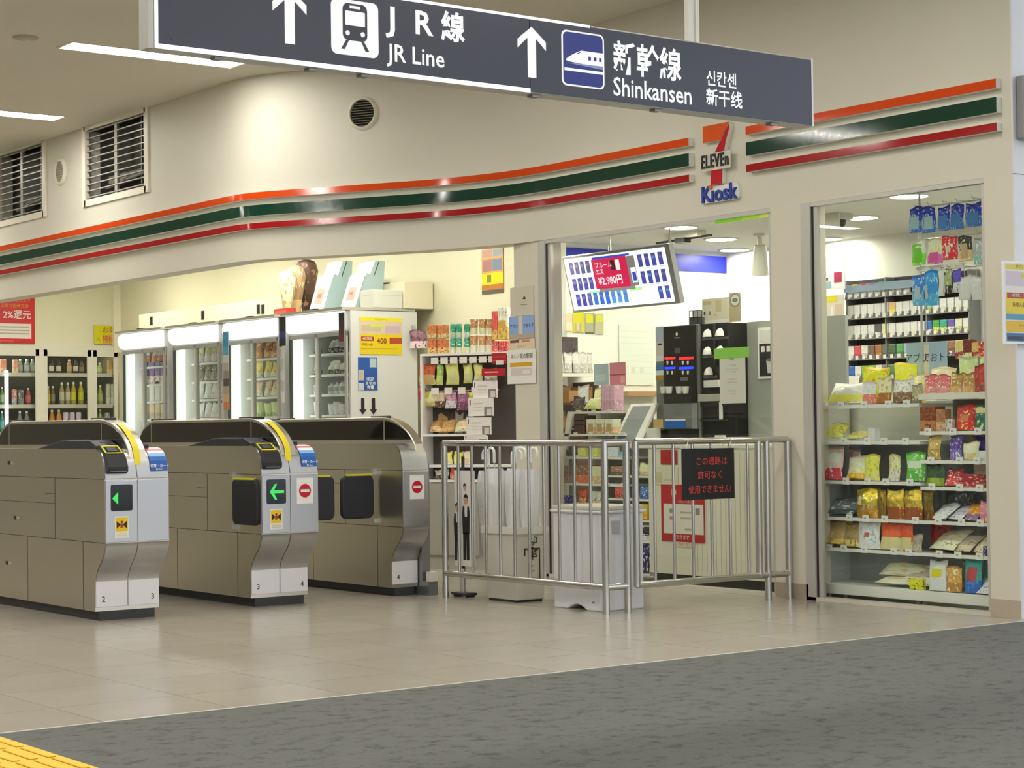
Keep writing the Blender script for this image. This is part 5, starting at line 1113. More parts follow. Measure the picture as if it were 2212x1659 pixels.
# ================================================================ rack under and beside the counter (open shelves)
YQ = 9.74
fq = lambda px, py: at_y(px, py, YQ)
xq0, xq1 = fq(1208, 1000).x, fq(1400, 1000).x
qr = thing('counter_rack', 'white open snack rack at the end of the counter with a slanted side', 'display rack', ((xq0+xq1)/2, YQ+.15, 0))
zq = [fq(1290, y).z for y in (888, 937, 987, 1045, 1090)]
zq2 = [fq(1380, y).z for y in (1028, 1078, 1123, 1168, 1238)]
for k, z in enumerate(zq):
    o = MB().box(xq0 + (.14 if k < 1 else .05 if k < 3 else .01), fq(1345 if k else 1318, 1000).x, YQ + (.03 if k == 0 else 0), YQ+.30, z-.018, z, SHW).build('shelf', qr, world=qr)
    for i in range(4): x = xq0+.2+i*.2; MB().box(x, x+.05, YQ+(.024 if k == 0 else -.006), YQ+(.029 if k == 0 else -.001), z-.018, z+.012, PAPER).build('price_tag', o, world=qr)
for k, z in enumerate(zq2): MB().box(fq(1310, 1100).x, xq1-.005, YQ+.01, YQ+.30, z-.016, z, SHW).build('shelf', qr, world=qr)
MB().box(xq0, fq(1345, 1000).x, YQ+.31, YQ+.33, .02, zq[0], mat('#a9a69c', .5)).box(fq(1345, 1000).x, xq1-.01, YQ+.31, YQ+.33, .02, 1.0, mat('#a9a69c', .5)).build('back_panel', qr, world=qr)
mb = MB(); pr = [(fq(1226, 888).x, zq[0]), (fq(1238, 888).x, zq[0]), (fq(1206, 1015).x+.05, fq(1206, 1015).z), (xq0+.04, .02), (xq0, .02), (xq0, fq(1206, 1015).z)]
mb.prism(pr, 'y', YQ, YQ+.02, SHW); mb.build('slanted_side', qr, world=qr)
s = Shelf(fq, zq[0]+.001, 'on top of the counter rack', 'goods on the counter rack top')
s.put(1228, 1252, 834, 'pouch', ('#d8d2c4', '#3a2e2a', '#e8e4da'), 'cream bag with a dark foot', back=.06)
s.put(1226, 1250, 858, 'pouch', ('#3c3230', '#2a2220', '#6a5a50'), 'dark brown bag', back=.03)
s.put(1250, 1276, 838, 'pouch', ('#c4c48a', '#8f9060', '#d8d8b0'), 'yellow green bag', back=.1, lean=.3)
s.put(1254, 1290, 858, 'lay', ('#cfcf80', '#bcbc62', '#e4e4b4'), 'yellow green bag lying across', lean=.7, t=.05)
for a in (1289, 1299, 1308): s.put(a, a+10, 832, 'box', ('#c596a4', '#b88896', '#d8b4be'), 'dusty pink upright box', back=.04, t=.1)
s.put(1302, 1316, 862, 'pouch', ('#4a443a', '#8a7a58', '#2e2a26'), 'dark bag at the screen end', back=.05)
s.done('the gates')
fr = fr_px('y', YQ+.2, 1283, 815); wall_z = zq[0]
for nm, lb, a, y0_, b, y1_, c, r_ in (('shelf_card', 'pale blue card standing at the back of the counter rack top', 1284, 787, 1316, 832, '#b2c6d2', [(.1, .2, .8, .5, '#c9d6dc')]), ('shelf_card', 'pink card with a red line standing at the back of the counter rack top', 1318, 784, 1353, 834, '#d98a94', [(0, .45, 1, .5, '#b03a48'), (.7, .1, .95, .4, '#e8b8bc')])):
    fr = fr_px('y', YQ+.2, a, y1_); w_, h_ = size_px('y', YQ+.2, a, y0_, b, y1_); dz_ = fr.o.z-zq[0]
    pc = poster(nm, lb, 'card', fr, w_, h_, c, r_); MB().box(fr.o.x+w_*.45, fr.o.x+w_*.55, YQ+.2, YQ+.21, zq[0]+.001, fr.o.z+.01, mat('#d8d8d4', .4)).build('stem', pc, world=pc)
s = Shelf(fq, zq[1]+.001, 'on counter rack shelf two', 'goods on the second counter shelf')
for i, y in enumerate((898, 907, 916, 926)): s.put(1239, 1262, y, 'box', ('#3c2420', '#5a3a30', '#2a1814'), f'dark brown box, {ORD[i]} from the top of the pile,', dz=.005+.032*(3-i), t=.12)
for i, (_, __, o) in enumerate(s.made[-4:]): pass
for a in (1266, 1285, 1306): s.put(a, a+18, 906, 'box', ('#d9c9a4', '#c09a64', '#e8e0cc'), 'cream framed biscuit box', lab=('#c8a878', .2, .8, .15, .7))
s.done('the gates')
s = Shelf(fq, zq[2]+.001, 'on counter rack shelf three', 'goods on the third counter shelf')
for a in (1247, 1271): s.put(a, a+17, 968, 'box', ('#d6cf62', '#c8be44', '#ece8b0'), 'yellow box')
s.put(1222, 1240, 972, 'box', ('#3a3632', '#4c4640', '#8a8478'), 'dark wire fronted box')
s.put(1312, 1334, 966, 'box', ('#f0efe8', '#dcdad2', '#88b0d0'), 'white standing card', t=.02)
s.put(1336, 1344, 976, 'box', ('#5aa6d6', '#e8eef2', '#3a7ab0'), 'blue standing card', t=.02)
s.done('the gates')
s = Shelf(fq, zq[3]+.001, 'on counter rack shelf four', 'goods on the fourth counter shelf')
s.put(1213, 1228, 1006, 'box', ('#8c7a74', '#a08c84', '#6e5e58'), 'greyish brown box')
for a in (1240, 1258): s.put(a, a+17, 1005, 'box', ('#7a5a44', '#c0603a', '#b09478'), 'orange footed brown box')
s.put(1278, 1296, 1008, 'box', ('#cdb98c', '#b49a68', '#e4d8b8'), 'beige box')
s.done('the gates')
s = Shelf(fq, zq[4]+.001, 'on the lowest counter rack shelf', 'goods on the lowest counter shelf')
s.put(1209, 1227, 1071, 'box', ('#2c2c78', '#3a3a98', '#c8c8dc'), 'navy box')
s.put(1245, 1262, 1056, 'pouch', ('#c0503a', '#d09a68', '#8a3a2a'), 'orange red bag')
for a in (1273, 1286): s.put(a, a+12, 1062, 'box', ('#dccfb0', '#c4b490', '#4a3c30'), 'cream carton')
s.done('the gates')
for zi, lst in ((0, [(1376, 1397, 1002, 'pouch', ('#c8c890', '#a8986a', '#e0e0b8'), 'pale green bag'), (1318, 1342, 1008, 'box', ('#8a6a58', '#5e463a', '#b89a80'), 'brown box')]), (1, [(1376, 1398, 1050, 'pouch', ('#2a62a8', '#1f4e90', '#c8d8e8'), 'blue bag'), (1327, 1343, 1050, 'box', ('#b8403c', '#a03030', '#e0b0a0'), 'red box')]),
                (2, [(1378, 1398, 1090, 'box', ('#d2a010', '#c08c08', '#e8c85a'), 'amber yellow box')]), (3, [(1378, 1398, 1136, 'cup', ('#262a38', '#e0e0da'), 'dark cup with a white lid')]), (4, [(1378, 1398, 1178, 'pouch', ('#1f2258', '#181a44', '#d8d8e8'), 'navy bag')])):
    s = Shelf(fq, zq2[zi]+.001, f'on the {["upper", "second", "third", "fourth", "bottom"][zi]} small shelf by the counter front', 'goods beside the counter front')
    for a, b, y, k, c, d in lst: s.put(a, b, y, k, c, d, t=.06 if k == 'box' else None)
    s.done('the counter')
# self checkout terminal
Pt0, Pb0 = at_y(1363, 872, 9.95), at_y(1323, 953, 9.76); FQ = FR(Pb0, (1, 0, 0), Pt0-Pb0)
tm = thing('checkout_terminal', 'self checkout terminal with a tilted grey screen in a white frame', 'terminal', (Pb0.x+.25, 9.95, 1.0))
Wq = at_y(1420, 871, 9.95).x-Pt0.x; Hq = (Pt0-Pb0).length
sk = (Pt0.x-Pb0.x)
FQ = FR(Pb0, (1, 0, 0), (0, Pt0.y-Pb0.y, Pt0.z-Pb0.z))
Hq = Vector((0, Pt0.y-Pb0.y, Pt0.z-Pb0.z)).length
mb = MB()
def qs(x, y): return (x+sk*y/Hq, y)
FQ.shape(mb, [qs(0, 0), qs(Wq, 0), qs(Wq, Hq), qs(0, Hq)], -.03, 0, mat('#eeebe0', .35)); mb.build('screen_frame', tm, world=tm, bevel=.006)
mb = MB(); FQ.shape(mb, [qs(.045, .0), qs(Wq-.06, .0), qs(Wq-.06, Hq-.03), qs(.045, Hq-.03)], .0005, .003, mat('#8d9492', .2)); mb.build('touch_screen', tm, world=tm)
MB().box(Pb0.x+.25, Pb0.x+.40, 9.84, 9.92, 1.061, Pb0.z+.10, mat('#e6e1d2', .45)).box(Pb0.x+.18, Pb0.x+.44, 9.78, 9.95, 1.0605, 1.075, mat('#e6e1d2', .45)).build('stand', tm, world=tm)

# ================================================================ blue-band wall (x = XB) fittings
XW = XB+.004
def wx(name, label, px0, py0, px1, py1, base, rects=(), texts=(), cat='poster', **k):
    return wall_poster(name, label, px0, py0, px1, py1, base, rects, texts, 'x', XW+.001, **k)
wx('wall_card', 'peach coloured card on the wall beside the window post', 1222, 676, 1236, 716, '#e8c9a4', [(.1, .1, .9, .5, '#ecd8c0')])
wx('wall_card', 'yellow photo card on the wall under the menu screen', 1238, 674, 1262, 718, '#cfc81e', [(.15, 0, .75, .45, '#b0a878'), (.3, .1, .55, .5, '#d8c8a8')])
wx('wall_card', 'yellow topped card in a dark frame under the menu screen', 1264, 676, 1284, 720, '#a9aa90', [(.05, .5, .9, .95, '#cfcf22'), (.92, 0, 1, 1, '#4a4a2a'), (0, 0, 1, .05, '#4a4a2a')])
wx('wall_card', 'narrow yellow bordered card, fourth along the wall', 1286, 678, 1304, 722, '#b5b79c', [(.1, .6, .9, .95, '#d0cf3a'), (0, 0, .1, 1, '#cfcf5a'), (.9, 0, 1, 1, '#cfcf5a')])
wx('menu_board', 'large pale wall sheet with faint lines beside the coffee machine', 1338, 702, 1414, 832, '#dfe6da', [(.02, .1+.1*k, .98, .104+.1*k, '#c6cfc2') for k in range(9)] + [(.1+.25*k, .2, .2+.25*k, .3, '#d0d8c8') for k in range(3)])
lg_ = thing('wall_ledge', 'wooden ledge along the white wall beside the coffee machine', 'shelf', (XW, 11.6, at_x(1370, 846, XW).z))
MB().box(XW, XW+.14, at_x(1335, 846, XW).y, at_x(1416, 846, XW).y, lg_.location.z-.04, lg_.location.z, mat('#a8835a', .5)).build('board', lg_, world=lg_)
ws_ = thing('wall_shelf', 'white wall shelf of grey pouches behind the window post', 'shelf', (XW, 10.6, at_x(1240, 806, XW+.18).z))
XF = XW+.20
za = at_x(1240, 806, XF).z; ya_, yb2 = at_x(1150, 806, XF).y, at_x(1283, 806, XF).y
MB().box(XW, XF, at_x(1178, 806, XF).y-.02, yb2, za-.03, za, WHITE).build('board', ws_, world=ws_)
fx = lambda px, py: at_x(px, py, XF)
s = Shelf(fx, za+.001, 'on the white wall shelf', 'packs on the white wall shelf', PI/2, (1, 0, 0))
for a, b in ((1204, 1222), (1223, 1240), (1241, 1257), (1258, 1272), (1273, 1283)): s.put(a, b, 762, 'pouch', ('#a3a49c', '#8d8e86', '#c2c3ba'), 'grey pouch')
s.put(1187, 1200, 768, 'pouch', ('#d6d488', '#c8c66a', '#eceab8'), 'pale yellow tube bag', t=.03)
for a, b in ((1182, 1206), (1207, 1230), (1231, 1264)): s.put(a, b, 728, 'box', ('#3a3034', '#4c4246', '#262024'), 'dark box at the back', back=.09, t=.06)
s.done('the post')
wd = mat('#a87c4a', .55)
def basket(px0, px1, py0, py1, y, label):
    a, b = at_y(px0, py1, y), at_y(px1, py1, y); a.z = at_y(1150, py1, y).z; z1 = at_y(1150, py0, y).z; w_ = b.x-a.x
    t = thing('bread_basket', label, 'basket', ((a.x+b.x)/2, y+.135, a.z), 0, 'wooden bread trays behind the pillar')
    h = z1-a.z
    MB().box(-w_/2, w_/2, -.13, -.115, 0, h, wd).box(-w_/2, w_/2, .115, .13, 0, h*1.3, wd).build('front_board', t); MB().box(-w_/2, -w_/2+.012, -.115, .115, 0, h, wd).box(w_/2-.012, w_/2, -.115, .115, 0, h, wd).build('side_board', t); MB().box(-w_/2, w_/2, -.115, .115, 0, .012, wd).build('bottom', t)
    return t, a, b, z1, y
YBK = 10.08
st_ = thing('bread_stand', 'dark wooden stand holding the bread trays behind the pillar', 'stand', (at_y(1145, 950, YBK).x, YBK+.15, 0))
xs0, xs1 = at_y(1072, 950, YBK).x, at_y(1236, 950, YBK).x
levels = [(846, 872), (900, 925), (934, 952)]
MB().box(xs0, xs1, YBK+.275, YBK+.30, 0, at_y(1100, 830, YBK).z, mat('#4a3a2c', .6)).build('back_panel', st_, world=st_)
for (a, b) in levels: z = at_y(1150, b, YBK).z; MB().box(xs0, xs1, YBK, YBK+.27, z-.02, z-.002, mat('#6a543c', .6)).build('shelf', st_, world=st_)
MB().box(xs0, xs0+.02, YBK, YBK+.27, 0, at_y(1100, 830, YBK).z, mat('#5a4632', .6)).build('side_panel', st_, world=st_); MB().box(xs1-.02, xs1, YBK+.05, YBK+.27, 0, at_y(1150, 952, YBK).z-.03, mat('#5a4632', .6)).build('side_panel', st_, world=st_)
for i, (py0, py1) in enumerate(levels):
    for (px0, px1, wh) in ((1078, 1150, 'toward the gondola'), (1166, 1228 if i < 1 else 1216, 'by the counter window')):
        t, a, b, z1, y = basket(px0, px1, py0, py1, YBK, f'wooden bread tray on the {["upper", "middle", "lower"][i]} level, {wh}')
        s = Shelf(lambda px, py: at_y(px, py, YBK+.05), a.z+.014, f'in the {["upper", "middle", "lower"][i]} tray {wh}', 'bread packs in the wooden trays')
        n = 3 if px0 < 1100 else 2; w_ = (px1-px0-14)/n
        for k in range(n): s.put(px0+7+w_*k, px0+7+w_*(k+1)-1, py0-10-random.randint(0, 5), 'pillow', random.choice((('#cdb48c', '#e6dcc4', '#a8835a'), ('#8a6a4a', '#d8cbb0', '#5e4630'), ('#d8c9a8', '#f0e8d6', '#b09468'))), 'wrapped roll', lean=.35, t=.06)
        s.done('the gates')
# ================================================================ left: freezers
YFZ = 9.36; WFZ = 1.14
ZT = 2.31
fz_x = [(at_y(265, 720, YFZ).x+at_y(362, 720, YFZ).x)/2, (at_y(372, 720, YFZ).x+at_y(482, 720, YFZ).x)/2, (at_y(488, 720, YFZ).x+at_y(612, 720, YFZ).x)/2, (at_y(623, 720, YFZ).x+at_y(757, 720, YFZ).x)/2]
CABW = mat('#dcdedd', .35); INW = mat('#f2f4ee', .3); FRM = mat('#b7b9b6', .35, .3); DFR = mat('#4a4c4c', .4)
zsh = [at_y(715, y, YFZ+.2).z for y in (763, 808, 851, 896)]
f0 = thing('glass_freezer', 'x x x x', 'freezer', (fz_x[0], YFZ, 0), 0, 'upright glass freezers in a row')
h = WFZ/2
MB().box(-h, -h+.03, 0, .74, .05, ZT, CABW).box(h-.03, h, 0, .74, .05, ZT, CABW).box(-h+.03, h-.03, .70, .74, .05, ZT, INW).box(-h+.03, h-.03, 0, .70, 2.12, ZT, CABW).box(-h+.03, h-.03, 0, .70, .05, .30, CABW).box(-h+.0301, -h+.034, .01, .70, .3, 2.12, INW).box(h-.034, h-.0301, .01, .70, .3, 2.12, INW).build('cabinet', f0)
MB().box(-h+.02, h-.02, .03, .70, 0, .05, DFR).build('plinth', f0)
pf = [(-.005, 2.135)] + bez((-.005, 2.135), (-.085, 2.14), (-.085, 2.24), 6) + bez((-.085, 2.24), (-.08, 2.312), (-.005, 2.312), 4)[1:]
MB().prism(pf, 'x', -h+.06, h-.09, emis('#fffdf4', 1.25, 'header_glow')).build('lit_header', f0)
MB().box(-h, h, -.09, .72, ZT+.006, ZT+.03, mat('#b9b8ac', .4)).build('top_trim', f0); MB().box(-.05, .05, -.07, -.02, ZT+.03, ZT+.042, BLACK).build('top_latch', f0)
MB().box(-h+.07, -h+.12, .05, .09, .35, 2.10, emis('#fbfffa', 2.6, 'tube_glow')).build('light_tube', f0)
for i, (a, b, y) in enumerate(((-h+.03, .03, -.012), (-.02, h-.03, -.03))):
    d = MB().box(a, a+.035, y, y+.02, .31, 2.12, DFR if i == 0 else mat('#eceeea', .35)).box(b-.035, b, y, y+.02, .31, 2.12, FRM).box(a, b, y, y+.02, 2.08, 2.12, FRM).box(a, b, y, y+.02, .31, .36, FRM).build('sliding_door', f0)
    g_ = MB().box(a+.03, b-.03, y+.007, y+.012, .36, 2.08, GLASS).build('pane', f0); g_.parent = d
for z in zsh+[zsh[-1]-.3]: MB().box(-h+.05, h-.05, .20, .69, z-.022, z, mat('#eef0ec', .35)).build('wire_shelf', f0)
fz = [f0]
for k in range(1, 4): c = copy_tree(f0); c.location = (fz_x[k], YFZ, 0); fz.append(c)
for o, l in zip(fz, ('glass freezer with a lit header, next to the drinks fridge', 'glass freezer with a lit header, second from the drinks fridge', 'glass freezer with a lit header, third from the drinks fridge', 'glass freezer with a lit header, end of the row by the poster panel')): o['label'] = l
goods4 = [
 [(('#d8d0b8', '#c86a2a', '#f0e8d8'), 'orange and white pack', 'pouch'), (('#2c3a8c', '#e8e8f0', '#b03040'), 'blue and red pack', 'box'), (('#e4e4dc', '#cfcfc6', '#b8b8ae'), 'white carton', 'box'), (('#b8aa8c', '#a0927a', '#d8ceb8'), 'tan carton', 'box')],
 [(('#d8cf9a', '#e6e2cc', '#b09a4a'), 'pale yellow pack', 'pouch'), (('#5a5448', '#7a7466', '#d8d4c8'), 'dark tray pack', 'pouch'), (('#d8dad2', '#c2c6be', '#9aa098'), 'pale grey pack', 'pouch'), (('#c6cac4', '#dfe2dc', '#a8aca6'), 'clear bag', 'pouch')],
 [(('#a86a3c', '#c48a52', '#e0c090'), 'brown bread pack', 'pouch'), (('#d8b860', '#e6d8a8', '#b08a3a'), 'golden bread pack', 'pouch'), (('#c0a888', '#d6c6aa', '#927a5c'), 'tan bread pack', 'pouch'), (('#b8c08a', '#8ca05c', '#e0e4cc'), 'green salad cup', 'cup')],
 [(('#f0f0ec', '#2a2a2c', '#d0d0cc'), 'striped rice ball', 'pouch'), (('#ecece8', '#3a3a3c', '#d8cf8a'), 'dark footed white pack', 'pouch'), (('#e6e8e4', '#f2f4f0', '#b4b8b4'), 'small white bottle', 'bottle'), (('#dfe4e2', '#eef0ee', '#c0c8c6'), 'clear tub', 'cup')]]
spans = [((304, 322, 334, 346), (326, 358)), ((420, 436, 450, 464), (440, 478)), ((545, 565, 580, 594), (560, 606)), ((673, 704, 716, 727), (690, 736))]
fzl = ['in the first freezer', 'in the second freezer', 'in the third freezer', 'in the end freezer']
for u in range(4):
    for r_ in range(4):
        c, d, k = goods4[u][r_]; s = Shelf(lambda px, py: at_y(px, py, YFZ+.215), zsh[r_]+.001, fzl[u]+f', {["top", "second", "third", "fourth"][r_]} shelf', 'chilled goods in the glass freezers')
        xs = spans[u][0]; wd_ = (xs[2]-xs[1])-1.5
        for x in xs:
            jit = random.randint(0, 4)
            cc = (c[0], c[2], c[2]) if k == 'bottle' else c
            s.put(x, x+wd_, (763, 808, 851, 896)[r_] - 24 - jit - (u == 2)*0 + (0), k, cc, d, t=.08 if k == 'pouch' else None)
        s.done('its post')
# side panel notices of the end freezer
XSP = fz_x[3]+h+.003
def sp_(name, label, a, y0_, b, y1_, base, rects=(), texts=(), cat='poster', shapes=()):
    fr = fr_px('x', XSP, a, y1_); w_, h_ = size_px('x', XSP, a, y0_, b, y1_)
    return poster(name, label, cat, fr, w_, h_, base, rects, texts, shapes=shapes)
OFFER = dict(rects=[(0, .9, 1, 1, '#e6de1c'), (0, .55, 1, .9, '#d9c6b8'), (.03, .62, .5, .8, '#c9ba9a'), (.6, .58, .95, .78, '#cbb3c0'), (.25, .74, .6, .84, '#d2dd6a'), (.02, .36, .32, .48, '#a83a2c'), (.70, .30, 1, .46, '#b0442c'), (.02, .14, .9, .17, '#c9a21c')],
             texts=[(.5, .945, .07, 'キャンペーン', '#7a6a10'), (.17, .42, .09, '4店限定', '#f0dcd0', 'CENTER', .01), (.51, .36, .21, '400', '#8a3a1c', 'CENTER', .02), (.16, .26, .09, '新規入会', '#8a4a1c')])
sp_('offer_poster', 'yellow offer poster reading 400 on the side of the end freezer', 778, 685, 869, 765, '#e3cd10', **OFFER)
sp_('blue_poster', 'blue poster with white lettering below the yellow offer poster', 774, 772, 816, 843, '#1d55a8', rects=[(.6, .7, .95, .98, '#b8ccd8'), (0, .3, .3, .62, '#c0b8b0'), (0, 0, .28, .22, '#c8ccd8')], texts=[(.62, .34, .15, 'HELP', '#e8ecf4', 'CENTER', .02, .8), (.62, .2, .13, 'スマホ', '#e8ecf4', 'CENTER', .02), (.62, .08, .13, '充電', '#e8ecf4', 'CENTER', .02)])
for a, l in ((776, 'black downward arrow sticker nearer the freezer door'), (799, 'black downward arrow sticker nearer the shelf')):
    fr = fr_px('x', XSP, a, 895); w_, h_ = size_px('x', XSP, a, 860, a+16, 895); mb = MB(); fr.shape(mb, [(w_*.5, 0), (w_, h_*.32), (w_*.72, h_*.30), (w_*.72, h_), (w_*.28, h_), (w_*.28, h_*.30), (0, h_*.32)], 0, .003, mat('#1c1c18', .5)); tag(mb.build('arrow_sticker'), l, 'sticker', 'arrow stickers on the freezer side')
# price strips hanging on the freezer posts
def strip_flag(px0, px1, py0, py1, cols, label, y=YFZ-.098):
    fr = fr_px('y', y, px0, py1); w_, h_ = size_px('y', y, px0, py0, px1, py1); n = len(cols)
    poster('price_strip', label, 'banner', fr, w_, h_, '#e4e2da', rects=[(0, 1-(i+1)/n, 1, 1-i/n, c) for i, c in enumerate(cols)])
strip_flag(484, 497, 717, 885, ['#4aa3d8', '#3a92cc', '#5ab0de', '#d8d8d2', '#b8b0a4', '#8f8a80', '#4a403a', '#a89a8c', '#c8a27a', '#c9763a'], 'long printed strip with a blue head between the second and third freezers')
strip_flag(604, 619, 685, 748, ['#1c1c22', '#26262e', '#2b3f88', '#1a1c26'], 'short black and blue strip between the third and end freezers')
strip_flag(733, 746, 676, 738, ['#1a1a1e', '#3a2c2c', '#4a2c34', '#6a2a34'], 'short black and maroon strip at the outer corner of the end freezer')
strip_flag(608, 616, 750, 870, ['#d8d8d4', '#c4c4c0', '#d8d8d4', '#b8b8b4', '#d8d8d4'], 'narrow white strip of small print below the black and blue strip')
# boxes and stands on top of the freezers
tb0 = at_y(300, 680, 9.9); 
du = thing('freezer_duct', 'long white duct cover on top of the freezers along the wall', 'cover', (-17.6, 10.1, ZT+.03))
zdu = at_y(300, 680, 9.95).z; xdu0, xdu1 = at_y(300, 690, 9.95).x, -15.02
MB().box(xdu0, xdu1, 9.95, 10.28, ZT+.032, zdu, mat('#efe9d0', .4)).build('cover', du, world=du, bevel=.005)
for px, py, w_ in ((327, 693, 4), (438, 681, 6), (558, 668, 7), (568, 668, 5)):
    p = at_y(px, py, 9.948); MB().box(p.x-.03, p.x+.03, 9.944, 9.95, p.z-.05, p.z+.05, BLACK).build('switch', du, world=du)
for px, l in ((655, 'slanted pale blue leaflet stand on the freezers, beside the brown cones'), (722, 'slanted pale blue leaflet stand on the freezers, nearer the outer corner')):
    yb = 9.62; a = at_y(px, 667, yb); ls = thing('leaflet_stand', l, 'stand', (a.x+.12, yb+.15, ZT+.031), 0, 'leaflet stands on the freezers')
    ht = at_y(px+45, 568, yb+.2).z-(ZT+.031); mb = MB(); pr = [(-.15, 0), (.15, 0), (.19, ht), (.08, ht), (.02, ht*.72), (-.02, ht*.74)]
    mb.prism(pr, 'x', -.02, .26, mat('#bcd6de', .5)); mb.build('box', ls)
    f5 = FR((-.015, -.152, .0), (1, 0, 0), (0, .13, ht*.74)); mb = MB(); f5.slab(mb, 0, .02, .27, ht*.74, .001, .006, mat('#eadfd8', .5)); f5.slab(mb, .06, .1, .2, ht*.5, .006, .0068, mat('#d99a8c', .5)); f5.slab(mb, .09, .16, .16, ht*.4, .0068, .0074, mat('#c0645a', .5)); mb.build('leaflet', ls)
    f6 = FR((0, .07, ht*.70), (1, 0, 0), (0, .06, ht*.3)); mb = MB(); f6.slab(mb, -.02, 0, .26, ht*.3, .0, .008, mat('#e6eef0', .5)); mb.build('header_card', ls)
p = at_y(620, 675, 9.5); rb = thing('red_box', 'small red box on the freezers in front of the cones', 'box', (at_y(606, 675, 9.45).x, 9.50, ZT+.031)); MB().box(-.13, .13, -.05, .05, 0, .07, mat('#c23a34', .4)).build('body', rb, bevel=.003); MB().box(-.11, .11, -.052, -.05, .02, .05, mat('#d8605a', .4)).build('label', rb)
def cone(px0, px1, py0, c, label, y):
    a, b = at_y(px0, 667, y), at_y(px1, 667, y); hh_ = at_y(px0, py0, y).z-ZT-.03; r_ = (b.x-a.x)/2; t = thing('wrapped_cone', label, 'snack bag', ((a.x+b.x)/2, y, ZT+.031), 0, 'wrapped bouquets on the freezers')
    MB().lathe([(r_*.35, 0), (r_*.6, hh_*.4), (r_, hh_*.85), (r_*.8, hh_)], (0, 0, 0), pack_mat(*c), 12).build('wrap', t); MB().lathe([(r_*.7, hh_*.9), (r_*.75, hh_*1.02), (r_*.3, hh_*1.06)], (0, 0, 0), mat(c[1], .5), 10).build('top_fringe', t)
cone(610, 632, 592, ('#d6c6a0', '#a8b48a', '#b88a5a'), 'cream wrapped cone on the freezers, outermost of three', 9.52)
cone(630, 652, 582, ('#9a7a5c', '#caa27a', '#dcc8a8'), 'tan wrapped cone on the freezers, middle of three', 9.68)
cone(650, 676, 570, ('#4a342c', '#3a2822', '#8a6a54'), 'dark brown wrapped cone on the freezers, next to the leaflet stands', 9.84)
p = at_y(828, 618, YL-.06); wc = thing('wall_camera', 'tiny black camera on the yellow wall above the freezer side panel', 'camera', (p.x, YL-.001, p.z))
MB().box(-.03, .03, -.05, 0, -.035, .035, BLACK).build('body', wc); MB().tube([(-.09, -.03, 0), (.09, -.03, 0)], .006, ALU, 6).build('bar', wc)
a, b = at_y(800, 626, 9.62), at_y(912, 664, 9.62)
wb = thing('white_box', 'plain white box on top of the end freezer by the yellow wall', 'box', (fz_x[3]+h-.12, 9.9, ZT+.031))
MB().box(-.12, .115, -.28, .04, 0, at_x(860, 627, fz_x[3]+h).z-ZT-.031, mat('#dfe2da', .4)).build('body', wb, bevel=.006); MB().box(-.121, .116, -.281, .041, .12, .123, mat('#bfc2ba', .5)).build('lid_seam', wb)
wall_poster('wall_poster', 'tall poster with a yellow band on the yellow wall beside the pillar', 1042, 540, 1089, 636, '#d8a860', [(0, .80, 1, 1, '#d8b48a'), (.05, .82, .5, .98, '#c89a90'), (.55, .82, .95, .98, '#9aa8b8'), (.05, .50, .48, .76, '#a87a78'), (.52, .50, .95, .76, '#7a8aa8'), (0, .20, 1, .46, '#eee408'), (.25, .25, .45, .42, '#8a8a2a'), (0, .08, 1, .2, '#c07a2c'), (0, 0, 1, .08, '#5a5650')], val=YL-.006)

# ---------------------------------------------------------------- drinks fridge on the far side wall
XD = XC
def dz(px, py): p = at_x(px, py, XD); return p.y, p.z
df = thing('drinks_fridge', 'built in white drinks fridge with three glass doors on the far wall', 'fridge', (XD, 9.4, 0))
FD = FR((XD, 0, 0), *VX); FW = mat('#e6e5d6', .4)
ztop = dz(90, 746)[1]; y_l, y_r = 8.2, 10.28
doors = [(8.2, dz(83, 800)[0]), (dz(93, 800)[0], dz(195, 800)[0]), (dz(200, 800)[0], 10.27)]
mb = MB(); FD.slab(mb, y_l, ztop-.05, y_r, ztop, -.03, .03, FW); FD.slab(mb, y_l, 0, y_r, .16, -.03, .03, FW)
for a in (doors[0][1], doors[1][1]): FD.slab(mb, a-.005, .16, a+.10 if a == doors[0][1] else a+.06, ztop-.04, -.02, .026, FW)
mb.build('frame', df, world=df)
mb = MB(); K2 = mat('#4a463e', .6)
mb.box(XD-.86, XD-.84, y_l, y_r, 0, ztop, K2).box(XD-.84, XD-.05, y_l, y_r, ztop-.02, ztop-.001, K2).box(XD-.84, XD-.05, y_r-.001, y_r+.01, 0, ztop, mat('#8a8678', .5)); mb.build('cabinet', df, world=df)
zdr = [dz(140, y)[1] for y in (808, 876, 935)]
for z in zdr+[zdr[2]-.33]: MB().box(XD-.6, XD-.10, y_l+.02, y_r-.02, z-.025, z, mat('#c9c8be', .4)).box(XD-.1, XD-.095, y_l+.02, y_r-.02, z-.03, z+.015, mat('#d8cfc8', .4)).build('shelf', df, world=df)
for i, (a, b) in enumerate(doors):
    mb = MB(); 
    for q4 in ((a, .17, a+.045, ztop-.045), (b-.045, .17, b, ztop-.045), (a, ztop-.13, b, ztop-.045), (a, .17, b, .24)): FD.slab(mb, *q4, .0, .028, FW)
    d = mb.build('glass_door', df, world=df); mb = MB(); FD.slab(mb, a+.045, .24, b-.045, ztop-.13, .01, .016, GLASS); q5 = mb.build('pane', df, world=df); q5.parent = d
MB().box(XD-.09, XD-.05, dz(16, 850)[0], dz(16, 850)[0]+.035, .3, dz(18, 800)[1], emis('#fffff4', 1.6, 'fridge_tube')).build('light_tube', df, world=df)
MB().box(XD-.3, XD-.1, y_l+.1, doors[0][1]-.1, ztop-.10, ztop-.06, emis('#fffff0', 7.0, 'added_fridge_glow')).build('overhead_emitter', df, world=df)  # added glow that brightens the fridge behind its first door
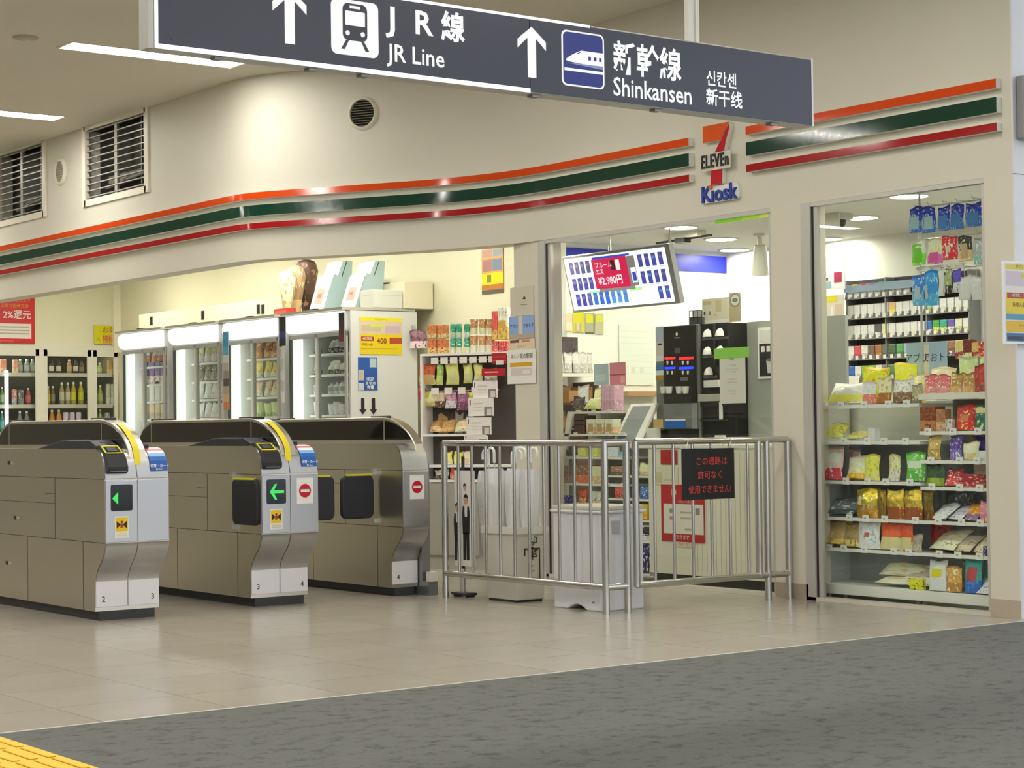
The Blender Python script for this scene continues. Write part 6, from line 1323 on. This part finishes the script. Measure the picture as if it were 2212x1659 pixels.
MB().box(XD-.3, XD-.1, doors[1][0]+.1, y_r-.1, ztop-.10, ztop-.06, emis('#fff4d8', 3.0, 'added_fridge_glow_warm')).build('overhead_emitter', df, world=df)  # added warm glow that brightens the other two doors
fd = lambda px, py: at_x(px, py, XD-.11)
def drow(ri, where, items):
    s = Shelf(fd, zdr[ri]+.001, where, 'drinks in the wall fridge', PI/2, (1, 0, 0))
    for px0, px1, py0, k, c, d in items: s.put(px0, px1, py0, k, c, d)
    s.done('the lamp')
DKB2 = ('#3a2a1e', '#d8d2c4', '#1e1a16')
drow(0, 'on top fridge shelf, middle door', [(x, x+10, 777, 'bottle', DKB2, 'white labelled dark bottle') for x in (109, 124, 161)] + [(147, 157, 777, 'bottle', ('#b09068', '#c8ae88', '#e8e0d0'), 'tan bottle'), (174, 184, 780, 'bottle', ('#4a3a2c', '#8a7a64', '#2a2420'), 'plain brown bottle')])
drow(1, 'on second fridge shelf, middle door', [(102, 111, 834, 'bottle', ('#c09a3c', '#d8b860', '#f0ead8'), 'amber bottle'), (112, 121, 834, 'bottle', ('#6a5a4a', '#8f8272', '#e8e4da'), 'brown grey bottle')] + [(x, x+10, 826, 'bottle', ('#a89a78', '#d9cfb4', '#ece6d6'), 'cream labelled bottle') for x in (131, 144)] + [(x, x+11, 825, 'bottle', ('#b8a838', '#e2d81e', '#f2eee0'), 'bright yellow bottle') for x in (156, 172)])
drow(2, 'on third fridge shelf, middle door', [(x, x+12, 885, 'bottle', ('#d88a2c', '#e09a3c', '#f0e4d0'), 'orange juice bottle') for x in (109, 124)] + [(x, x+11, 891, 'can', ('#b8a4bc', '#c8b8cc'), 'lilac can') for x in (139, 153, 167)])
drow(0, 'on top fridge shelf, lamp-side door', [(2, 14, 776, 'box', ('#b8806a', '#d0a08c', '#8a5a48'), 'pinkish box'), (30, 40, 777, 'box', ('#b88a76', '#cfa894', '#8a6450'), 'salmon box'), (41, 51, 776, 'bottle', ('#8a9288', '#a8b0a6', '#d8dcd4'), 'grey green bottle')] + [(x, x+11, 776, 'bottle', ('#8d928c', '#b0b4ae', '#dcdcd6'), 'grey bottle') for x in (55, 67)])
drow(1, 'on second fridge shelf, lamp-side door', [(2, 11, 836, 'bottle', ('#5c8a4c', '#9ab88a', '#e8f0e0'), 'green bottle'), (28, 39, 842, 'can', ('#a85a58', '#8a8c8c'), 'dull red can'), (42, 54, 843, 'can', ('#4a5456', '#6a7476'), 'dark grey can'), (58, 69, 838, 'bottle', ('#b8484c', '#d0686c', '#e8d8d4'), 'pink red bottle')])
drow(2, 'on third fridge shelf, lamp-side door', [(2, 11, 888, 'bottle', ('#3a8a84', '#6ab0a8', '#dceee8'), 'teal bottle')] + [(x, x+11, 888, 'bottle', ('#7a8488', '#98a2a6', '#eef0f0'), 'white capped grey bottle') for x in (40, 55)])
drow(0, 'on top fridge shelf, freezer-side door', [(213, 222, 784, 'bottle', ('#9ab05c', '#b8c888', '#e8ecd8'), 'light green bottle')] + [(x, x+9, 779, 'box', ('#b09058', '#c8aa74', '#8a6c3c'), 'brown carton') for x in (235, 245)])
drow(1, 'on second fridge shelf, freezer-side door', [(214, 224, 832, 'bottle', ('#a8b058', '#c2ca7c', '#e8ecd0'), 'olive yellow bottle')] + [(x, x+9, 830, 'can', ('#a8a898', '#c0c0b0'), 'grey can') for x in (231, 241)])
drow(2, 'on third fridge shelf, freezer-side door', [(214, 224, 884, 'bottle', ('#8fa850', '#c8d070', '#e4e8cc'), 'yellow green bottle'), (228, 240, 892, 'can', ('#8c8f84', '#a8aaa0'), 'dull grey can')])
fr = fr_px('x', XC+.0, 75, 742); w_, h_ = size_px('x', XC, -55, 640, 75, 742); fr = FR(fr.p(-w_, 0, .003), *VX)
poster('discount_poster', 'red poster reading 2% in white on the far wall above the drinks fridge', 'poster', fr, w_, h_, '#cc1420', rects=[(.04, .1, .94, .42, '#efe9e2'), (.1, .33, .9, .36, '#b8b0a8'), (.1, .26, .9, .29, '#c0a8a4'), (.1, .19, .9, .22, '#b8b0a8'), (.35, .02, .65, .06, '#e04a50')],
       texts=[(.66, .92, .09, 'キャッシュレスで', '#e88a2c', 'CENTER', .01), (.66, .80, .09, '店頭で即時充当', '#e88a2c', 'CENTER', .01), (.70, .60, .20, '2%還元', '#f4ece8', 'CENTER', .012)])
fr = fr_px('x', XC+.0, 203, 743); w_, h_ = size_px('x', XC, 203, 703, 248, 743); fr = FR(fr.p(0, 0, .003), *VX)
poster('bargain_card', 'small yellow card with red characters above the fridge door by the freezers', 'poster', fr, w_, h_, '#dcd61c', rects=[(.4, .02, .98, .5, '#dca848')], texts=[(.7, .74, .38, 'お得', '#b0502c', 'CENTER', .01), (.68, .27, .34, '特価', '#c0603a', 'CENTER', .01), (.2, .25, .24, '今だけ' if False else '丸', '#a8782c')])

# ================================================================ gondola set along the slanted opening
NI = Vector((-d2.y, d2.x, 0)); GO = Vector((A2[0], A2[1], 0))+NI*.30
fgn = lambda px, py, off=0: on(px, py, GO+NI*off, NI)
ga, gb_ = fgn(912, 800), fgn(1106, 800)
RZG = math.atan2(d2.y, d2.x)
gd = thing('snack_gondola', 'grey snack gondola facing the gates between the freezer side and the pillar', 'display rack', (ga.x, ga.y, 0), RZG)
LG = (gb_-ga).length
zg = [fgn(1000, y).z for y in (762, 835, 876, 937, 1004, 1036)]
def gz(z, th=.02, y0=0, y1=.25, x1=None): return MB().box(0, x1 or LG, y0, y1, z-th, z, SHW)
GB = mat('#4f4a46', .6)
gz(zg[0]).build('shelf', gd); gz(zg[3], x1=LG*.60).build('shelf', gd); gz(zg[4], y0=-.05).build('shelf', gd); gz(zg[5], y0=-.08).build('shelf', gd)
MB().box(0, LG, .2, .26, .02, zg[0]-.02, GB).build('back_panel', gd); MB().box(0, LG, -.05, .25, 0, .12, mat('#b8b6ac', .4)).build('base', gd)
MB().box(-.02, 0, 0, .26, 0, zg[0], SHW).build('side_panel', gd)
MB().box(0, LG*.66, -.08, .2, .12, zg[5]-.03, mat('#a8a69a', .45)).build('lower_front', gd)
for zz, n in ((zg[0]-.06, 7), (fgn(1000, 838).z-.02, 5)):
    MB().box(.05, LG*.8, .1, .106, zz-.005, zz+.005, ALU).build('hook_bar', gd)
    for i in range(n): x = .12+i*(LG*.75)/n; MB().box(x-.035, x+.035, .0, .004, zz-.03, zz+.025, PAPER).box(x-.002, x+.002, 0, .1, zz, zz+.004, ALU).build('price_tag', gd)
def GS_(z, where): return Shelf(lambda px, py: fgn(px, py, .03), z+.001, where, 'goods on the gondola', RZG, tuple(-NI))
s = GS_(zg[0], 'on the gondola top')
z2 = .165
OBR = ('#b8683a', '#d8a468', '#8a4424'); 
for i, x in enumerate((923, 944)):
    s.put(x, x+19, 733, 'box', OBR, 'orange brown box in lower row'); 
for i, x in enumerate((923, 944)):
    s.put(x, x+19, 702, 'box', ('#b87240', '#d8ac74', '#94502c'), 'orange brown box in upper row', dz=fgn(x, 732, .03).z-zg[0])
for x in (970, 983, 1000): s.put(x, x+12, 731, 'can', ('#2e8a6a', '#d8c8a0'), 'green can in lower row')
for x in (970, 983, 1000): s.put(x, x+12, 700, 'can', ('#1f7f5c', '#a8c8a8'), 'green can in upper row', dz=fgn(x, 730, .03).z-zg[0])
for x in (1011, 1030, 1048): s.put(x, x+17, 724, 'cup', ('#b08450', '#e0d0ac'), 'tan noodle cup in lower row')
for x in (1011, 1030, 1048): s.put(x, x+17, 688, 'cup', ('#a87c4a', '#d8c498'), 'tan noodle cup in upper row', dz=fgn(x, 722, .03).z-zg[0])
s.put(1062, 1075, 737, 'box', ('#a82a24', '#c0403a', '#e8d0b8'), 'low red box, outer of the pair')
s.put(1077, 1096, 737, 'box', ('#b0302a', '#8f201e', '#e6dcc8'), 'low red box, inner of the pair')
s.put(1062, 1074, 672, 'box', ('#c0524a', '#d8a45a', '#a83a34'), 'tall red box standing on the low boxes', dz=fgn(1070, 734, .03).z-zg[0])
s.put(1075, 1097, 664, 'box', ('#cfc0b0', '#dca03c', '#8a7a6a'), 'tall picture box with yellow food', dz=fgn(1085, 734, .03).z-zg[0], lab=('#e0b04a', .1, .8, .35, .6))
s.done('the freezer')
zb = fgn(960, 833).z
def gh(px0, px1, py0, py1, c, label, k='pouch', lab=None):
    a, b = fgn(px0, py1, .06), fgn(px1, py1, .06); w_ = (b-a).length; hgt = fgn((px0+px1)/2, py0, .06).z-a.z
    o = bag('snack_bag', w_, hgt, .05, c, 'pillow', 0, 0, lab); o.location = (a+b)/2; o.rotation_euler.z = RZG; tag(o, label, 'snack bag', 'bags hanging on the gondola')
gh(906, 941, 786, 832, ('#b4562a', '#d8b674', '#8f4020'), 'orange brown bag in the upper hanging row, by the freezer', lab=('#dcbc80', .08, .92, .06, .5))
gh(943, 958, 786, 832, ('#8fb04a', '#b8c46a', '#d8dca8'), 'narrow green bag in the upper hanging row')
gh(964, 992, 782, 831, ('#c8cc5a', '#d6d66a', '#eaeab8'), 'wide yellow green bag in the upper hanging row', lab=('#e2e2a0', .25, .85, .12, .6))
gh(1002, 1021, 786, 828, ('#d0cc72', '#c8c45e', '#e8e4b8'), 'pale yellow bag in the upper hanging row, third from the pillar', lab=('#e6e2b4', .15, .85, .15, .5))
gh(1024, 1043, 786, 826, ('#cfc86e', '#d8d284', '#f0ecc8'), 'pale yellow bag in the upper hanging row, second from the pillar')
gh(1045, 1074, 796, 826, ('#a8a89a', '#8f9086', '#c8c8bc'), 'grey bag in the upper hanging row, next to the pillar')
gh(904, 920, 838, 864, ('#8a1f34', '#a8384a', '#6a1424'), 'maroon bag in the lower hanging row, by the freezer')
gh(918, 944, 846, 878, ('#d8d08a', '#b8a45a', '#f0ecd0'), 'cream bag with a yellow corner in the lower hanging row', lab=('#dcc81e', .1, .45, .6, .9))
gh(938, 962, 848, 880, ('#b8a888', '#5a3e2a', '#d8ccb0'), 'beige and dark brown bag in the lower hanging row')
gh(962, 987, 845, 882, ('#b08a98', '#d8c4c8', '#8a6474'), 'dusty pink bag in the lower hanging row')
gh(988, 1013, 847, 886, ('#8a5a74', '#6e4058', '#b48aa0'), 'mauve bag in the lower hanging row')
gh(1012, 1026, 846, 862, ('#c8b040', '#d8c860', '#f0e8b0'), 'small yellow bag in the lower hanging row')
s = GS_(zg[3], 'on the lower gondola shelf')
for a, b, y, c, d, bk in ((927, 951, 884, ('#b08e5a', '#c0a06c', '#8a6c40'), 'tall tan bag standing behind', .14), (952, 961, 886, ('#4a3a2e', '#5a483a', '#2e241c'), 'narrow dark bag standing behind', .14), (963, 983, 886, ('#9c9890', '#b4b0a8', '#7c7870'), 'grey bag standing behind', .14), (985, 1012, 884, ('#97929a', '#aea8b0', '#787478'), 'grey lilac bag standing behind', .14)):
    s.put(a, b, y, 'pouch', c, d, back=bk)
for a, b, y, c, d in ((924, 948, 910, ('#a47c4a', '#c8a878', '#7a5a34'), 'brown bag lying by the freezer end'), (947, 976, 908, ('#a8844e', '#b89460', '#866838'), 'brown bag lying in the middle'), (977, 1008, 916, ('#c4aa80', '#d8c4a0', '#a08458'), 'pale tan bag lying by the white cards')):
    s.put(a, b, y, 'lay', c, d, lean=.6, t=.06)
s.done('the freezer')
s = GS_(zg[4], 'on the gondola shelf behind the barrier'); s.lbl = 1
for a, b, c, d in ((955, 975, ('#d8c064', '#e8d890', '#b89a3a'), 'yellow pack'), (978, 998, ('#d6bc5c', '#e6d488', '#b4963a'), 'golden pack'), (1000, 1018, ('#c8b89a', '#b0a080', '#e0d4bc'), 'beige pack')): s.put(a, b, 976, 'pouch', c, d)
s.done('the freezer')
s = GS_(zg[5], 'on the lowest gondola shelf behind the barrier')
for a, b, y, c, d in ((938, 952, 1016, ('#d8d0bc', '#4a3a30', '#b0a48c'), 'cream and dark pack'), (954, 968, 1014, ('#c8c0a8', '#5a4a3c', '#908672'), 'beige pack'), (970, 990, 1012, ('#cc5a4c', '#d87a6a', '#e8c0b0'), 'coral red pack')): s.put(a, b, y, 'pouch', c, d)
s.done('the freezer')
GF = lambda px, py: on(px, py, GO-NI*.06, NI)
def gposter(name, label, px0, py0, px1, py1, base, rects=(), texts=(), cat='card', off=-.06, **k):
    o_ = on(px0, py1, GO+NI*off, NI); b_ = on(px1, py1, GO+NI*off, NI); t_ = on(px0, py0, GO+NI*off, NI)
    return poster(name, label, cat, FR(o_, d2, (0, 0, 1)), (b_-o_).length, t_.z-o_.z, base, rects, texts, **k)
for i, (a, b, c, d) in enumerate(((1025, 823, 1075, 860), (1015, 860, 1067, 899), (1011, 902, 1062, 939), (1006, 941, 1054, 956))):
    gposter('gift_card', f'white gift card pack with a grey photo corner, {ORD[i]} from the top beside the pillar', a, b, c, d, '#f1ece4', [(.66, 0, 1, .5, '#8a8684'), (.76, .04, .96, .4, '#d8cfc8'), (.06, .6, .1, .9, '#4a4644'), (.2, .45, .6, .5, '#d8d0c6'), (.2, .3, .6, .33, '#d8d0c6'), (.2, .65, .6, .72, '#d4cabe')], off=-.02-.03*i, thick=.03)
gposter('red_card', 'red price card with pale lines on the gondola by the pillar', 1063, 763, 1094, 786, '#b81a24', [(.05, .6, .95, .68, '#d86a6a'), (.05, .25, .95, .33, '#d86a6a'), (.3, -.1, .8, .3, '#eee8e0')])
gposter('red_card', 'wide red shelf talker sticking out below the price card', 1041, 797, 1092, 812, '#c01822', [(.12, .4, .7, .6, '#e8b0b0')], off=-.1)
# mauve cup on the freezer side
p = at_x(904, 752, XSP+.08); mc = thing('hanging_pouch', 'dark mauve printed pouch hung on the freezer side near the gondola', 'pouch', tuple(p))
bb = bag('pouch_body', .16, .165, .05, ('#6a4a58', '#b8a8ac', '#3a2630'), 'cube'); bb.parent = mc; bb.rotation_euler.z = PI/2*.6
MB().tube([(0, 0, .16), (-.075, 0, .2)], .003, ALU, 6).box(-.0815, -.07, -.02, .02, .18, .22, ALU).build('hook', mc)

# ---------------------------------------------------------------- sheets on the pillar
def pil(name, label, a, y0_, b, y1_, base, rects=(), texts=(), off=.004, **k):
    fr = fr_px('y', YS-off, a, y1_); w_, h_ = size_px('y', YS-off, a, y0_, b, y1_); return poster(name, label, 'poster', fr, w_, h_, base, rects, texts, thick=.002, **k)
pil('pillar_sheet', 'pale grey sheet with a small leaf mark, uppermost on the pillar', 1103, 622, 1154, 684, '#cfcab8', [(.5, .45, .7, .47, '#8a8674'), (.46, .36, .74, .39, '#8a8674')], shapes=[([(.53, .56), (.69, .56), (.61, .68)], '#3a3c30')])
pil('pillar_sheet', 'pale blue sheet with a phone picture, second on the pillar', 1100, 685, 1155, 734, '#8fb0de', [(.38, 0, .55, 1, '#d8cdbc'), (0, 0, 1, .22, '#b8a898')], [(.2, .55, .2, 'アプリ', '#1c2c5a', 'CENTER', .01), (.78, .55, .2, 'でおトク', '#1c2c5a', 'CENTER', .01)])
pil('pillar_sheet', 'cream sheet with brown lettering, third on the pillar', 1100, 735, 1156, 757, '#e2d4b2', [(.05, .7, .4, .95, '#7a5040'), (.5, .7, .8, .95, '#d09060')], [(.5, .3, .32, 'はじめよう', '#c87a3a')])
pil('pillar_sheet', 'white sheet with a yellow bar, lowest on the pillar', 1097, 757, 1159, 830, '#edebe2', [(.1, .50, .88, .62, '#d8a81c'), (.12, .24, .86, .46, '#d8cdc6'), (.55, .28, .82, .4, '#e8e2da')], [(.28, .80, .13, '楽しい', '#8a8076'), (.68, .80, .16, '街の駅前', '#3a3634', 'CENTER', .005)], off=.008)

# ================================================================ bins, umbrellas, standee
BW = mat('#d3d0c4', .45); BW2 = mat('#dfe1e4', .4)
b1 = thing('umbrella_bin', 'white square bin with a black drawn mark, holding clear umbrellas', 'bin', (-10.70, 7.99, 0))
zb1 = at_y(1100, 1140, 7.86).z; w1, dp1 = .19, .13
def shell(mb, wb, db, wt, dt, z0, z1, th, m):
    o = [(-wb, -db), (wb, -db), (wb, db), (-wb, db)]; t = [(-wt, -dt), (wt, -dt), (wt, dt), (-wt, dt)]
    vs = [(x, y, z0) for x, y in o]+[(x, y, z1) for x, y in t]+[(x*(1-th/wt), y*(1-th/dt), z1) for x, y in t]+[(x*(1-th/wb), y*(1-th/db), z0+th) for x, y in o]
    fs = [(0, 1, 2, 3)]
    for i in range(4): j = (i+1) % 4; fs += [(i, j, 4+j, 4+i), (4+i, 4+j, 8+j, 8+i), (8+i, 8+j, 12+j, 12+i)]
    fs.append((12, 13, 14, 15)); mb.add(vs, fs, m)
mb = MB(); shell(mb, w1*.92, dp1*.92, w1, dp1, .015, zb1, .012, BW); mb.build('body', b1, bevel=.006)
mb = MB(); shell(mb, w1+.012, dp1+.012, w1+.014, dp1+.014, zb1-.045, zb1+.004, .02, mat('#e6e3d8', .4)); mb.build('rim', b1)
MB().box(-w1*.85, w1*.85, -dp1*.85, dp1*.85, 0, .015, CHAR).build('base', b1)
FB = FR(Vector((-10.70+w1*.965, 7.99, 0)), *VX); ink = mat('#26261f', .6)
mb = MB(); zc = zb1*.62
for a, b, c, d in ((-.02, .06, -.13, .12), ): pass
fb = lambda x0, y0_, x1, y1_: FB.slab(mb, x0, zc+y0_, x1, zc+y1_, .004, .007, ink)
fb(-.05, -.17, .075, -.163); fb(.068, -.17, .075, .05); fb(-.06, .045, .075, .052); fb(-.06, .0, -.053, .05); mb.build('drawn_frame', b1, world=b1)
lettering(FR(FB.p(0, zc, .007), FB.r, FB.u), [(.015, .10, .09, 'ゆ', ink, 'CENTER', .005), (.01, .01, .10, '傘', ink, 'CENTER', .005), (.0, -.09, .06, 'じ', ink)], b1)
b2_ = thing('waste_bin', 'large white plastic bin with an arched foot behind the barrier corner', 'bin', (-9.87, 8.06, 0))
zb2 = at_y(1255, 1093, 7.87).z; w2, dp2 = .245, .185
mb = MB(); arch = [(-w2, .0), (-.10, 0)] + [(-.10+.2*i/8, .035*math.sin(PI*i/8)) for i in range(1, 8)] + [(.10, 0), (w2, 0), (w2*1.01, zb2*.93), (-w2*1.01, zb2*.93)]
mb.prism(arch, 'y', -dp2, dp2, BW2); mb.build('body', b2_, bevel=.008)
MB().box(-w2-.018, w2+.018, -dp2-.018, dp2+.018, zb2*.93, zb2*.96, BW2).box(-w2-.006, w2+.006, -dp2-.006, dp2+.006, zb2*.96, zb2, mat('#cdcabc', .45)).build('lid', b2_, bevel=.008)
mb = MB()
for x in (-.17, -.06, .06, .17): mb.box(x-.004, x+.004, -dp2-.004, -dp2+.001, .12, zb2*.88, BW2)
for y in (-.1, .1): mb.box(w2-.001, w2+.008, y-.02, y+.02, .1, zb2*.8, BW2)
mb.build('ribs', b2_); MB().box(w2+.002, w2+.012, -.09, -.02, zb2*.74, zb2*.86, mat('#b0b4b8', .4)).build('handle_recess', b2_)
MB().box(.16, .185, -dp2-.003, -dp2, .05, .062, mat('#7c90a8', .4)).build('maker_mark', b2_)
PLAS = film_mat('clear_vinyl', '#fbfcfc', .72); WHP = mat('#f0f0ec', .3)
def umbrella(x, y, z0, z1, label, tilt=(0, 0), hook=PI, r=.055):
    t = thing('clear_umbrella', label, 'umbrella', (x, y, z0), 0, 'clear vinyl umbrellas by the bin'); H_ = z1-z0; tx, ty = tilt
    P = lambda s: (tx*s, ty*s, H_*s)
    MB().tube([P(0), P(.96)], .005, mat('#c9ccc9', .3, .6), 8).build('shaft', t)
    n = 20; vs = []; rings = 9
    for i in range(rings+1):
        s_ = .06+.80*i/rings; rr = r*(.25+.75*math.sin(min(1, i/rings*1.15)*PI/2))*(1 if i < rings else .9)
        for j in range(n): a = 2*PI*j/n; q_ = rr*(1+.28*math.cos(8*a/1+.4*i)); c = P(s_); vs.append((c[0]+q_*math.cos(a), c[1]+q_*math.sin(a), c[2]))
    fs = [(i*n+j, i*n+(j+1) % n, (i+1)*n+(j+1) % n, (i+1)*n+j) for i in range(rings) for j in range(n)]
    MB().add(vs, fs, PLAS, True).build('folded_canopy', t)
    top = Vector(P(.90)); d = Vector((math.cos(hook), math.sin(hook), 0)); pts = [top, top+Vector((0, 0, .07))]+[top+Vector((0, 0, .07))+d*.035*(1-math.cos(a))+Vector((0, 0, .035*math.sin(a))) for a in [PI*i/8 for i in range(1, 9)]]
    pts.append(pts[-1]+Vector((0, 0, -.03))); MB().tube(pts, .0105, WHP, 10).build('handle', t)
    MB().tube([P(-.0), P(.05)], [.003, .006], mat('#2a2a2a', .4), 8).build('tip', t)
for i, (dx, dy, tx, ty, hk, l) in enumerate(((-.12, -.05, -.05, 0, PI, 'clear umbrella in the bin with its hook turned to the gates'), (-.04, .03, .0, .02, .6, 'clear umbrella standing in the bin, second from the gates'), (.04, -.03, .02, 0, 2.4, 'clear umbrella standing in the bin, third from the gates'), (.12, .02, .06, 0, 0, 'clear umbrella in the bin with its hook turned to the counter'))):
    umbrella(-10.70+dx, 7.99+dy, .04, 1.06, l, (tx, ty), hk, .062)
u_ = umbrella(-11.03, 8.02, .02, 1.04, 'clear umbrella with a white hook leaning by the advert stand', (-.04, .02), PI, .075)
u_ = umbrella(-10.92, 8.12, .02, 1.04, 'clear umbrella hung upright between the advert stand and the bin', (.0, .02), 1.0, .085)
sd = thing('advert_stand', 'narrow white advert stand printed with people in dark suits behind the barrier', 'stand', (-11.19, 7.90, 0))
FS = FR((-11.19, 7.90, 0), *VY)
MB().box(-.10, .09, -.05, .05, .012, .03, CHAR).build('base', sd, bevel=.004)
for x in (-.08, .07): MB().box(x-.015, x+.015, -.03, .03, 0, .012, BLACK).build('foot', sd)
MB().tube([(-.01, 0, .03), (.0, .0, 1.0)], .012, CHAR, 8).build('pole', sd); MB().box(-.03, .02, -.02, -.013, .03, .2, WHITE).build('clip', sd)
mb = MB(); FS.slab(mb, -.085, .22, .16, .90, .013, .018, mat('#efece8', .5)); bd = mb.build('panel', sd, world=sd)
mb = MB(); SU = mat('#1d1c20', .5); SK = mat('#d8b49a', .5); HR = mat('#1a1410', .5)
def fig(x, z, s):
    P = lambda pts, h, m: FS.shape(mb, [(x+a*s, z+b*s) for a, b in pts], .018, h, m)
    P([(-.12, 0), (.12, 0), (.14, .42), (.11, .58), (-.11, .58), (-.14, .42)], .0186, SU); P([(-.04, .36), (.04, .36), (.05, .58), (-.05, .58)], .0189, mat('#f0eeea', .5)); P([(-.11, -.55), (-.01, -.55), (0, .02), (-.11, .02)], .0186, SU); P([(.01, -.55), (.11, -.55), (.11, .02), (0, .02)], .0186, SU)
    P(ellipse(0, .70, .07, .09, 14), .0190, SK); P([(-.075, .70), (-.07, .80), (0, .84), (.07, .80), (.075, .70), (.05, .76), (-.05, .76)], .0194, HR); P([(-.02, .645), (.02, .645), (.015, .635), (-.015, .635)], .0194, mat('#a85a50', .5)); P(ellipse(-.026, .70, .008, .006, 8), .0194, HR); P(ellipse(.026, .70, .008, .006, 8), .0194, HR)
o = None
for x, z in ((.045, .78),):
    FS.shape(mb, ellipse(x, z, .018, .024, 12), .018, .0188, SK); FS.shape(mb, [(x-.02, z), (x-.018, z+.022), (x, z+.03), (x+.018, z+.022), (x+.02, z), (x+.012, z+.012), (x-.012, z+.012)], .0188, .0192, HR)
mb.build('printed_head', sd, world=sd).parent = bd
for q6 in ((.055, .45, .34), (-.055, .42, .30)): mb = MB(); fig(*q6); mb.build('printed_figure', sd, world=sd).parent = bd

# ================================================================ corner wall sign and poster
XO = XR+.016
p0 = at_x(2196, 302, XO); p1 = at_x(2196, 165, XO)
lb_ = thing('wall_light_box', 'grey sign box with white marks at the picture edge on the corner wall', 'sign', (XO, p0.y+.2, p0.z))
MB().box(XO, XO+.06, p0.y, p0.y+.6, p0.z, p1.z, mat('#8c8e90', .4, .2)).build('box', lb_, world=lb_, bevel=.01)
F8 = FR((XO+.061, p0.y, p0.z), *VX); hb_ = p1.z-p0.z; mb = MB()
F8.shape(mb, [(.05, hb_*.72), (.2, hb_*.72), (.2, hb_*.62), (.14, hb_*.62), (.1, hb_*.5), (.04, hb_*.52), (.08, hb_*.62)], 0, .002, WL); F8.shape(mb, [(.05, hb_*.22), (.2, hb_*.22), (.2, hb_*.42), (.14, hb_*.42), (.1, hb_*.3)], 0, .002, WL); F8.slab(mb, .25, hb_*.2, .5, hb_*.8, 0, .002, WL); mb.build('white_marks', lb_, world=lb_)
XO2 = XR+.05
fr = fr_px('x', XO2, 2166, 742); w_, h_ = size_px('x', XO2, 2166, 563, 2212, 742); w_ = .50
cp = poster('corner_poster', 'white framed offer poster in yellow and blue projecting past the corner pillar', 'poster', fr, w_, h_, '#eef0ee', rects=[(.04, .02, .96, .98, '#e4dfd0'), (.06, .90, .96, .965, '#d9cc4a'), (.06, .70, .96, .88, '#cfc0cc'), (.35, .80, .6, .86, '#c8cc2a'), (.06, .36, .96, .62, '#e3c814'), (.08, .55, .40, .62, '#a83a30'), (.06, .29, .96, .36, '#4f93b8'), (.06, .14, .96, .28, '#e0b418'), (.06, .03, .96, .13, '#2f6a9c'), (.08, .04, .38, .09, '#1a2a4a')],
       texts=[(.5, .935, .05, 'ポイントキャンペーン', '#5a5012'), (.24, .585, .045, '4店限定', '#f0dcd8', 'CENTER', .01), (.62, .565, .09, '400', '#a0701c', 'CENTER', .02), (.3, .47, .06, '新規入会', '#7a4a1c'), (.4, .22, .035, 'カード払いで', '#8a6a10')], thick=.006)
MB().box(XR+.014, XO2, YS+.02, YS+.04, fr.o.z+h_*.45, fr.o.z+h_*.55, ALU).build('bracket', cp, world=cp)
